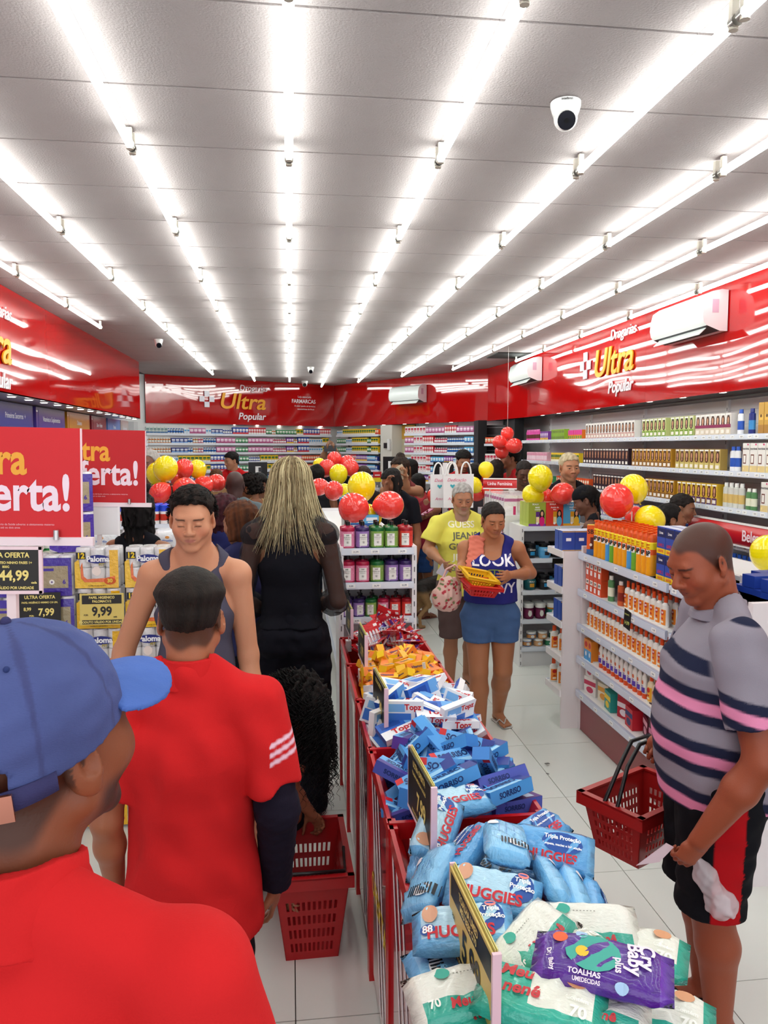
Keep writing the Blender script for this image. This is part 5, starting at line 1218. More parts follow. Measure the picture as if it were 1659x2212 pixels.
monitor(557, 1014, 11.3, .1, .27, .21, 'black monitor seen from behind next to the smiling cashier'); monitor(847, 1004, 11.25, -.4, .27, .24, 'black monitor behind the woman with the top knot'); monitor(958, 1018, 10.8, -.4, .29, .27, 'black monitor behind the white tote bags')
# ---------------------------------------------------------------- centre aisle: dump bins
YB = [1.03, 1.58, 2.13, 2.68, 3.23, 3.78, 4.33]; BX0, BX1, ZR = .285, .735, .86
names = ['wet wipes in green film', 'blue wet wipes packs', 'blue toothpaste boxes', 'white and blue flat cartons', 'orange vitamin cartons', 'red toothbrush packs']
def bin_unit(i):
    y0, y1 = YB[i]+.004, YB[i+1]-.004; t = thing('display_bin', 'red metal display bin heaped with %s' % names[i], 'bin', (0, 0, 0), 0, 'row of red display bins'); RR = 'BE1218'
    for s, x in ((-1, BX0), (1, BX1)):
        B = MB(); B.box((x+s*.004, (y0+y1)/2, .45), (.008, y1-y0-.03, .74), 'B4505A', 'gloss_panel'); w = B.build('side_panel', t)  # deep red panel, with the bright floor's reflection put into a pinker colour
        B = MB()
        for k in range(3):
            a = (x+s*.0092, y0+.03+.085*k, .10); b_ = (x+s*.0092, y0+.29+.085*k, .81); d = .032
            B.add([(a[0], a[1], a[2]), (a[0], a[1]+d, a[2]), (b_[0], b_[1]+d, b_[2]), (b_[0], b_[1], b_[2])], [(0, 1, 2, 3)], 'F0E4E8', 'paper')
        B.build('white_stripe', w)
        B = MB(); B.add([(x, y0, ZR), (x, y1, ZR), (x-s*.03, y1, ZR-.055), (x-s*.03, y0, ZR-.055), (x+s*.012, y0, ZR), (x+s*.012, y1, ZR), (x+s*.012, y1, ZR-.05), (x+s*.012, y0, ZR-.05)], [(0, 3, 2, 1), (0, 1, 5, 4), (4, 5, 6, 7), (7, 6, 2, 3)], RR, 'paint'); B.build('rim', t)
        for y in (y0+.014, y1-.014):
            B = MB(); B.box((x+s*.002, y, ZR/2), (.028, .028, ZR), RR, 'paint'); B.build('leg', t)
    for y in (y0, y1):
        B = MB(); B.box(((BX0+BX1)/2, y, .55), (BX1-BX0, .006, .56), 'A81A20', 'paint'); B.build('end_panel', t)
        B = MB(); B.box(((BX0+BX1)/2, y, ZR-.02), (BX1-BX0+.02, .008, .05), RR, 'paint'); B.build('end_rim', t)
    B = MB(); B.box(((BX0+BX1)/2, (y0+y1)/2, .26), (BX1-BX0, y1-y0, .012), 'A81A20', 'paint'); B.build('bottom', t)
    if i in (0, 2): B = MB(); face_text(B, 'OFERTA', .11, (0, 0, 0), 'D8B830', R=Matrix.Identity(3)); o = B.build('lettering', t, (BX0-.0098, (y0+y1)/2, .42), (math.pi/2, 0, -math.pi/2))
    return t
for i in range(6): bin_unit(i)
bx = lambda u, v, z: at_z(u, v, z)
def lay(key, u, v, z, yaw, tilt=0, roll=0, label='', cat='wet wipes', group=None, s=1., nm=None, dx=0):
    p = at_z(u, v, z); o = inst(nm or PM[key].name.split('.')[0], PM[key], None, (p[0]+dx, p[1], z), (math.radians(roll), math.radians(tilt), math.radians(yaw))); o.scale = (s, s, s); o.rotation_mode = 'XYZ'
    return tag(o, label, cat, group)
G2 = 'blue wet wipes packs in second bin'
W2 = [('wipe_front', 985, 1735, .93, 12, 0, 12, 'light blue wipes pack lying crosswise at far end of its bin'), ('wipe_front', 945, 1790, .95, 62, -22, 25, 'blue wipes pack leaning behind the second price card showing red lettering'),
    ('wipe_side', 1010, 1838, .95, 48, -12, -28, 'crumpled blue wipes pack between the price card and the barcode pack'), ('wipe_back', 1093, 1822, 1.0, 76, 6, 10, 'large blue wipes pack lying back side up with barcode, topmost'),
    ('wipe_side', 1190, 1838, .95, -18, 6, 42, 'blue wipes pack with navy label leaning at the right rim'), ('wipe_side', 1165, 1800, .90, 40, 0, 20, 'blue wipes pack half hidden behind the topmost barcode pack'), ('wipe_back', 928, 1905, .92, 60, -20, -38, 'blue wipes pack with barcode standing at the left rim'),
    ('wipe_front', 1065, 1930, .96, -22, 4, 30, 'blue wipes pack lying across the middle with red lettering on its side'), ('wipe_back', 1200, 1925, .93, 85, 5, 62, 'blue wipes pack on its long edge right of the middle'), ('wipe_back', 1250, 1955, .91, 80, 0, 68, 'second blue wipes pack on edge nearer the right rim'), ('wipe_side', 1292, 1985, .88, 76, 0, 70, 'blue wipes pack on edge tight against the right rim'),
    ('wipe_front', 1000, 2010, .95, -10, -6, 22, 'blue wipes pack with baby picture in front of the nearest price card'), ('wipe_back', 985, 2085, .88, 10, 0, 10, 'blue wipes pack lowest at the near left corner'), ('wipe_side', 1090, 2040, .86, 20, 0, 5, 'blue wipes pack under the white and green one'), ('wipe_back', 1060, 1860, .86, 30, 0, 0, 'blue wipes pack buried in the middle of the heap'), ('wipe_side', 930, 1850, .88, 70, 0, -20, 'blue wipes pack at the left rim under the leaning one'), ('wipe_back', 1140, 1890, .87, -30, 0, 12, 'blue wipes pack underneath the barcode pack')]
for k, u, v, z, yw, ti, ro, lb in W2: lay(k, u, v, z, yw, ti, ro, lb, group=G2)
G1 = 'wipes packs in the nearest bin'
W1 = [('wipe_white', 1150, 2040, .95, 42, -8, 12, 'white and green wipes pack leaning between blue packs and the purple pack'), ('wipe_green', 1210, 2060, .94, 30, 6, -8, 'green wipes pack mostly under the purple one'), ('wipe_white', 1262, 2010, .93, -10, 0, 30, 'white wipes pack behind the purple one'), ('wipe_green', 1360, 2050, .90, -32, 0, 10, 'green wipes pack whose end sticks out at the right rim'),
    ('wipe_purple', 1300, 2090, 1.0, -27, 0, 14, 'purple wipes pack with white lettering lying on top of the heap'), ('wipe_white', 1010, 2150, .93, 8, 0, 14, 'white and green wipes pack at the near left rim with red script'), ('wipe_green', 1165, 2165, .96, -28, 0, 12, 'green wipes pack with red script lying front up beside nearest price card'), ('wipe_white', 1260, 2185, .94, -26, 0, 4, 'white wipes pack below the purple one'), ('wipe_green', 1400, 2190, .90, -30, 0, 10, 'green wipes pack at the near right corner'), ('wipe_green', 1080, 2200, .90, 15, 0, 0, 'green wipes pack lowest behind the nearest price card'), ('wipe_white', 1310, 2210, .88, 10, 0, 0, 'white wipes pack at the bottom edge of the picture')]
for k, u, v, z, yw, ti, ro, lb in W1: lay(k, u, v, z, yw, ti, ro, lb, group=G1)
def heap(keys, i, nx, ny, layers, zb, dz, mound, yawr, tiltr, label, group, cat, seed, m=.04):
    R = random.Random(seed); y0, y1 = YB[i]+m, YB[i+1]-m; x0, x1 = BX0+m+.01, BX1-m-.01
    for l in range(layers):
        for a in range(nx):
            for b in range(ny):
                sh = .25*(l % 2); fx, fy = (a+.5+R.uniform(-.28, .28)+sh-.1)/nx, (b+.5+R.uniform(-.28, .28))/ny
                fx, fy = min(max(fx, 0), 1), min(max(fy, 0), 1); z = zb+dz*l+mound*math.sin(math.pi*fx)*(.6+.4*math.sin(math.pi*fy))+R.uniform(-.006, .006)
                k = R.choice(keys); yw = R.uniform(*yawr)
                o = inst(PM[k].name.split('.')[0], PM[k], None, (x0+(x1-x0)*fx, y0+(y1-y0)*fy, z), (math.radians(R.gauss(0, tiltr))+(math.pi/2 if R.random() < .3 else 0), math.radians(R.gauss(0, tiltr)), math.radians(yw)))
                lo = ['lowest', 'lower', 'upper', 'topmost'][min(3, 4-layers+l)]; lo = '%s layer, %s, %s' % (lo, ['at left rim', 'left of middle', 'in the middle', 'right of middle', 'at right rim'][min(4, int(fx*5))], ['near end', 'centre', 'far end'][min(2, int(fy*3))]); cw = 'purple' if 'purple' in k else 'yellow' if 'yellow' in k else 'white' if 'white' in k else {'p': 'blue', 't': 'blue', 'v': 'orange', 'b': 'red'}[k[0]]
                tag(o, cw+' '+label % lo, cat, group)
heap(['paste_blue', 'paste_blue', 'paste_purple'], 2, 3, 6, 3, .80, .048, .055, (-90, 90), 16, 'toothpaste box, %s of heap', 'toothpaste boxes', 'toothpaste', 5)
heap(['topz_blue', 'topz_white', 'topz_white'], 3, 3, 5, 4, .82, .032, .06, (-70, 70), 14, 'flat carton, %s of heap', 'flat cartons', 'carton', 8)
heap(['vit_orange', 'vit_yellow'], 4, 5, 8, 3, .82, .038, .06, (-90, 90), 22, 'vitamin carton, %s of heap', 'vitamin cartons', 'vitamin box', 9)
heap(['brush0', 'brush1', 'brush2'], 5, 4, 5, 3, .84, .035, .08, (-70, 70), 18, 'toothbrush pack, %s of heap', 'toothbrush packs', 'toothbrushes', 10, .10)
# price cards on thin poles clamped to the left rim
def price_card(y, z, L, H, tilt, label, lines, yellow=True, polez=None, x=.335, copies=2):
    t = thing('price_card', label, 'price card', (x, y, z), -math.pi/2+tilt)   # front faces -X
    c0, c1 = ('D9C06A', '15120E') if yellow else ('15120E', 'E8D070')
    B = MB(); B.box((0, 0, 0), (L, .004, H), c0, 'paper')
    if yellow: rect(B, -L*.47, H*.17, L*.47, H*.46, -.0024, '15120E'); rect(B, -L*.47, -H*.46, L*.47, -H*.34, -.0024, '15120E')
    for s, px, pz, sz, cc in lines: face_text(B, s, sz, (px*L, -.0032, pz*H), cc, bold=.03, sx=.85)
    B.build('card', t)
    B = MB(); B.box((L/2+.003, .004, 0), (.008, .016, H+.01), 'E8C4D0', 'plastic'); B.box((0, .004, -H/2-.004), (L+.012, .014, .008), 'E8D0D8', 'plastic'); B.box((-L/2-.003, .004, 0), (.006, .012, H+.01), 'E8C4D0', 'plastic'); B.build('frame', t)
    for k in range(copies): B = MB(); B.box((.0, .0045+.003*k, .006+.003*k), (L*.97, .002, H), 'D9CE7A', 'paper', rot=(0, .008*k, 0)); B.build('spare_card', t)
    B = MB(); B.box((-L*.2, .006, -H/2-(z-H/2-.80)/2), (.012, .006, z-H/2-.80), 'E8DCE4', 'plastic'); B.build('pole', t)
    B = MB(); B.box((-L*.2, .004, .835-z), (.045, .03, .06), 'F0F0F0', 'plastic'); B.cyl((-L*.2, -.012, .83-z), (-L*.2, -.018, .83-z), .005, 'C0C0C4', 'metal', n=8); B.build('clamp', t)
DK = '15120E'; YL = 'EAD478'
price_card(1.375, .985, .29, .175, .05, 'yellow price card reading 5,99 nearest the camera', [('5,99', .05, -.12, .085, DK), ('TOALHA UMED', -.02, .37, .022, YL), ('MEU BEBE C/70', -.02, .25, .020, YL), ('POR:', -.38, -.02, .012, DK), ('PRODUTO VÁLIDO POR UNIDADE', 0, -.40, .013, YL)])
price_card(1.955, 1.02, .27, .165, .06, 'black price card reading 7,99 with yellow sheets behind it', [('7,99', .1, -.15, .07, YL), ('ULTRA OFERTA', 0, .38, .024, YL), ('TOALHA UMEDECIDA HUGGIES', 0, .22, .013, YL), ('PRODUTO VÁLIDO POR UNIDADE', 0, -.42, .012, YL)], False)
price_card(2.90, .975, .27, .155, .05, 'black price card reading 2,99 beside the white and blue flat cartons', [('2,99', .1, -.15, .07, YL), ('ULTRA OFERTA', 0, .38, .024, YL), ('PRODUTO VÁLIDO POR UNIDADE', 0, -.42, .012, YL)], False)
price_card(3.62, 1.0, .26, .15, .03, 'narrow-looking price card beside the orange vitamin cartons', [('3,99', .1, -.15, .07, YL), ('ULTRA OFERTA', 0, .38, .024, YL)], False)
price_card(4.2, 1.0, .26, .15, .03, 'farthest price card on the bins beside the toothbrush packs', [('6,99', .1, -.15, .07, YL), ('ULTRA OFERTA', 0, .38, .024, YL)], False, x=.315)
# ---------------------------------------------------------------- soap end cap and gondola behind it
shelving('white end-cap shelf of liquid soaps behind the display bins', (.515, 4.52, 0), 0, .44, .3, [1.345, 1.14, .93, .6, .3], 0, 1.36, ntags=3, kick='C8B8BC')
ks = list(lab_cols)
row1 = ['FLOR DE CEREJEIRA', 'LAVANDA ROSA', 'CAPIM DO MATO', 'CAPIM DO MATO', 'FRUTAS VERMELHAS']; row2 = ['FLOR DE CEREJEIRA', 'FLOR DE CEREJEIRA', 'CAPIM DO MATO', 'LAVANDA ROSA', 'LAVANDA ROSA']
cn = {'FLOR DE CEREJEIRA': 'pink', 'LAVANDA ROSA': 'purple', 'CAPIM DO MATO': 'green', 'FRUTAS VERMELHAS': 'red'}
posn = ['leftmost', 'second from left', 'middle', 'second from right', 'rightmost']
for zi, (z, rw) in enumerate(((1.345, row1), (1.14, row2))):
    for i, k in enumerate(rw):
        for r_ in range(2): soap(k, (.515+(-.176+.088*i), 4.565+.092*r_, z), False, '%s liquid soap bottle, %s in %s row of the %s soap shelf' % (cn[k], posn[i], ('front', 'back')[r_], ('top', 'second')[zi]), 'liquid soaps on the end cap')
for i in range(6):
    for r_ in range(2):
        k = ks[[1, 1, 2, 0, 3, 3][i]]; soap(k, (.515+(-.185+.074*i+.02*r_), 4.57+.09*r_, .93), True, '%s pump soap bottle, %s row of the third soap shelf' % (cn[k], ('front', 'back')[r_]), '%s pump soaps, %s row' % (cn[k], ('front', 'back')[r_]), s=.82)
t = shelving('white gondola behind the soap end cap topped with medicine cartons', (.33, 6.35, 0), -math.pi/2, 3.0, .40, [1.30, 1.0, .7, .4], 0, 1.33, ntags=8, tags=False)
for j in range(9):
    for s in range(3):
        for q in range(2):
            o = inst('medicine_carton', PM['m%d' % [0, 10, 7, 5, 0, 4][(j*2+s) % 6]], None, (.43+.09*q, 4.95+.10*j, 1.30+.070*s), (0, 0, rr.uniform(-.08, .08))); o.scale = (1.45, 1.6, .7); tag(o, 'white and pale blue medicine carton stacked on the gondola behind the soaps', 'medicine', 'cartons stacked behind the soaps')
for j in range(5):
    o = inst('medicine_carton', PM['m7'], None, (.36+.07*j*.4, 5.0+.16*j, 1.51), (0, 0, .4)); o.scale = (1.1, 1, 1.1); tag(o, 'blue medicine carton standing upright on stacks by the red balloons', 'medicine', 'upright blue cartons by the balloons')
# ---------------------------------------------------------------- right gondola with repellents
GX = 1.95
t = thing('gondola', 'white gondola of insect repellents with a dark red base panel', 'shelf', (0, 0, 0), 0)
lv = [1.235, .985, .745, .52, .285]
B = MB(); B.box((2.40, 4.03, .64), (.03, 1.94, 1.24), 'D8D4D6', 'white_metal'); B.build('back_panel', t)
B = MB(); B.box((2.40, 4.03, 1.235-.012), (.9, 1.94, .024), 'EAEAEC', 'white_metal'); B.build('top_deck', t)
for y in (4.99, 3.72, 3.06):
    B = MB(); B.box((2.40 if y != 3.72 else 2.36, y, .64), (.86 if y != 3.72 else .04, .035, 1.28), 'E4DCDE', 'white_metal'); B.build('end_panel' if y != 3.72 else 'upright', t)
for i, z in enumerate(lv):
    for seg, (ya, yb) in enumerate(((4.97, 3.74), (3.70, 3.08))):
        B = MB(); B.box((GX+.22, (ya+yb)/2, z-.012), (.44, ya-yb, .024), 'F0EEEE', 'white_metal'); s = B.build('shelf', t)
        B = MB(); B.M = Matrix.Translation((GX, (ya+yb)/2, z-.016)) @ Matrix.Rotation(-math.pi/2, 4, 'Z'); B.box((0, -.006, 0), (ya-yb, .014, .05), 'B9C0D4', 'plastic'); B.box((0, -.014, 0), (ya-yb, .003, .04), 'CDD4E4', 'plastic'); rail_tags(B, ya-yb, -.0165, 0, 5, i*2+seg); B.build('price_rail', s)
B = MB(); B.box((GX+.04, 4.03, .125), (.03, 1.9, .24), '7E1620', 'paint'); B.build('kick_plate', t)
B = MB(); B.M = Matrix.Translation((GX-.02, 4.18, .955)) @ Matrix.Rotation(-math.pi/2, 4, 'Z'); B.box((0, 0, 0), (.085, .003, .11), '15120E', 'paper', rot=(0, .12, 0)); face_text(B, '14,99', .03, (0, -.003, -.02), 'C8D070'); face_text(B, 'REPELENTE', .012, (0, -.003, .03), 'C8D070'); tag(B.build('hanging_price_tag'), 'small black price tag reading 14,99 hanging from repellent shelf', 'price card')
def grow(k, ya, yb, z, step, rows, label, cat, nm, x0=.05, dstep=.06, rot=-math.pi/2):
    n = int(abs(ya-yb)/step)
    for i in range(n):
        for r_ in range(rows):
            o = inst(nm, PM[k] if not isinstance(k, list) else PM[k[(i*3+r_) % len(k)]], None, (GX+x0+dstep*r_, ya-step*(i+.5), z), (0, 0, rot+rr.uniform(-.08, .08)))
            q_ = label % (['front', 'second', 'third', 'fourth'][r_]); tag(o, q_, cat, q_)
pm('rep_box', carton(.075, .06, .2, 'E8601C', [('r', .3, .2, .75, .6, '5A1A10'), ('r', 0, 0, 1, .2, '3A6AB0'), ('t', 'SBP', .45, .78, .2, '101010'), ('o', .35, .35, .12, .05, 'F4F0E8')], top='F0C830'), 'repellent_carton')
for i in range(3): tag(inst('repellent_carton', PM['rep_box'], None, (GX+.05+.07*i, 4.88, 1.235), (0, 0, -.5)), 'orange repellent carton at far end of the gondola top', 'carton', 'orange cartons on gondola top')
grow(['spray', 'spray', 'spray_green', 'spray', 'spray_blue'], 4.80, 3.95, 1.235, .062, 4, 'orange insect spray can, %s row on the gondola top', 'spray can', 'spray_can', .04, .062)
pm('linea', carton(.09, .06, .145, '1E3C9A', [('r', .0, 0, .05, 1, 'B8A060'), ('r', .15, .52, .85, .86, '10205A'), ('t', 'Linea', .5, .7, .14, 'F0F0F4'), ('t', 'Sucralose', .5, .4, .09, 'E8E8F0'), ('o', .6, .16, .12, .08, 'F0F4F8')], side='2A4AA8', top='C8CCE0'), 'sweetener_carton')
pm('linea2', carton(.09, .06, .145, '2A4AA8', [('r', .0, .62, 1, .95, '10205A'), ('t', 'Linea', .5, .78, .14, 'F0F0F4'), ('r', 0, .0, 1, .2, 'F0C81C'), ('t', 'LEVE 2', .5, .32, .15, 'D8203A'), ('t', 'GRÁTIS', .5, .1, .12, 'D8203A')], side='2A4AA8', top='C8CCE0'), 'sweetener_carton')
for s in range(2):
    for i in range(4):
        for q in range(2): tag(inst('sweetener_carton', PM['linea2' if q == 0 else 'linea'], None, (GX+.05+.07*q, 3.88-.095*i, 1.235+.146*s), (0, 0, -math.pi/2)), 'blue sweetener carton with yellow strip stacked beside the spray cans', 'carton', 'blue sweetener cartons beside the spray cans')
for i in range(6):
    for j in range(6):
        for s in range(1+(i*7+j*3) % 2): tag(inst('sweetener_carton', PM['linea'], None, (2.22+.10*j, 3.55-.075*i+.01*(j % 2), 1.235+.062*s), (math.pi/2, 0, 1.57+rr.uniform(-.1, .1))), 'blue sweetener carton lying on gondola top, row %s, %s from aisle side, layer %s' % (nth(i+1), nth(j+1), nth(s+1)), 'carton', 'flat blue cartons on the gondola top')
for i in range(10): tag(inst('lotion_bottle', PM['bt_clear'], None, (2.72, 3.9-.08*i, 1.235)), 'white-capped bottle in a row on far edge of the gondola top', 'bottle', 'white bottles on the gondola top')
pm('rep_small', carton(.06, .05, .105, 'D84A20', [('r', .1, .5, .9, .8, 'F0E8E0'), ('r', .2, .1, .7, .4, 'F4F0F0'), ('t', 'SBP', .5, .65, .2, '101010')], top='C84020'), 'repellent_carton')
for s in range(2):
    for i in range(4): tag(inst('repellent_carton', PM['rep_small'], None, (GX+.05, 4.90-.066*i, .985+.106*s), (0, 0, -math.pi/2)), 'small red repellent carton stacked at far end of second gondola shelf', 'carton', 'small red cartons on second gondola shelf')
pm('bt_rep', bottle('C85A30', 'E8D8D0', '8A2A1C', .03, .15), 'spray_bottle')
grow('bt_green', 4.60, 4.48, .985, .06, 1, 'pale green bottle, %s row of the second gondola shelf', 'bottle', 'bottle'); grow('bt_rep', 4.46, 4.38, .985, .07, 1, 'amber spray bottle, %s row of the second gondola shelf', 'bottle', 'spray_bottle')
grow('lotion', 4.36, 3.78, .985, .066, 3, 'white lotion bottle with orange cap, %s row, second gondola shelf', 'bottle', 'lotion_bottle')
grow('linea', 3.68, 3.12, .985, .095, 2, 'blue sweetener carton, %s row, second gondola shelf', 'carton', 'sweetener_carton', .05, .07)
grow('lotion', 4.93, 3.76, .745, .063, 3, 'white lotion bottle with orange cap, %s row, third gondola shelf', 'bottle', 'lotion_bottle')
grow('can_gold', 3.68, 3.15, .745, .13, 1, 'large milk powder can with gold lid, %s row, third gondola shelf', 'can', 'milk_can', .07)
pm('off_box', carton(.06, .05, .14, 'E88A2C', [('r', 0, 0, 1, .5, '4AA0D8'), ('o', .5, .75, .35, .14, 'C42018'), ('o', .5, .3, .2, .12, 'F0F0F0')]), 'repellent_carton')
grow('off_box', 4.93, 4.74, .52, .064, 2, 'orange and blue repellent carton, %s row, fourth gondola shelf', 'carton', 'repellent_carton')
grow('lotion_violet', 4.73, 4.04, .52, .062, 3, 'violet-labelled bottle standing on its cap, %s row', 'bottle', 'lotion_bottle')
grow('lotion_bee', 4.03, 3.75, .52, .064, 2, 'amber lotion bottle with bee label, %s row, fourth gondola shelf', 'bottle', 'lotion_bottle')
grow('can_gold', 3.68, 3.15, .52, .13, 1, 'large milk powder can, %s row, fourth gondola shelf', 'can', 'milk_can', .07)
low = [('E8E4E0', 'C84060', 'white and pink soap carton'), ('E8E0C8', 'E0A040', 'cream and orange carton'), ('2A9A90', 'F0D020', 'teal and yellow condom-style carton'), ('B01830', 'E8E0E8', 'red patterned carton'), ('C81E30', '1E2A6A', 'bright red carton with navy oval'), ('5A1830', 'E8B0C0', 'dark wine carton'), ('3A1420', 'C87898', 'black and pink carton'), ('A87020', '3A2010', 'amber and brown carton'), ('3A8A40', '2A4AA8', 'green and blue carton'), ('E8C820', '2A4AA8', 'yellow and blue carton')]
low[2] = ('2A9A90', 'F0D020', 'teal and yellow carton')
for i, (c, c2, lb) in enumerate(low):
    B = carton(.12, .09, .12, c, [('r', .0, .55, 1, .8, c2), ('o', .5, .3, .3, .18, c2)]); me = B.mesh('gift_carton')
    for s in range(1 if i % 3 else 2): tag(inst('gift_carton', me, None, (GX+.08+.03*(i % 2), 4.86-.155*i, .287+.121*s), (.0, 0, -math.pi/2+rr.uniform(-.3, .3))), lb+' on the bottom shelf of the gondola, %s' % ('lying below' if s == 0 else 'stacked above'), 'carton', 'cartons on the bottom gondola shelf')
# small shelves on the far end of that gondola
t = shelving('narrow white end shelves of the repellent gondola with blue cartons', (1.83+.3, 5.02, 0), math.pi, .52, .3, [1.24, 1.0, .75, .5, .25], 0, 1.26, ntags=2, tags=False, back=False) if 0 else thing('end_shelf', 'narrow white end shelves of the repellent gondola with blue cartons', 'shelf', (0, 0, 0))
for z in (1.235, .985, .745, .5, .26):
    B = MB(); B.box((2.13, 5.17, z-.012), (.56, .3, .024), 'F0EEEE', 'white_metal'); s = B.build('shelf', t); B = MB(); B.box((2.13, 5.325, z-.016), (.56, .012, .045), 'C9CEDC', 'plastic'); B.box((1.845, 5.17, z-.016), (.012, .3, .045), 'E8E4E6', 'plastic'); B.build('price_rail', s)
B = MB(); B.box((2.13, 5.02, .62), (.56, .02, 1.24), 'E4DCDE', 'white_metal'); B.build('back_panel', t)
pm('nav', carton(.09, .07, .14, '24459C', [('r', .3, .5, .7, .65, 'F0F0F4'), ('r', .0, .02, 1, .06, 'C8A050'), ('r', .0, .94, 1, .98, 'C8A050')], side='2C50A8', top='C8CCE0'), 'blue_carton')
for z, lb in ((1.235, 'top'), (.985, 'second'), (.745, 'third')):
    for i in range(3):
        for q in range(2): tag(inst('blue_carton', PM['nav'], None, (1.90+.092*i, 5.10+.08*q, z), (0, 0, 0)), 'navy carton with gold edges on the %s end shelf' % lb, 'carton', 'navy cartons, %s end shelf' % lb)
for z, lb in ((.5, 'fourth'), (.26, 'lowest')):
    for i in range(3): tag(inst('lotion_bottle', PM['lotion_back'], None, (1.88+.03*i, 5.26-.075*i, z)), 'white bottle with orange cap on the %s end shelf' % lb, 'bottle', 'white bottles, %s end shelf' % lb)
# ---------------------------------------------------------------- end cap with hair creams
t = shelving('white end-cap shelf of hair creams and kit boxes', (2.33, 6.52, 0), 0, .62, .34, [1.25, .965, .68, .42, .17], 0, 1.26, ntags=1, kick='D8D6D8')
kits = ['kit_green', 'kit_red', 'kit_blue', 'kit_blue']
for i, k in enumerate(['kit_green', 'kit_red', 'kit_blue']):
    for q in range(3): tag(inst('hair_kit', PM[k], None, (2.16+.158*i, 6.58+.088*q, 1.25)), '%s hair kit box with drawn woman, %s row' % (['lime green', 'red', 'light blue'][i], ['front', 'second', 'rear'][q]), 'box')
for z, arr, lb in ((.965, ['pot_black', 'pot_blue', 'pot_black', 'pot_teal'], 'second'), (.68, ['pot_teal', 'pot_black', 'pot_blue', 'pot_black'], 'third')):
    for i, k in enumerate(arr): 
        for q in range(2): tag(inst('cream_pot', PM[k], None, (2.12+.132*i, 6.60+.13*q, z), (0, 0, .1)), '%s hair cream pot on the %s end-cap shelf' % ({'pot_black': 'black', 'pot_blue': 'light blue', 'pot_teal': 'teal'}[k], lb), 'pot', '%s pots, %s end-cap shelf' % (k[4:], lb))
for i in range(5):
    for q in range(2): tag(inst('cream_jar', PM['jar_plum' if i < 2 else 'jar_gold'], None, (2.11+.108*i, 6.585+.1*q, .42)), '%s jar with white lid on the fourth end-cap shelf' % ('plum' if i < 2 else 'gold'), 'jar', '%s jars with white lids' % ('plum' if i < 2 else 'gold'))
for s in range(2):
    for i in range(5 if s == 0 else 4): k = ['tub_blue', 'tub_tan', 'tub_green', 'tub_navy', 'tub_blue'][i]; tag(inst('cream_tub', PM[k], None, (2.10+.105*i+.04*s, 6.59, .17+.066*s)), '%s low tub with white lid, %s layer on lowest end-cap shelf' % (k[4:], ['lower', 'upper'][s]), 'tub')
B = MB(); B.box((0, 0, 0), (.10, .003, .085), '15120E', 'paper'); face_text(B, '7,99', .035, (.01, -.003, -.018), 'C8D070'); tag(B.build('hanging_price_tag', None, (2.34, 6.49, .93)), 'small black price tag reading 7,99 on the hair cream shelf', 'price card')
# gondola behind it with feminine care items
t = shelving('white gondola of feminine care items behind the couple', (1.98, 7.42, 0), -math.pi/2, 1.0, .34, [1.30, 1.05, .8, .5, .25], 0, 1.32, ntags=8, tags=False)
pm('pk_white', carton(.12, .08, .2, 'ECE8EA', [('r', 0, .72, 1, .86, 'B86A98'), ('r', .1, .3, .9, .5, 'F4F0F4'), ('r', .7, .1, .9, .5, 'C83068')], m='film'), 'feminine_pack'); pm('pk_pink', carton(.07, .06, .17, 'D8308A', [('r', .1, .5, .9, .8, 'F4E0EC'), ('r', 0, 0, 1, .2, '5A3A98')]), 'feminine_pack')
for i in range(9):
    for q in range(3): tag(inst('feminine_pack', PM['pk_white'], None, (2.05+.12*q, 7.0+.13*i*.7, 1.30), (0, 0, -.2)), 'white and pink toiletry pack on the feminine care gondola', 'toiletries', 'white packs on feminine care gondola')
for i in range(10):
    for q in range(1): tag(inst('feminine_pack', PM['pk_pink'], None, (1.98+.06, 7.95-.0-.08*i if 0 else 7.1+.08*i, .8+.0*q), (0, 0, -math.pi/2)), 'pink toiletry pack on the feminine care gondola', 'toiletries', 'pink packs on feminine care gondola')
for i in range(11): tag(inst('feminine_pack', PM['pk_white'], None, (2.05, 6.98+.085*i, 1.05), (0, 0, -math.pi/2)), 'white pack on the second shelf of feminine care gondola', 'toiletries', 'white packs, second shelf feminine gondola')
p = at_y(1080, 1045, 7.4); curved_sign('small red curved sign on two thin legs above the woman', tuple(p), .0-.35, .33, .085, 'Linha Feminina', .045, legs=True)
# tote bags hanging
def tote(u, v, y, rz, lab):
    p = at_y(u, v, y); t = thing('tote_bag', lab, 'bag', tuple(p), rz); B = MB(); B.box((0, 0, -.16), (.30, .05, .34), 'E8E6E8', 'satin', top=(.31, .03)); B.build('body', t)
    for x in (-.075, .075):
        B = MB()
        B.tube([(x-.05*math.cos(q*math.pi/10), -.02, .13*math.sin(q*math.pi/10)) for q in range(11)], .008, 'F0F0F0', 'satin', 6); B.build('handle', t)
    B = MB(); face_text(B, 'Dedicação', .045, (-.02, -.028, -.05), 'D84A7A', bold=0, shear=.3); face_text(B, 'Amor', .04, (-.06, -.028, -.24), 'D84A7A', bold=0, shear=.3)
    B.M = Matrix.Translation((-.06, -.028, -.11)); B.add([(0, 0, -.025), (.025, 0, .003), (.018, 0, .018), (0, 0, .008), (-.018, 0, .018), (-.025, 0, .003)], [(0, 1, 2, 3), (0, 3, 4, 5)], '3AA8B8', 'paper'); B.build('print', t)
tote(990, 1026, 7.6, -.1, 'white tote bag with pink lettering and a blue heart, in front'); tote(962, 1027, 7.75, -.1, 'white tote bag partly hidden behind the front tote')
B = MB(); B.box((0, 0, 0), (.05, .02, 1.78), 'E4E0E2', 'white_metal'); p = at_y(966, 1100, 7.7); tag(B.build('display_post', None, (p[0], 7.82, .9)), 'slim white display post carrying the tote bags', 'post')
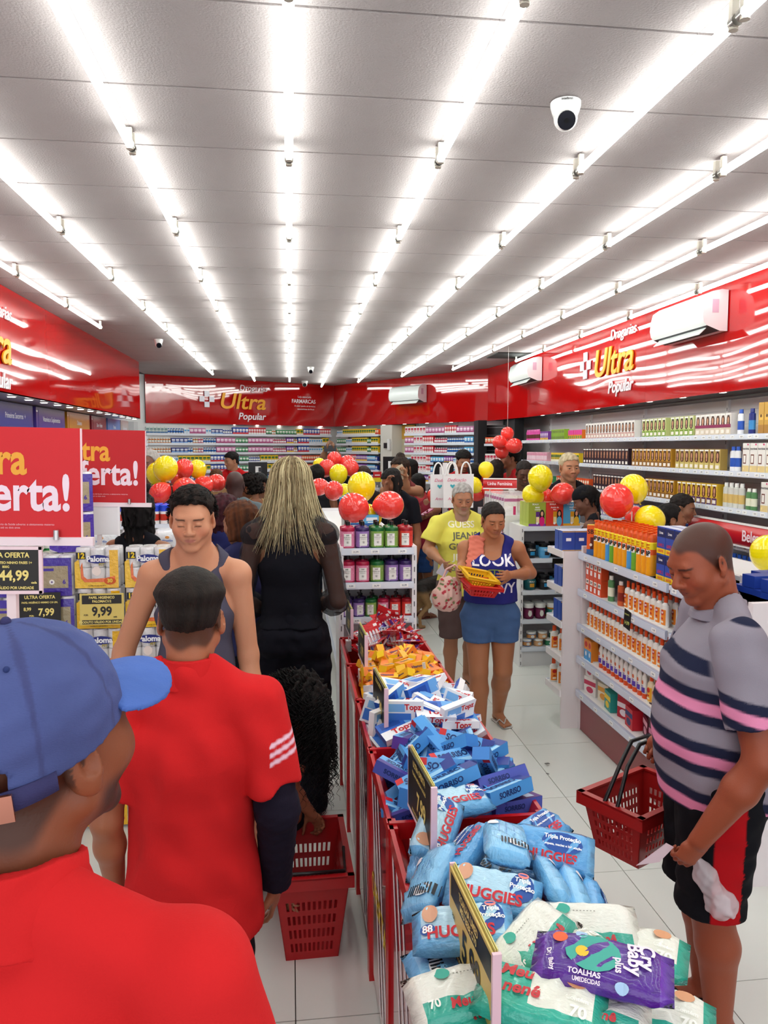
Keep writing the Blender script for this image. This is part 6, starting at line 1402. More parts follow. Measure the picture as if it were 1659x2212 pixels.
p = at_y(815, 1030, 9.0); t = thing('card_stand', 'small red and yellow card stand behind the yellow balloon', 'sign', tuple(p), 0); B = MB(); B.box((0, 0, 0), (.10, .008, .12), 'B8181E', 'paper'); B.box((0, -.005, -.035), (.10, .002, .05), 'E8D020', 'paper'); B.box((0, -.0048, .02), (.06, .002, .012), 'F0E8E8', 'paper'); B.build('card', t); B = MB(); B.box((0, .01, -.05-p[2]/2), (.012, .012, p[2]-.1), 'D8D8D8', 'plastic'); B.box((0, .01, -p[2]+.01), (.2, .2, .02), 'D8D8D8', 'plastic'); B.build('stem', t)
# ---------------------------------------------------------------- left side: placards, toilet paper
def placard(y, pr, pb, ut, lines, label, w=.42, h=.30, tilt=0.02):
    """pr: top right pixel, pb: bottom right pixel"""
    a = at_y(*pr, y); b = at_y(*pb, y); h = a[2]-b[2]; w = h*1.42; cx = (a[0]+b[0])/2-w/2; t = thing('offer_placard', label, 'sign', (cx, y, (a[2]+b[2])/2), 0); t.rotation_euler = (0, math.radians(1.5)*0+.02, 0)
    B = MB(); B.box((0, 0, 0), (w, .004, h), 'D2232B' if y < 3 else 'C01C24', 'satin'); B.box((w/2+.0015, .0, 0), (.004, .006, h), 'F4D0D8', 'plastic')  # same red board; the nearer one's stronger brightness is put into its colour
    face_text(B, 'ultra', h*.40, (w*.5-h*.47, -.0028, h*.20), 'EDA52E', bold=.026, sx=.80, right=True); face_text(B, 'Oferta!', h*.46, (w*.5-h*.10, -.0028, -h*.11), 'F2DCE8', bold=.026, sx=.80, right=True)
    face_text(B, 'Para crianças menores de um ano. O Ministério da Saúde adverte: o aleitamento materno', h*.026, (w*.0, -.0028, -h*.385), 'F0C0C8', bold=0); face_text(B, 'evita infecções e alergias e é recomendado até os dois anos', h*.026, (-w*.1, -.0028, -h*.415), 'F0C0C8', bold=0)
    B.build('board', t)
    B = MB(); B.box((0, .005, -h/2-.012), (w+.06, .02, .022), 'F0DCE2', 'plastic'); B.build('holder_rail', t)
    B = MB(); B.cyl((w*.35, -.012, -h/2-.006), (w*.35, -.012, -h/2+.02), .008, 'C8C4C4', 'metal', n=10); B.build('clip', t)
    return t, w, h, cx, (a[2]+b[2])/2
t, w, h, cx, cz = placard(2.15, (170, 922), (180, 1157), 0, 0, 'large red special offer placard at the left edge, nearer one')
pz = cz-h/2-.024; y = 2.15
def offer_card(t, px, pz, w, h, lines, frame=True, y=0., yellow=False):
    B = MB(); B.box((px, y, pz), (w, .003, h), '1A1410' if not yellow else 'DCC468', 'paper')
    if yellow: rect(B, px-w*.45, pz+h*.17, px+w*.45, pz+h*.45, y-.0022, '1A1410'); rect(B, px-w*.45, pz-h*.47, px+w*.45, pz-h*.34, y-.0022, '1A1410')
    for s, lx, lz, sz, c in lines: face_text(B, s, sz*h, (px+lx*w, y-.003, pz+lz*h), c, bold=.03, sx=.9)
    B.build('price_sheet', t)
    if frame:
        B = MB()
        for q in (-1, 1): B.box((px+q*(w/2+.004), y, pz), (.009, .01, h+.016), 'F0D4DA', 'plastic'); B.box((px, y, pz+q*(h/2+.004)), (w+.016, .01, .009), 'F0D4DA', 'plastic')
        B.build('card_frame', t)
YLW = 'F0DC80'
rx = (at_y(88, 1200, 2.15)[0]-cx); offer_card(t, rx-.085, -h/2-.024-.066, .17, .112, [('ULTRA OFERTA', 0, .36, .17, YLW), ('COMP. LÁCTEO NINHO FASES 1+', .02, .18, .085, YLW), ('800G', .0, .08, .08, YLW), ('44,99', .12, -.14, .34, YLW), ('POR:', -.4, -.2, .07, YLW), ('cada', .42, -.3, .08, YLW), ('PRODUTO VÁLIDO POR UNIDADE', 0, -.43, .09, YLW)])
B = MB(); pp = at_y(30, 1300, 2.15)[0]-cx; B.box((pp, .012, -.95), (.024, .024, 1.45), 'F0DCDE', 'plastic'); B.build('pole', t); B = MB(); B.box((pp, .012, -cz+.012), (.3, .3, .02), 'E0D0D4', 'plastic'); B.build('foot', t)
t, w, h, cx, cz = placard(4.25, (310, 928), (318, 1084), 0, 0, 'red special offer placard partly hidden behind the nearer one')
rx = at_y(259, 1110, 4.25)[0]-cx; B = MB(); B.box((rx-.115, 0, -h/2-.024-.075), (.23, .006, .15), 'E8E4E6', 'plastic'); B.box((rx, 0, -h/2-.024-.075), (.01, .012, .16), 'F0ECEE', 'plastic'); B.build('blank_sheet', t)
pp = at_y(217, 1158, 4.25)[0]-cx; B = MB(); B.box((pp, .014, -(cz)/2-.1), (.022, .022, cz-.22), 'F0E4E6', 'plastic'); B.build('pole', t); B = MB(); B.box((pp, .014, -cz+.012), (.3, .3, .02), 'E0D0D4', 'plastic'); B.build('foot', t)
# toilet paper packs
def tp_pack(kind):
    B = MB(); r = .0365; nx, nz, ny = 3, 2, 2
    me = {}
    for a in range(nx):
        for b in range(ny):
            for c in range(nz):
                x, y, z = (a-(nx-1)/2)*r*1.93, (b-.5)*r*1.9, c*.1
                B.lathe([(r*.94, z+.002, 'ECEAEA'), (r, z+.010, 'ECEAEA'), (r, z+.09, 'E8E6E8'), (r*.93, z+.1, 'F0EEEE')], 16, 'film', (x, y, 0)); 
                if c == nz-1: B.lathe([(.013, z+.1, 'B8B0B0'), (.013, z+.1005, '9A9090')], 10, 'matte', (x, y, 0))
    w = nx*r*1.93; y = -ny*r*.98-.001
    if kind == 'paloma':
        ws = [(-w*.5, .0), (-w*.5, .13), (-w*.40, .145), (-w*.36, .06), (-w*.30, .035), (w*.46, .04), (w*.46, .0)]
        B.add([(x, y, z) for x, z in ws], [tuple(range(len(ws)))], 'F2C018', 'film')
        ws = [(-w*.36, .11), (-w*.32, .13), (-w*.30, .06), (-w*.22, .045), (w*.2, .05), (w*.42, .06), (w*.42, .03), (-w*.28, .03), (-w*.36, .05)]
        B.add([(x, y-.001, z) for x, z in ws], [tuple(range(len(ws)))], 'E86A20', 'film')
        rect(B, w*.30, .0, w*.50, .19, y-.0008, 'F0B818', 'film'); rect(B, -w*.46, .145, -w*.24, .18, y-.002, '1A1A2A')
        face_text(B, '12', .038, (-w*.35, y-.003, .162), 'F2D018', bold=.04); oval(B, w*.04, .145, w*.27, .022, y-.0022, '20287E'); face_text(B, 'Paloma', .038, (w*.04, y-.0032, .145), 'F4F4F8', bold=.04); face_text(B, 'FIT', .02, (w*.12, y-.0032, .118), 'A89820', bold=.03)
        oval(B, w*.30, .035, w*.14, .018, y-.0022, 'D85A1C'); face_text(B, '30', .026, (w*.30, y-.0034, .036), 'F4D850', bold=.04); oval(B, w*.0, .085, .022, .024, y-.0015, 'F4E4DC')
        face_text(B, 'Contém 12 rolos de 30 m', .008, (-.0, y-.0034, .012), '5A3A10')
    else:
        B.add([(x, y, z) for x, z in ((-w*.5, .02), (-w*.5, .10), (-w*.2, .19), (w*.5, .19), (w*.5, .0), (-w*.3, .0))], [tuple(range(6))], '4A34A0', 'film')
        rect(B, -w*.36, .04, w*.42, .15, y-.0012, 'A89878', 'film'); rect(B, -w*.3, .125, w*.1, .138, y-.002, '4A34A0'); 
        for x in (-w*.2, w*.05): oval(B, x, .07, .013, .013, y-.002, 'F0ECE8'); oval(B, x, .07, .005, .005, y-.0024, '6A5A8A')
        face_text(B, '6', .03, (w*.33, y-.003, .07), '4A34A0', bold=.03); face_text(B, '21', .02, (-w*.33, y-.003, .07), 'F0ECE8')
    return B
pm('tp_paloma', tp_pack('paloma'), 'toilet_paper_pack'); pm('tp_mimmo', tp_pack('mimmo'), 'toilet_paper_pack')
cols = [(215, 'tp_paloma', 'yellow and white', 7), (318, 'tp_paloma', 'yellow and white', 7), (112, 'tp_mimmo', 'purple', 7), (20, 'tp_mimmo', 'purple', 5)]
for ci, (u, k, nm_, n) in enumerate(cols):
    p = at_y(u, 1275, 3.95)
    for s in range(n):
        z = 1.25-.205*s if k == 'tp_paloma' else 1.215-.205*s
        if s == 6: z = .02
        if z < 0: continue
        tag(inst('toilet_paper_pack', PM[k], None, (p[0]+rr.uniform(-.006, .006), 4.0+rr.uniform(-.01, .01), z), (0, 0, rr.uniform(-.04, .04))), '%s toilet paper pack, %s from top in the %s stack' % (nm_, ['first', 'second', 'third', 'fourth', 'fifth', 'sixth', 'seventh'][s], ['left front yellow', 'right yellow', 'purple', 'edge purple'][ci]), 'toilet paper')
p = at_y(148, 1150, 4.05)
for s in range(2): tag(inst('toilet_paper_pack', PM['tp_mimmo'], None, (p[0], 4.1, 1.42+.205*s), (0, 0, .3)), 'purple toilet paper pack %s behind the nearer placard' % ['lying', 'standing topmost'][s], 'toilet paper')
for (u0, v0, u1, v1, yl, ls, lb) in ((37, 1283, 130, 1352, False, [('ULTRA OFERTA', 0, .36, .14, YLW), ('PAPEL HIGIÊNICO MIMMO C/6 UN.', 0, .2, .075, YLW), ('8,99', -.3, .0, .14, YLW), ('7,99', .15, -.1, .3, YLW), ('POR:', -.2, -.2, .07, YLW), ('PRODUTO VÁLIDO POR UNIDADE', 0, -.42, .08, YLW)], 'black and yellow price card reading 7,99 on purple toilet paper'),
                                  (169, 1285, 267, 1350, True, [('PAPEL HIGIENICO', 0, .37, .11, YLW), ('PALOMAC\\12', 0, .25, .11, YLW), ('9,99', 0, -.08, .4, '1A1410'), ('POR:', -.36, -.18, .07, '1A1410'), ('cada', .3, -.25, .07, '1A1410'), ('PRODUTO VÁLIDO POR UNIDADE', 0, -.41, .1, YLW)], 'yellow price card reading 9,99 on yellow toilet paper')):
    a, b = at_y(u0, v0, 3.88), at_y(u1, v1, 3.88); t = thing('price_card', lb, 'price card', ((a[0]+b[0])/2, 3.90, (a[2]+b[2])/2)); t.rotation_euler = (-.05, 0, 0); offer_card(t, 0, 0, b[0]-a[0], a[2]-b[2], ls, False, 0, yl)
# middle-left gondola with blue-capped bottles and diapers
t = shelving('white gondola behind the young man with blue-capped bottles on top', (-1.05, 6.0, 0), 0, .9, .4, [1.36, 1.12, .8, .5, .25], 0, 1.40, ntags=5, tags=False)
B = MB(); B.lathe([(.026, 0, 'E8E8E8'), (.028, .004, 'E8E4E4'), (.028, .03, 'C03020'), (.028, .08, 'E8E4E4'), (.026, .1, '2A4AD0'), (.028, .102, '2A4AD0'), (.027, .145, '3A5AE0'), (.022, .15, '3A5AE0')], 12); pm('bluecap', B, 'blue_capped_bottle')
for i in range(12):
    for q in range(4): tag(inst('blue_capped_bottle', PM['bluecap'], None, (-1.40+.062*i, 6.05+.065*q, 1.36)), 'white bottle with big blue cap, %s row behind young man' % ['front', 'second', 'third', 'rear'][q], 'bottle', 'blue-capped bottles, %s row' % ['front', 'second', 'third', 'rear'][q])
def diaper():
    B = MB(); n = 9
    for top in (1, 0):
        vs = []
        for i in range(n):
            for j in range(n):
                u, v = i/(n-1)*2-1, j/(n-1)*2-1; e = max((1-abs(u)**4)*(1-abs(v)**5), 0)**.5; vs.append((u*.11, (-.05 if top else .05)*e+.002*math.sin(u*9+v*7), v*.12+.12))
        for i in range(n-1):
            for j in range(n-1): q = (i*n+j, (i+1)*n+j, (i+1)*n+j+1, i*n+j+1); B.add([vs[k] for k in (q if top else q[::-1])], [(0, 1, 2, 3)], 'E6E8EC' if j > 2 else '2A58C8', 'film', True)
    face_text(B, 'Hipoglós', .022, (0, -.053, .16), '3A6AC0'); oval(B, 0, .185, .016, .01, -.052, 'F0A050'); B.box((0, -.052, .05), (.03, .003, .07), 'E8ECF4', 'paper'); return B
weld(pm('diaper', diaper(), 'diaper_pack'))
for i in range(4):
    for q in range(2): tag(inst('diaper_pack', PM['diaper'], None, (-1.38+.235*i, 5.96-.10*q, 1.10-.0*q), (0, 0, rr.uniform(-.1, .1))), 'white and blue soft film pack, %s row under the blue-capped bottles' % ['rear', 'front'][q], 'pack', 'white film packs, %s row' % ['rear', 'front'][q])
B = MB(); B.box((-1.05, 5.86, 1.075), (.95, .3, .02), 'EAEAEC', 'white_metal'); B.box((-1.05, 5.72, .55), (.95, .02, 1.05), 'E0DEE0', 'white_metal'); tag(B.build('display_ledge'), 'white ledge holding the soft film packs', 'shelf')
for i in range(10): tag(inst('small_bottle', PM['b%d' % (i % 4)], None, (-1.42+.075*i, 6.33, 1.36)).__class__ and inst('small_bottle', PM['b%d' % (i % 4)], None, (-1.42+.075*i, 6.34, 1.40+.0)), 'small bottle standing behind the blue-capped bottles', 'bottle', 'small bottles behind the blue caps') if 0 else None
# ---------------------------------------------------------------- balloons
bl = [('yellow', 358, 1010, 6.6, 51, (10, 0), 'bright yellow balloon in front of the left bunch'), ('yellow', 340, 1020, 6.8, 44, (25, 0), 'yellow balloon half behind the front yellow one in the left bunch'), ('red', 398, 1010, 6.8, 38, (-10, 0), 'red balloon upright between two yellow ones in the left bunch'), ('yellow', 426, 1012, 7.0, 38, (-15, 0), 'yellow balloon at right of the left bunch'),
    ('red', 345, 1066, 6.5, 44, (-135, 0), 'red balloon pointing down-left in the left bunch'), ('red', 402, 1056, 6.5, 48, (100, 20), 'large red balloon lying sideways above the young man'), ('red', 441, 1048, 6.9, 40, (90, 20), 'red balloon lying right of the large red one'), ('red', 468, 1043, 7.2, 38, (80, 0), 'rightmost red balloon of the left bunch'), ('red', 388, 1036, 6.9, 34, (60, 30), 'red balloon mostly hidden in the left bunch'),
    ('red', 722, 991, 9.0, 32, (0, 0), 'red balloon highest in the middle bunch'), ('red', 706, 1010, 8.8, 36, (25, 0), 'red balloon at left of the middle bunch'), ('yellow', 731, 1022, 8.4, 40, (-5, 0), 'yellow balloon at the centre of the middle bunch'), ('red', 751, 1001, 9.0, 36, (-20, 0), 'red balloon behind right in the middle bunch'), ('red', 757, 1010, 8.7, 36, (-30, 0), 'red balloon at right of the middle bunch'), ('yellow', 690, 1003, 9.0, 28, (10, 0), 'small yellow balloon just behind the blonde hair'),
    ('red', 688, 1052, 6.4, 38, (-100, 0), 'red balloon at left of the blonde woman shoulder'), ('red', 721, 1059, 5.9, 41, (10, 40), 'round red balloon above the stacked medicine cartons'), ('yellow', 744, 1060, 6.2, 32, (-40, 0), 'yellow balloon peeking behind the round red one'),
    ('yellow', 781, 1049, 5.2, 61, (0, 0), 'tall yellow balloon above the soap bottles'), ('red', 764, 1097, 4.95, 67, (-20, 40), 'round red balloon at left above the soap bottles'), ('red', 842, 1091, 4.95, 62, (85, 10), 'teardrop red balloon at right above the soap bottles'), ('yellow', 800, 1118, 5.05, 50, (160, 0), 'yellow balloon low behind the soap bottle caps'),
    ('yellow', 1050, 1013, 7.9, 34, (0, 0), 'upright yellow balloon behind the old man'), ('yellow', 1022, 1047, 7.8, 36, (-50, 0), 'yellow balloon beside the old man head'), ('red', 1067, 1060, 7.9, 42, (95, 0), 'red balloon under the small red sign'), ('red', 1030, 1066, 8.0, 36, (-120, 0), 'red balloon low between the old man and the woman'), ('red', 939, 1070, 8.0, 34, (0, 0), 'red balloon beside the burgundy top'),
    ('red', 1096, 936, 9.4, 29, (0, 0), 'topmost red balloon of the hanging bunch'), ('red', 1078, 955, 9.3, 30, (-90, 0), 'left red balloon of the hanging bunch'), ('red', 1112, 963, 9.2, 34, (90, 0), 'right red balloon of the hanging bunch'), ('red', 1084, 976, 9.4, 31, (180, 0), 'bottom red balloon of the hanging bunch'),
    ('yellow', 1167, 1030, 6.5, 55, (-8, 0), 'upright yellow balloon above the hair kit boxes'), ('yellow', 1150, 1068, 6.6, 46, (-60, 0), 'yellow balloon low left above the hair kit boxes'), ('red', 1217, 1066, 6.5, 50, (80, 0), 'red balloon at right above the hair kit boxes'), ('red', 1180, 1076, 6.7, 40, (150, 0), 'red balloon low behind the hair kit boxes'),
    ('red', 1332, 1080, 4.7, 75, (-20, 30), 'large round red balloon above the spray cans'), ('yellow', 1368, 1053, 4.85, 62, (-25, 0), 'yellow balloon behind the large round red one'), ('yellow', 1403, 1122, 4.6, 66, (-60, 20), 'yellow balloon right of the spray cans'), ('yellow', 1660, 1193, 3.9, 82, (-10, 0), 'yellow balloon cut by the right frame edge'), ('red', 1372, 1112, 4.95, 40, (60, 0), 'red balloon hidden behind the spray cans')]
for c, u, v, y, d, ti, lb in bl: balloon(c, u, v, y, d, ti, lb, 'red and yellow balloons')
for (u, v0, y, zb, lb) in ((790, 1090, 5.05, 1.30, 'above the soaps'), (1180, 1075, 6.65, 1.25, 'above the hair kits'), (1365, 1105, 4.8, 1.235, 'behind the spray cans'), (735, 1040, 8.8, .0, 'of the middle bunch'), (385, 1050, 6.8, .0, 'of the left bunch'), (1045, 1055, 8.0, .0, 'behind the old man'), (1660, 1240, 3.95, 1.235, 'at the right frame edge')):
    p = at_y(u, v0, y); B = MB(); B.cyl((p[0], p[1], zb), tuple(p), .004, 'E8E4E0', 'plastic', n=6); tag(B.build('balloon_stick'), 'thin white stick holding the balloons %s' % lb, 'stick')
p = at_y(1096, 955, 9.35); B = MB(); B.cyl((p[0], p[1], p[2]), (p[0], p[1], HC-.01), .002, 'D8D0C8', 'plastic', n=6); tag(B.build('balloon_string'), 'thin string from the ceiling to the hanging red balloons', 'string')
# ---------------------------------------------------------------- baskets and bags
basket('shopping_basket', 'red rolling basket standing on the floor under the bending woman', (.062, 2.98, 0), 0.02, .285, .46, .20, .36, .35, 'A8151B', 4, 10, handles='down')
B = MB(); 
p0 = at_y(1392, 1745, 2.62)
basket('shopping_basket', 'red basket with black handles carried by the man in stripes', (p0[0]-.0, 2.64, .455), .5, .37, .26, .29, .19, .21, '9C1A1A', 4, 13, handles='up')
pw = at_y(1034, 1266, 4.72); basket('small_basket', 'small red slotted basket held by the woman in blue', (pw[0], pw[1], pw[2]-.045), .25, .215, .15, .17, .12, .07, 'C81E1E', 2, 7, tilt=(.25, .15), rim=.02, handles='')
pw = at_y(1030, 1252, 4.74); basket('small_basket', 'small yellow slotted basket nested in the red one', (pw[0]+.0, pw[1]+.02, pw[2]-.03), .25, .205, .145, .16, .11, .065, 'E8B81E', 2, 7, tilt=(.3, .22), rim=.015, handles='')
# flowered bag hanging from the arm
v = solid([ecap(V(0, 0, 0), V(0, 0, -.10), (1, 0, 0), (.075, .05), (.095, .06), .03), ecap(V(0, 0, -.08), V(0, 0, -.13), (1, 0, 0), (.095, .06), (.08, .05), .03)], .006, disp=folds(.006, .05, 3))
def flor(vv):
    C = np.tile(np.array(lin('D8B0A4')), (len(vv), 1)); R = np.random.RandomState(4); q = np.stack([R.uniform(-.1, .1, 70), np.where(R.rand(70) > .3, -.06, .06), R.uniform(-.17, .03, 70)], 1)
    for i, p in enumerate(q): d = np.hypot(vv[:, 0]-p[0], vv[:, 2]-p[2]); C[(d < .0085) & ((vv[:, 1] < 0) == (p[1] < 0))] = lin('B02A3A' if i % 3 else '6A7A4A')
    return C
p = at_y(972, 1262, 4.86); o = organic('shoulder_bag', [(*v, flor)], None, ('satin',)); o.location = tuple(p); o.rotation_euler = (0, .25, .2); tag(o, 'pink flowered cloth bag hanging from the woman forearm', 'bag')
B = MB(); B.tube([(-.06, 0, .02), (-.05, 0, .09), (.0, 0, .13), (.05, 0, .10), (.07, 0, .02)], .007, 'D0A098', 'satin', 6); B.build('strap', o)
# clear plastic bag and paper in the striped man hand
p = at_y(1503, 1850, 2.13)
v = solid([cap((0, 0, 0), (.03, 0, -.06), .008, .022, .02), cap((.03, 0, -.06), (.085, 0, -.15), .03, .036, .03), ell((.095, 0, -.165), (.05, .035, .045), .02)], .005, disp=folds(.006, .03, 6, n=8))
o = organic('plastic_bag', [(*v, 'E8DCE0')], None, ('clear_bag',)); o.location = tuple(p); tag(o, 'small white plastic bag twisted and dangling from the striped man fist', 'bag')
v = solid([ell((.09, 0, -.15), (.028, .02, .03), .01), ell((.105, 0, -.18), (.02, .02, .018), .01)], .006, disp=folds(.005, .02, 2)); organic('contents', [(*v, 'D8C8CC')], o, ('satin',))
B = MB(); B.add([(-.13, 0, -.02), (-.05, .01, -.02), (-.01, 0, .03), (-.04, -.01, .05), (-.13, .001, -.021), (-.05, .012, -.02), (-.01, .002, .03), (-.04, -.008, .05)], [(0, 1, 2, 3), (7, 6, 5, 4)], 'ECD4DC', 'paper'); p = at_y(1462, 1850, 2.12); tag(B.build('receipt', None, tuple(p)), 'crumpled pale pink receipt in the striped man fist', 'paper')
# dog beside the old man (standing, head away)
def dog():
    L = lambda *a: V(*a); P = [ecap((0, 0, .44), (0, .42, .46), (1, 0, 0), (.075, .085), (.085, .11), .04), ell((0, .46, .47), (.08, .1, .11), .04), ell((0, -.06, .42), (.075, .09, .10), .04),
        cap((0, .52, .52), (0, .62, .64), .06, .05, .04), ell((0, .67, .68), (.05, .06, .05), .03), cap((0, .70, .67), (0, .80, .64), .03, .022, .02)]
    for s in (-1, 1):
        P += [cap((s*.05, -.08, .38), (s*.055, -.0, .24), .055, .035, .03), cap((s*.055, -.0, .24), (s*.05, -.13, .14), .03, .02, .015), cap((s*.05, -.13, .14), (s*.05, -.12, .03), .018, .017, .01), ecap((s*.05, -.12, .02), (s*.05, -.06, .016), (1, 0, 0), (.02, .016), (.024, .014), .01),
              cap((s*.05, .42, .36), (s*.05, .40, .2), .035, .022, .02), cap((s*.05, .40, .2), (s*.05, .42, .03), .02, .017, .01), ecap((s*.05, .42, .02), (s*.05, .47, .016), (1, 0, 0), (.02, .016), (.024, .014), .01), cap((s*.035, .645, .72), (s*.05, .64, .80), .022, .008, .01)]
    P += [cap((0, -.13, .44), (0, -.24, .34), .022, .024, .02), cap((0, -.24, .34), (0, -.27, .16), .024, .012, .02)]
    v = solid(P, .010, disp=folds(.004, .03, 2))
    def cf(vv):
        t = sstep(vv[:, 2], .36, .42)*(1-sstep(vv[:, 1], .5, .6)); t = np.maximum(t, (vv[:, 1] < -.2)*.9)[:, None]; return np.array(lin('A07A50'))*(1-t)+np.array(lin('1E1814'))*t
    o = organic('dog', [(*v, cf)], None, ('satin',)); return o
d = dog(); p = at_z(917, 1360, 0); d.location = (p[0]+.03, p[1]+.15, 0); d.rotation_euler = (0, 0, math.radians(-55)); tag(d, 'tan and black dog standing behind the old man, rear end toward the aisle', 'dog')
for (u, v_, lb) in ((1182, 1650, 'small grey scrap on the floor tiles in mid aisle'), (1183, 1672, 'tiny paler scrap just nearer on the floor tiles')):
    p = at_z(u, v_, .012); B = MB(); B.box((0, 0, 0), (.03 if 'grey' in lb else .012, .015, .003), '6A6A68', 'paper', rot=(0, .1, .4)); tag(B.build('litter_scrap', None, (p[0], p[1], .014)), lb, 'litter')
# ---------------------------------------------------------------- who stands where
def w2l(loc, face, p):
    a = math.radians(face); d = V(p[0]-loc[0], p[1]-loc[1], 0); return V(d[0]*math.cos(a)+d[1]*math.sin(a), -d[0]*math.sin(a)+d[1]*math.cos(a), p[2])
def spot(u, v, y): p = at_y(u, v, y); return (p[0], p[1]), p[2]
def strands(F, root, n, ln, col, col2, seed=1, spread=.03, r=.0022, wave=.004, front=.25, part=0., name='hair', flip=.02, segs=12):
    R = np.random.RandomState(seed); P = []; rad = []
    for i in range(n):
        a = R.uniform(-math.pi*(.5+front), math.pi*(.5+front)); t0 = R.uniform(.05, .9); lay = R.uniform(.010, .026); L = ln*R.uniform(.75, 1.06)
        sx, cy = math.sin(a), -math.cos(a); q = []
        ph = R.uniform(0, 6.28); sp = spread*R.uniform(.4, 1.4); tw = R.normal()*.012
        for j in range(segs):
            s = j/(segs-1)
            el = (1-t0)*math.pi/2-s*3.2*(1-.15)   # elevation over the skull
            if el > -.12: c = math.cos(el); x, y, z = sx*(.0755+lay)*c, cy*(.096+lay)*c-.016, .032+(.084+lay)*math.sin(el); zl = z; se = s
            else:
                f = (s-se)/(1-se); x = sx*(.0755+lay+sp*f*1.3)+tw*f+wave*math.sin(f*7+ph)+(flip*f**3*sx); y = cy*(.096+lay*.6+sp*f*.25)-.016+wave*math.cos(f*6+ph)+.018*f*(1 if cy < 0 else 0); z = zl-L*f
            q.append(F(x, y, z))
        P.append(q); rad.append(r*R.uniform(.6, 1.3))
    v, f = strand_mesh(P, rad, 4)
    ca, cb_ = np.array(lin(col)), np.array(lin(col2)); w = np.repeat(R.rand(n), segs*4)[:, None]
    return organic(name, [(v, f, lambda q: ca*(1-w)+cb_*w)], root, ('hair',))
def curls(F, root, n, ln, col, seed=1, hang=(0, 0, -1), rc=.009, r=.0022, cov=(-1.1, 1.1), turns=9, name='hair', segs=34, top=1.3, out=.035, fr=-9):
    R = np.random.RandomState(seed); P = []; rad = []; g = V(*hang); g = g/np.linalg.norm(g)
    for i in range(n):
        a = R.uniform(cov[0], cov[1])*math.pi; el = R.uniform(-.35, top)
        if math.cos(a) < -.1 and el < fr: continue
        c = math.cos(el)
        nrm = F.M @ V(math.sin(a)*c, -math.cos(a)*c, math.sin(el)); b = F(math.sin(a)*.078*c, -math.cos(a)*.098*c-.016, .032+.086*math.sin(el))
        L = ln*R.uniform(.55, 1.1); ph = R.uniform(0, 6.28); u = np.cross(g, [.3, .5, .1]); u /= np.linalg.norm(u); w = np.cross(g, u); q = []
        for j in range(segs):
            s = j/(segs-1); o = out*(1-math.exp(-s*5)); k = min(1, s*4); t = turns*s*6.283+ph
            q.append(b+nrm*o+g*L*max(s-.08, 0)*(1+.0)+(u*math.cos(t)+w*math.sin(t))*rc*k*(1-.3*s))
        P.append(q); rad.append(r)
    v, f = strand_mesh(P, rad, 3)
    return organic(name, [(v, f, col)], root, ('hair',))
FAST = globals().get('FAST', False)
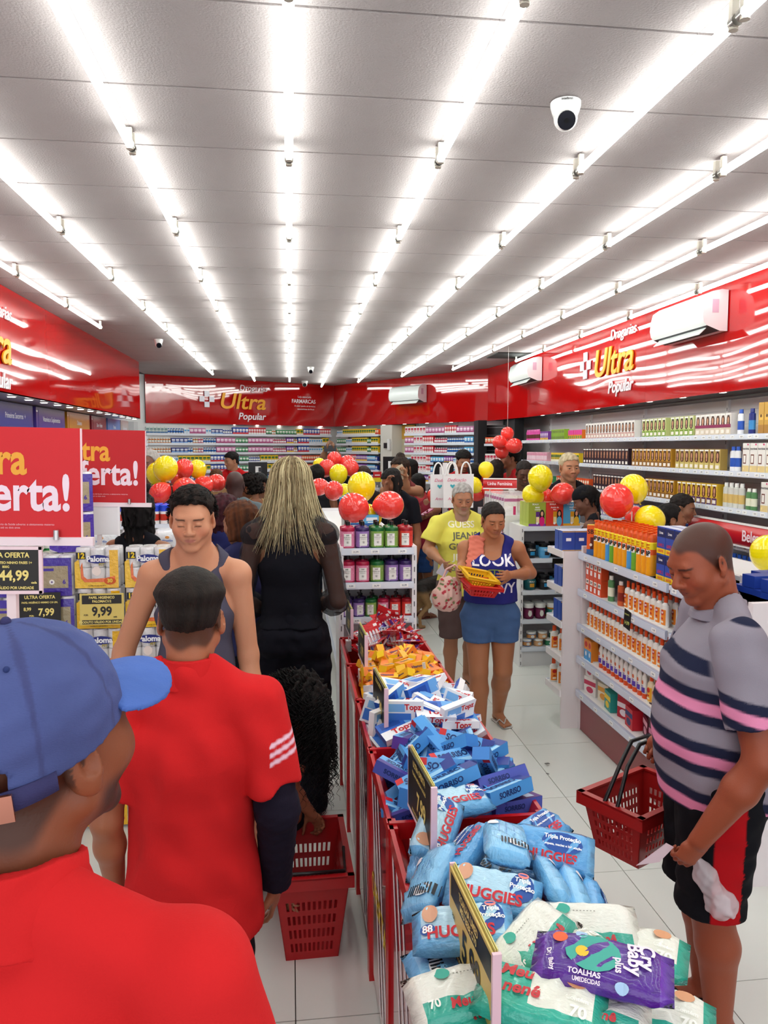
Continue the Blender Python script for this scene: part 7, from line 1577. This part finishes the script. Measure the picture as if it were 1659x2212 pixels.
# -- man in the blue cap, nearest, seen from behind
def polo_red(c='D8201E'): return dict(type='polo', col=c, collar=c, fold=.007, ease=.016)
loc, z = spot(80, 1428, .86)
r, F, T, J = person('man in red polo seen from behind in a faded blue cap with back strap', (loc[0]-.035, loc[1]), -12, z, 'm', '864A30', dict(polo_red('CC2224'), ch=.04), dict(type='trousers', col='15151C'),
    head=(-20, -7, 0), cell=.0055, hcell=.0032, neck=.02, hopt=dict(buzz=.75, beard=.75, jaw=1.0, haircol='1C120E', lip='6A3A34'), shoes=dict(type='shoe', col='202020'), w=1.06, headk=1.12)
def cap_build(F, root, col, dark, text_=None):
    k = F.k
    def dome(X, Y, Z):
        l = (np.stack(np.broadcast_arrays(X, Y, Z), -1)-F.o)@F.M/k; x, y, z = l[..., 0], l[..., 1], l[..., 2]
        d = (np.sqrt((x/.0875)**2+((y+.012)/.108)**2+((z-.03)/.105)**2)-1)*.085
        d = d+.0012*np.cos(np.arctan2(x, y+.012)*6)*(z > .0)*0
        d = np.maximum(d, (.008+.16*y-z)*.95)
        hole = np.sqrt(((x-.008)/.054)**2+((z-.004)/.055)**2)-1
        d = np.where(y < 0, np.maximum(d, -hole*.03), d)
        return d*k
    def bill(X, Y, Z):
        l = (np.stack(np.broadcast_arrays(X, Y, Z), -1)-F.o)@F.M/k; x, y, z = l[..., 0], l[..., 1], l[..., 2]
        zz = .040-.0-x*x*3.6-(y-.09)*.16
        r2 = np.sqrt((x/.082)**2+((y-.085)/.088)**2)-1
        return np.maximum(np.maximum(abs(z-zz)-.0032, r2*.08), .05-y)*k
    R_ = V(.13, .13, .13)*k
    v = solid([fn(dome, F.o-R_, F.o+R_*1.2, 'min', 0)], .0038, disp=folds(.0012, .03, 4))
    def cf(vv):
        l = F.loc(vv); a = np.arctan2(l[:, 0], l[:, 1]+.012)/(math.pi/3); s = abs(a-np.round(a)); C = np.tile(np.array(lin(col)), (len(vv), 1)); d = np.array(lin(dark))
        m = sstep(.035-s*np.clip((.14-l[:, 2])*12, .3, 1), 0, .02)*.55; m = np.maximum(m, .35*(.5+.5*np.sin(l[:, 2]*90+l[:, 0]*50))*sstep(-l[:, 2], -.08, .0)); C = C*(1-m[:, None])+d*m[:, None]; return C
    o = organic('cap', [(*v, cf)], root, ('denim',))
    v = solid([fn(bill, F(0, .02, 0)-R_*1.35, F(0, .1, 0)+R_*1.35, 'min', 0)], .003)
    organic('bill', [(*v, '4A68AE')], o, ('denim',))
    B = MB(); pts = []
    for i in range(15):
        t = (i/14-.5)*2.6; pts.append(t)
    vs = []
    for t in pts:
        for zz in (-.012, .012):
            for rr in (0, .003): vs.append(tuple(F(math.sin(t)*(.0835+rr), -.018-math.cos(t)*(.102+rr), -.010+zz*(1-.15*abs(t))+.008*abs(t))))
    fs = []
    for i in range(14):
        a, b = i*4, i*4+4
        fs += [(a+1, b+1, b+3, a+3), (a, a+2, b+2, b), (a+2, a+3, b+3, b+2), (a, b, b+1, a+1)]
    B.add(vs, fs, dark, 'denim', True); so = B.build('strap', o)
    B = MB(); q = F(.0605, -.0965, -.006)
    B.M = Matrix.Translation(q) @ Matrix(F.M.tolist()).to_4x4(); B.box((0, 0, 0), (.034, .004, .029), 'D8907A', 'metal', rot=(0, 0, .72)); B.build('clasp', so)
    B = MB(); B.ball(tuple(F(0, -.012, .1365)), .006, dark, 'denim', 10, 6); B.build('top_button', o)
    B = MB()
    for a in (-2.2, 2.2, -2.9, 2.9): 
        e = .85; p0 = F(math.sin(a)*.0885*math.cos(e), -.012+math.cos(a)*.109*math.cos(e), .03+.106*math.sin(e)); B.ball(tuple(p0), .0035, '2E3A6A', 'denim', 8, 5)
    B.build('eyelet', o)
cap_build(F, r, '4C5688', '3A3860')
# -- man in red polo with a black arm sleeve
loc, z = spot(405, 1252, 2.0)
def stripe3(vv, T, h, F):
    C = np.tile(np.array(lin('CC2224')), (len(vv), 1)); p0 = T(.112, 0, .812); m = (vv[:, 0] > p0[0]+.02*h)
    q = (p0[2]-vv[:, 2])+(vv[:, 0]-p0[0])*.35
    for k in (.125, .148, .171): w_ = (sstep(.0075-abs(q-k), 0, .004)*m)[:, None]; C = C*(1-w_)+np.array(lin('F0C8D8'))*w_
    return C
r, F, T, J = person('man with fade haircut in red polo and one long black arm sleeve', loc, -4, z, 'm', 'A8694A', dict(type='polo', col='CC2224', collar='CC2224', fold=.010, ease=.027, hem=.415, sleeve=.78, wide=.0, cf=stripe3, bag=.03, ch=.036),
    dict(type='trousers', col='101018'), dict(kind='short', col='1B1512', col2='2A211C', top=.024, side=.002, fade=.03, nz=.0016, wl=.012, line=.022, nape=0), head=(2, 6, 0), cell=.006, hcell=.0034,
    hopt=dict(buzz=.8, haircol='2A1A14'), arms=(None, dict(e=(.035, -.01, -.175), w=(.025, .05, -.335))), handopt=({}, dict(curl=.25, spread=.3)), shoes=dict(type='shoe', col='181818'), w=.93, headk=1.07)
sh, el, wr = J[1]
v = solid([cap(sh+(el-sh)*.35, el, .064, .056, .02), cap(el, wr, .056, .043, .02)], .006, cuts=[(wr, wr-el), (sh+(el-sh)*.5, sh-el)], disp=folds(.002, .03, 2))
organic('arm_sleeve', [(*v, '1C1726')], r, ('knit',))
# -- boy in grey tank top
loc, z = spot(418, 1060, 3.05)
r, F, T, J = person('young man with curly dark hair in grey tank top looking down', loc, 178, 1.82, 'm', 'C98D6C', dict(type='tank', col='4E4C5C', scoop=.032, fold=.006, hem=.50), dict(type='shorts', col='3A3C50', hem=.28),
    dict(kind='short', col='0D0B0B', col2='2A201C', top=.016, side=.005, fade=.03, nz=.004, wl=.02, curl=1, line=.010), head=(2, 11, 0), cell=.006, hcell=.0032, hopt=dict(lid=.95, nose=1.05, brow='3A2A22', lip='B06A62', haircol='1A1412'),
    arms=(dict(e=(.02, -.01, -.18), w=(.035, .02, -.34)), dict(e=(.07, -.02, -.17), w=(.10, .03, -.32))), shoes=dict(type='shoe', col='303030'), w=.80, headk=.93)
curls(F, r, 620, .022, '15100E', 9, hang=(0, 0, -.2), rc=.0075, r=.0019, turns=2.0, segs=12, top=1.5, out=.018, cov=(-1, 1), fr=.62)
# -- blonde woman in black
loc, z = spot(625, 980, 3.95)
HB_ = z
r, F, T, J = person('tall blonde woman in black top with sheer dotted sleeves seen from behind', loc, -6, z*.985, 'f', '8A5A42', dict(type='tank', col='0D0D15', scoop=0, fold=.006, hem=.55, hole=.012), dict(type='trousers', col='0E0E17', fold=.008, waist=.62, ease=.014, flare=.02),
    dict(kind='long', col='5A4632', col2='B8A27A', len=.26, width=.085, nz=.006, wl=.03, st=(1, 1, 6), root=.6, top=.018, side=.014), head=(-6, 8, 0), cell=.007, arms=(dict(e=(.035, -.03, -.18), w=(-.02, .12, -.235)), dict(e=(.035, -.02, -.18), w=(-.01, .12, -.215))), shoes=dict(type='shoe', col='101010'), w=.95)
strands(F, r, 420, .34, '7A6444', 'E8D8AA', 3, spread=.035, r=.0021, front=.18, flip=.05)
for i in range(2):
    sh, el, wr = J[i]; h = z
    v = solid([cap(sh, el, .058, .055, .03), cap(el, el+(wr-el)*.35, .055, .068, .03), cap(el+(wr-el)*.35, el+(wr-el)*.75, .068, .04, .03)], .008, cuts=[(el+(wr-el)*.8, wr-el)], disp=folds(.005, .05, i))
    organic('sheer_sleeve', [(*v, '15121A')], r, ('mesh_fabric',))
v = solid([ecap(T(0, 0, .79), T(0, -.004, .835), (1, 0, 0), (.105*z, .05*z), (.05*z, .045*z), .02)]+[cap(T(s*.02, -.006, .845), T(s*.098, -.004, .797), .03*z, .036*z, .02) for s in (-1, 1)], .008); organic('yoke', [(*v, '15121A')], r, ('mesh_fabric',))
# -- woman with long curls bending over the baskets
hp = at_y(645, 1522, 3.0); loc = (hp[0]-.27, hp[1]+.32)
L_ = lambda p: tuple(w2l(loc, -139, (p[0], p[1], p[2]+.225)))
r, F, T, J = person('woman with long black curls bending over the red basket', loc, -139, 1.60, 'f', '9C6448', dict(type='tee', col='1A1216', hem=.52), dict(type='trousers', col='12121A'),
    dict(kind='long', col='0C0A0A', col2='1C1614', len=.16, width=.07, hang=(0, .2, -1), nz=.016, wl=.03, curl=1, side=.022, top=.03, locks=0), head=(0, 62, 0), lean=(0, 58), cell=.008, hcell=.0042, hopt=dict(lid=.95, at=L_((hp[0]+.0, hp[1], hp[2])), haircol='1A1412'),
    arms=(dict(abs=1, e=L_(at_y(625, 1700, 3.15)), w=L_(at_y(668, 1752, 3.18))), dict(abs=1, e=L_(at_y(556, 1790, 3.05)), w=L_(at_y(600, 1900, 2.86)))), handopt=(dict(curl=.8), dict(curl=.25)), shoes=dict(type='shoe', col='141414'), legs=[dict(k=(-.055, .15, .38), a=(-.052, -.02, .19), t=(-.064, .085, .155)), dict(k=(.055, .15, .38), a=(.052, -.02, .19), t=(.064, .085, .155))])
r.location.z = -.225
curls(F, r, 480, .36, '100D0D', 5, hang=(0.05, .12, -1), rc=.012, r=.0026, top=1.5, cov=(-1.05, 1.05), fr=.45, out=.05)
_h = w2l((0, 0), -139, (-1, .1, 0)); curls(F, r, 260, .20, '100D0D', 6, hang=(_h[0], _h[1], -.55), rc=.012, r=.0026, top=1.5, cov=(-.8, .8), fr=.8, out=.05)
# -- old man in yellow
loc, z = spot(997, 1046, 5.95)
Lo = lambda p: tuple(w2l(loc, 176, p))
r, F, T, J = person('grey-haired old man in yellow lettered t-shirt holding a slip of paper', loc, 176, z*1.01, 'm', 'A87456', dict(type='tee', col='E0D860', fold=.008, ease=.018, hem=.47, sleeve=.7, wide=.25), dict(type='shorts', col='5A4846', hem=.27, ease=.03),
    dict(kind='short', col='8A8682', col2='B8B4B0', top=.010, side=.007, nz=.003, line=.006), head=(0, 14, 0), cell=.007, hcell=.0042, hopt=dict(lid=.6, beard=.3, beardcol='B0A8A4', brow='6A6460', nose=1.15), shoes=dict(type='flip', col='2A2A34'), fat=.012,
    arms=(dict(e=(.05, .0, -.17), w=(.06, .05, -.33)), dict(abs=1, e=Lo(at_y(925, 1185, 5.95)), w=Lo(at_y(952, 1212, 5.72)))), handopt=({}, dict(curl=.6)),
    legs=[dict(k=(-.055, .0, .275), a=(-.05, -.10, .05), t=(-.06, -.0, .014)), dict(k=(.05, .04, .275), a=(.055, .05, .045), t=(.065, .145, .014))])
OLD = (r, T)
B = MB(); B.box((0, 0, 0), (.075, .004, .09), 'E8E4EE', 'paper', rot=(.3, .5, 0)); o = B.build('paper_slip', None, tuple(at_y(958, 1232, 5.66))); tag(o, 'small white slip of paper in the old man hand', 'paper')
# -- woman in blue tank top with two baskets
loc, z = spot(1062, 1082, 5.02)
Lw = lambda p: tuple(w2l(loc, 170, p))
r, F, T, J = person('woman in blue lettered tank top and denim shorts carrying small baskets', loc, 170, z*1.0, 'f', 'A86E4C', dict(type='tank', col='2A2C78', scoop=.055, fold=.006, hem=.575, ease=.014), dict(type='shorts', col='45628E', hem=.405, mat='denim', ease=.014, waist=.575),
    dict(kind='bun', col='171210', col2='2A211C', nz=.004, side=.006, top=.010, knot=(0, -.115, -.03)), head=(12, 16, 0), cell=.0065, hcell=.0036, hopt=dict(lid=.8, jaw=1.12, nose=1.1, lip='9A5A50'), shoes=dict(type='flip', col='C8C4C0'), fat=.035, w=1.1,
    arms=(dict(abs=1, e=Lw(at_y(1146, 1238, 5.02)), w=Lw(at_y(1102, 1242, 4.80))), dict(abs=1, e=Lw(at_y(1000, 1225, 5.0)), w=Lw(at_y(992, 1236, 4.84)))), handopt=(dict(curl=.6), dict(curl=.6)),
    legs=[dict(k=(-.055, .01, .275), a=(-.05, -.12, .05), t=(-.085, -.03, .014)), dict(k=(.05, .04, .275), a=(.04, .03, .045), t=(.035, .125, .014))])
WOM = (r, T)
v = solid([ecap(T(.062, .02, .84), T(.075, .085, .73), (1, 0, 0), (.05, .02), (.06, .012), .02), ecap(T(.062, .02, .84), T(.08, -.04, .80), (1, 0, 0), (.05, .02), (.05, .014), .02)], .006, disp=folds(.005, .03, 2)); organic('towel', [(*v, 'D87A66')], r, ('knit',))
# -- big man in striped polo
loc, z = spot(1560, 1160, 2.32)
def stripes(vv, T, h, F):
    C = np.tile(np.array(lin('8C8590')), (len(vv), 1)); p0 = T(-.125, 0, .812)
    q = vv[:, 2]-.16*np.clip(vv[:, 1], -.3, .3)+.07*np.clip(vv[:, 1]-.05, 0, .3); arm = (abs(vv[:, 0]) > .235) & (vv[:, 2] > 1.10)
    ph = np.where(arm, (q-1.13)/.30, (q-.775)/.158); ph = ph-np.floor(ph); w = np.where(arm, .105, .225)
    nv, pk = np.array(lin('20243C')), np.array(lin('E08AAE'))
    e = np.where(arm, .010, .020); top_ = ((vv[:, 2] > 1.24) & ~arm)
    band = lambda a, b: sstep(ph, a-e, a+e)*(1-sstep(ph, b-e, b+e))*(~top_)
    for a, b, c in ((w*.08, w*3, nv), (w, w*2, pk)): m = band(a, b)[:, None]; C = C*(1-m)+c*m
    m = (sstep(.024-abs(vv[:, 2]-1.30+.12*abs(vv[:, 0])), 0, .006)*top_*sstep(vv[:, 1], .06, .08))[:, None]; C = C*(1-m)+nv*m
    return C
Ls = lambda p: tuple(w2l(loc, 74, p))
r, F, T, J = person('heavy man in grey polo with navy and pink stripes looking down with a red basket', loc, 74, 1.715, 'm', '934A30', dict(type='polo', col='8C8590', collar='8C8590', fold=.007, ease=.016, hem=.475, sleeve=.72, cf=stripes, loose=1, ch=.010),
    dict(type='shorts', col='0E0E14', hem=.27, ease=.03, fold=.006, cf=lambda vv, T, h, F: np.where(((abs(vv[:, 1]+.02*0) < .045) & (vv[:, 0] < -.05))[:, None], np.array(lin('B01018')), np.array(lin('0E0E14')))),
    None, head=(26, 24, 0), cell=.0055, hcell=.0032, fat=.050, w=1.16, hopt=dict(buzz=.82, haircol='1C1512', lid=.9, nose=1.25, lip='7A4038', jaw=1.1, brow='2A1A16'),
    arms=(dict(e=(.05, -.03, -.19), w=(.03, .06, -.345)), dict(abs=1, e=Ls(at_y(1480, 1490, 2.62)), w=Ls(at_y(1432, 1585, 2.60)))), handopt=(dict(curl=1.0), dict(curl=1.15)), shoes=dict(type='flip', col='14141A'), hk=.243/.23)
STR = (r, T, J)
# -- the crowd further back
def crowd(label, u, v, y, face, g, skin, top, low=None, hair=None, head=(0, 0, 0), cell=.012, **k):
    loc, z = spot(u, v, y)
    return person(label, loc, face, z/1.005, g, skin, top, low or dict(type='trousers', col='1A1C26'), hair, head=head, cell=cell, hcell=k.pop('hcell', max(cell*.62, .006)), shoes=k.pop('shoes', dict(type='shoe', col='1A1A1A')), **k)
BL = '0E0B0B'
crowd('woman with long black hair and bare shoulder behind the second offer placard', 296, 1062, 4.75, -20, 'f', '9C6A50', dict(type='tank', col='15151C'), None, dict(kind='long', col=BL, col2='1A1718', len=.34, nz=.01, st=(1, 1, 4), side=.02, top=.02), cell=.009)
crowd('woman with burgundy ponytail and navy top in the queue', 474, 1066, 4.75, -35, 'f', '8A5A44', dict(type='tee', col='23285A'), None, dict(kind='long', col='2C1218', col2='4A1C26', len=.30, nz=.008, st=(1, 1, 4), side=.016), head=(-12, 8, 0), cell=.009)
crowd('woman with auburn hair in navy blouse beside the blonde woman', 531, 1080, 4.3, 30, 'f', '9A6A50', dict(type='tee', col='2A2C52'), None, dict(kind='long', col='3A2014', col2='6A3C22', len=.12, nz=.006, st=(1, 1, 4), side=.016), head=(25, 12, 0), cell=.009)
r = crowd('bald man in grey t-shirt seen from behind in the queue', 507, 1014, 7.0, 3, 'm', '4A3230', dict(type='tee', col='5E6A70', wide=.2), hopt=dict(buzz=.15), cell=.01)
r, F, T, J = crowd('woman with short black curls and bare brown shoulders in a strappy top', 549, 1024, 7.4, 25, 'f', '8A5A40', dict(type='tank', col='B08A60'), None, dict(kind='short', col=BL, col2='1C1614', top=.035, side=.03, nz=.014, wl=.03, curl=1, line=-.03), head=(40, 20, 0), cell=.01)
crowd('smiling cashier in red polo behind the counter at the back wall shelves', 504, 975, 12.3, 175, 'm', 'A87458', dict(type='polo', col='C41C20'), None, dict(kind='short', col='14100F', top=.022, side=.01), head=(-50, 12, 0), cell=.013, hcell=.008, hopt=dict(lid=.6))
crowd('person with brown hair low between balloons and the cashier', 467, 1012, 10.5, 10, 'f', '9A6A4A', dict(type='tee', col='8A6A4A'), None, dict(kind='long', col='4A2C1A', col2='6A4428', len=.1), cell=.014)
crowd('dark-haired person whose face shows just right of the short curls', 561, 1020, 8.4, 150, 'm', '6A4634', dict(type='tee', col='3A3A40'), None, dict(kind='short', col=BL), cell=.014)
crowd('old man with white hair behind the yellow balloons on the left', 327, 968, 7.6, 150, 'm', '7A4E3C', dict(type='tee', col='3A2420'), None, dict(kind='short', col='9A9490', col2='B8B2AE', top=.01, side=.008, line=.01), head=(5, 5, 0), cell=.011, hcell=.006)
crowd('person in dark clothes with an earring low behind the left balloons', 322, 1045, 7.0, 60, 'f', '5A3A2C', dict(type='tee', col='241818'), None, dict(kind='short', col=BL), cell=.014)
crowd('woman with black hair pinned up with a white clip behind the blonde', 684, 1003, 8.6, 10, 'f', '8A5A42', dict(type='tank', col='1A1A20'), None, dict(kind='bun', col=BL, col2='1A1616', side=.014, top=.016, knot=(0, -.06, .10)), cell=.011)
locp, zp = spot(716, 978, 11.0)
pr_ = lambda u, v, y: tuple(w2l(locp, 0, at_y(u, v, y)))
r, F, T, J = person('man raising a phone over his head to photograph the back wall', locp, 0, zp, 'm', '8A6248', dict(type='tee', col='14141A'), dict(type='trousers', col='1A1A24'), dict(kind='short', col=BL), cell=.013, hcell=.009,
    arms=(dict(abs=1, e=pr_(697, 992, 10.95), w=pr_(704, 971, 10.85)), dict(abs=1, e=pr_(733, 992, 10.95), w=pr_(724, 971, 10.85))), shoes=dict(type='shoe', col='1A1A1A'))
B = MB(); B.box((0, 0, 0), (.17, .012, .085), '0C0C10', 'screen'); tag(B.build('smartphone', None, tuple(at_y(713, 969, 10.8))), 'black phone held up high by the photographing man', 'phone')
crowd('person with brown hair partly hidden behind the big yellow balloon', 785, 1006, 8.7, 0, 'f', '8A5A42', dict(type='tee', col='2A2428'), None, dict(kind='long', col='2A1C16', col2='3A2A20', len=.18), cell=.013)
locp, zp = spot(856, 1010, 7.7)
pr2 = lambda u, v, y: tuple(w2l(locp, 150, at_y(u, v, y)))
r, F, T, J = person('smiling woman in black top with one hand in her long black hair', locp, 150, zp, 'f', '8A563C', dict(type='tee', col='14141C'), dict(type='trousers', col='23283A'), dict(kind='long', col=BL, col2='1E1A1A', len=.26, st=(1, 1, 4), width=.07), head=(-28, 26, 0), cell=.009, hcell=.0055,
    hopt=dict(lid=.7, lip='A87068'), arms=(None, dict(abs=1, e=pr2(826, 1085, 7.6), w=pr2(836, 1048, 7.52))), handopt=({}, dict(curl=.5)), shoes=dict(type='shoe', col='222222'))
locp, zp = spot(868, 986, 8.3)
pr3 = lambda u, v, y: tuple(w2l(locp, 165, at_y(u, v, y)))
r, F, T, J = person('woman with a top knot holding a phone to her ear', locp, 165, zp, 'f', 'A07052', dict(type='strap', col='7A3A3A'), dict(type='trousers', col='23283A'), dict(kind='bun', col='1A1210', col2='3A2A20', knot=(0, -.04, .125), side=.012), head=(-30, 12, 0), cell=.009, hcell=.006,
    arms=(dict(abs=1, e=pr3(878, 1060, 8.2), w=pr3(876, 1030, 8.12)), None), handopt=(dict(curl=.7), {}), shoes=dict(type='shoe', col='222222'))
B = MB(); B.box((0, 0, 0), (.075, .01, .15), 'C8B8A0', 'satin', rot=(0, -.5, 0)); tag(B.build('smartphone', None, tuple(at_y(869, 1019, 8.12))), 'beige-backed phone at the ear of the woman with the top knot', 'phone')
crowd('woman in red uniform with long black hair beside the phoning woman', 889, 991, 10.2, 120, 'f', '8A5A42', dict(type='tee', col='B01C22'), None, dict(kind='long', col=BL, col2='1A1616', len=.3), cell=.012)
crowd('woman with black hair and thin red straps behind the burgundy top', 905, 1022, 9.4, 20, 'f', '8A5A42', dict(type='strap', col='A83A40'), None, dict(kind='long', col=BL, col2='1A1616', len=.12), cell=.011)
locp, zp = spot(912, 1046, 8.6)
pr4 = lambda u, v, y: tuple(w2l(locp, -60, at_y(u, v, y)))
r, F, T, J = person('woman in burgundy top and denim skirt bowing over a pink phone', locp, -60, zp*1.03, 'f', '8E5C44', dict(type='tank', col='7A1C2C', hem=.5), dict(type='skirt', col='2A4A80', hem=.34, mat='denim'), dict(kind='long', col=BL, col2='221E1E', len=.30, hang=(0, .25, -1), width=.07, st=(1, 1, 4)), head=(0, 48, 0), lean=(0, 12), cell=.009, hcell=.0055,
    arms=(dict(abs=1, e=pr4(940, 1105, 8.60), w=pr4(922, 1112, 8.40)), dict(abs=1, e=pr4(905, 1120, 8.50), w=pr4(905, 1110, 8.35))), handopt=(dict(curl=.7), dict(curl=.7)), shoes=dict(type='flip', col='8A4A40'), hopt=dict(lid=.95))
B = MB(); B.box((0, 0, 0), (.15, .07, .009), 'B02A6A', 'plastic', rot=(0, -.45, .4)); tag(B.build('smartphone', None, tuple(at_y(922, 1106, 8.35))), 'pink phone in the hands of the woman in burgundy', 'phone')
crowd('cashier in red with a dark undercut at the counter beyond the tote bags', 1000, 971, 10.0, 150, 'm', 'A87458', dict(type='polo', col='B01C22'), None, dict(kind='short', col=BL, top=.026, side=.003, line=.0), head=(35, 18, 0), cell=.012, hcell=.007, hopt=dict(beard=.5))
crowd('dark-haired person seen from behind left of the small yellow balloons', 1027, 999, 9.0, 0, 'm', '5A3A2C', dict(type='tee', col='3A3438'), None, dict(kind='short', col='1A1210', side=.012, top=.016), cell=.012)
crowd('woman with straight brown hair seen from behind left of the passage', 1073, 992, 9.4, 0, 'f', '8A5A42', dict(type='tee', col='3A3438'), None, dict(kind='long', col='1E1614', col2='2E2420', len=.26), cell=.012)
crowd('person in red leaning at the dark pillar behind the dark-skinned man', 1108, 965, 9.6, 90, 'm', '8A5A42', dict(type='tee', col='A81C22'), None, dict(kind='short', col=BL), cell=.013)
crowd('dark-skinned man in white and grey sleeveless shirt looking down', 1130, 990, 8.35, 160, 'm', '5E3E30', dict(type='tank', col='D8D8D4'), None, dict(kind='short', col='1C1614', col2='2E2826', top=.008, side=.005, line=.006), head=(15, 26, 0), cell=.010, hcell=.0055, hopt=dict(lid=.9))
def ragl(vv, T, h, F):
    p = T(.085, 0, .8); m = (abs(vv[:, 0]) > p[0]-.0+(.0)) | (abs(vv[:, 0]) > .045*h+(p[2]-vv[:, 2])*.55); return np.where(m[:, None], np.array(lin('18181E')), np.array(lin('8A8A90')))
crowd('man with bleached short hair in a grey and black raglan shirt', 1228, 976, 7.0, 172, 'm', 'B07C5E', dict(type='tee', col='8A8A90', cf=ragl), None, dict(kind='short', col='A89878', col2='D0C4A4', top=.012, side=.006, nz=.0025), head=(8, 3, 0), cell=.009, hcell=.0048, hopt=dict(lid=.5, brow='2A1E18', beard=.35, haircol='2A1E18', lip='A86A60'))
r, F, T, J = crowd('woman in black cap and thin black straps between two balloon bunches', 1282, 1046, 6.1, 60, 'f', '6A4434', dict(type='strap', col='16161C'), None, dict(kind='pony', col=BL, len=.12), head=(10, 22, 0), cell=.010)
R_ = V(.12, .12, .12)*F.k
v = solid([ell(F(0, -.01, .045), V(.088, .108, .092)*F.k, .0, F.M), ecap(F(0, .08, .03), F(0, .15, .015), F.M[:, 0], (.07*F.k, .006), (.06*F.k, .006), .01)], .007, cuts=[(F(0, 0, .03), -F.M[:, 2]+F.M[:, 1]*.1)]); organic('cap', [(*v, '121218')], r, ('knit',))
crowd('woman in profile with black hair drawn back near the striped man', 1443, 1092, 5.35, -105, 'f', '8E5C42', dict(type='strap', col='D8B8A0', sleeve=0), None, dict(kind='bun', col=BL, col2='1C1818', side=.008, top=.012, knot=(0, -.12, .0)), head=(8, -6, 0), cell=.008, hcell=.0042, hopt=dict(lid=.85, nose=1.1), shoes=dict(type='flip', col='333333'), headk=1.12)
crowd('man in royal blue shirt behind the woman in profile', 1464, 1064, 5.85, -140, 'm', '8A5C44', dict(type='tee', col='2A4488'), None, dict(kind='short', col='181312', col2='2A2220', top=.014, side=.006), head=(10, 10, 0), cell=.008, hcell=.0045, hopt=dict(lid=.75))

# ---------------------------------------------------------------- lettering printed on clothes: follows the cloth
from mathutils.bvhtree import BVHTree
import bmesh
def print_on(root, cloth, lines, s=1):
    g = next(c for c in root.children if c.name.split('.')[0] == cloth); me = g.data
    t = BVHTree.FromPolygons([v.co[:] for v in me.vertices], [tuple(p.vertices) for p in me.polygons])
    for (body, size, cx, cz, col, sx) in lines:
        vs, fs = glyphs(body, size, .02, 0); b = bmesh.new(); bv = [b.verts.new((x*sx, y, 0)) for x, y, z in vs]
        for f in fs:
            try: b.faces.new([bv[i] for i in f])
            except ValueError: pass
        for _ in range(2): bmesh.ops.subdivide_edges(b, edges=[e for e in b.edges if e.calc_length() > .014], cuts=1)
        for v in b.verts:
            x, z = cx-v.co.x*s, cz+v.co.y; h = t.ray_cast(Vector((x, 1.0*s, z)), Vector((0, -s, 0)))
            v.co = (x, (h[0].y if h[0] else 0)+.0032*s, z)
        m = bpy.data.meshes.new('lettering'); b.to_mesh(m); b.free(); m.materials.append(text_mat(col)); inst('lettering', m, g)
print_on(WOM[0], 'tank_top', [('LOOK', .10, .0, 1.205, 'ECEAF0', 1.0), ('PRETTY', .05, .0, 1.13, '8A9A3A', 1.1), ('HEAVY', .09, -.02, 1.02, 'E4E2EA', .95)])
print_on(OLD[0], 'shirt', [('GUESS', .07, .01, 1.345, 'F2F0D8', 1.05), ('JEANS', .07, -.015, 1.262, '5A5A48', 1.05), ('GUESS', .07, .01, 1.178, '6A6850', 1.05), ('JEANS', .07, -.015, 1.095, 'F2F0D8', 1.05), ('GUESS', .07, .01, 1.012, '8A8868', 1.05)])
# ---------------------------------------------------------------- lettering curves become plain meshes
dg = bpy.context.evaluated_depsgraph_get()
_conv = {}
for o in [o for o in COL.objects if o.type == 'FONT']:
    k = o.data.name
    if k not in _conv:
        _conv[k] = bpy.data.meshes.new_from_object(o.evaluated_get(dg), preserve_all_data_layers=False, depsgraph=dg)
    n = bpy.data.objects.new('lettering', _conv[k]); n.parent = o.parent; n.matrix_local = o.matrix_local.copy(); n.color = o.color
    COL.objects.link(n); bpy.data.objects.remove(o)

# ---------------------------------------------------------------- look-alikes get their place along their row added to the label
bpy.context.view_layer.update()
_by = {}
for o in COL.objects:
    if o.parent is None and 'label' in o and o.get('kind') != 'stuff': _by.setdefault(o['label'], []).append(o)
for lb, os_ in _by.items():
    if len(os_) < 2 or len(lb.replace(',', ' ').split()) > 13: continue
    def _u(o): d = np.array(o.location)-_C; return float(d@_R)/max(float(d@_F), .1)
    for i, o in enumerate(sorted(os_, key=_u)): o['label'] = lb+', '+nth(i+1)+' from left'
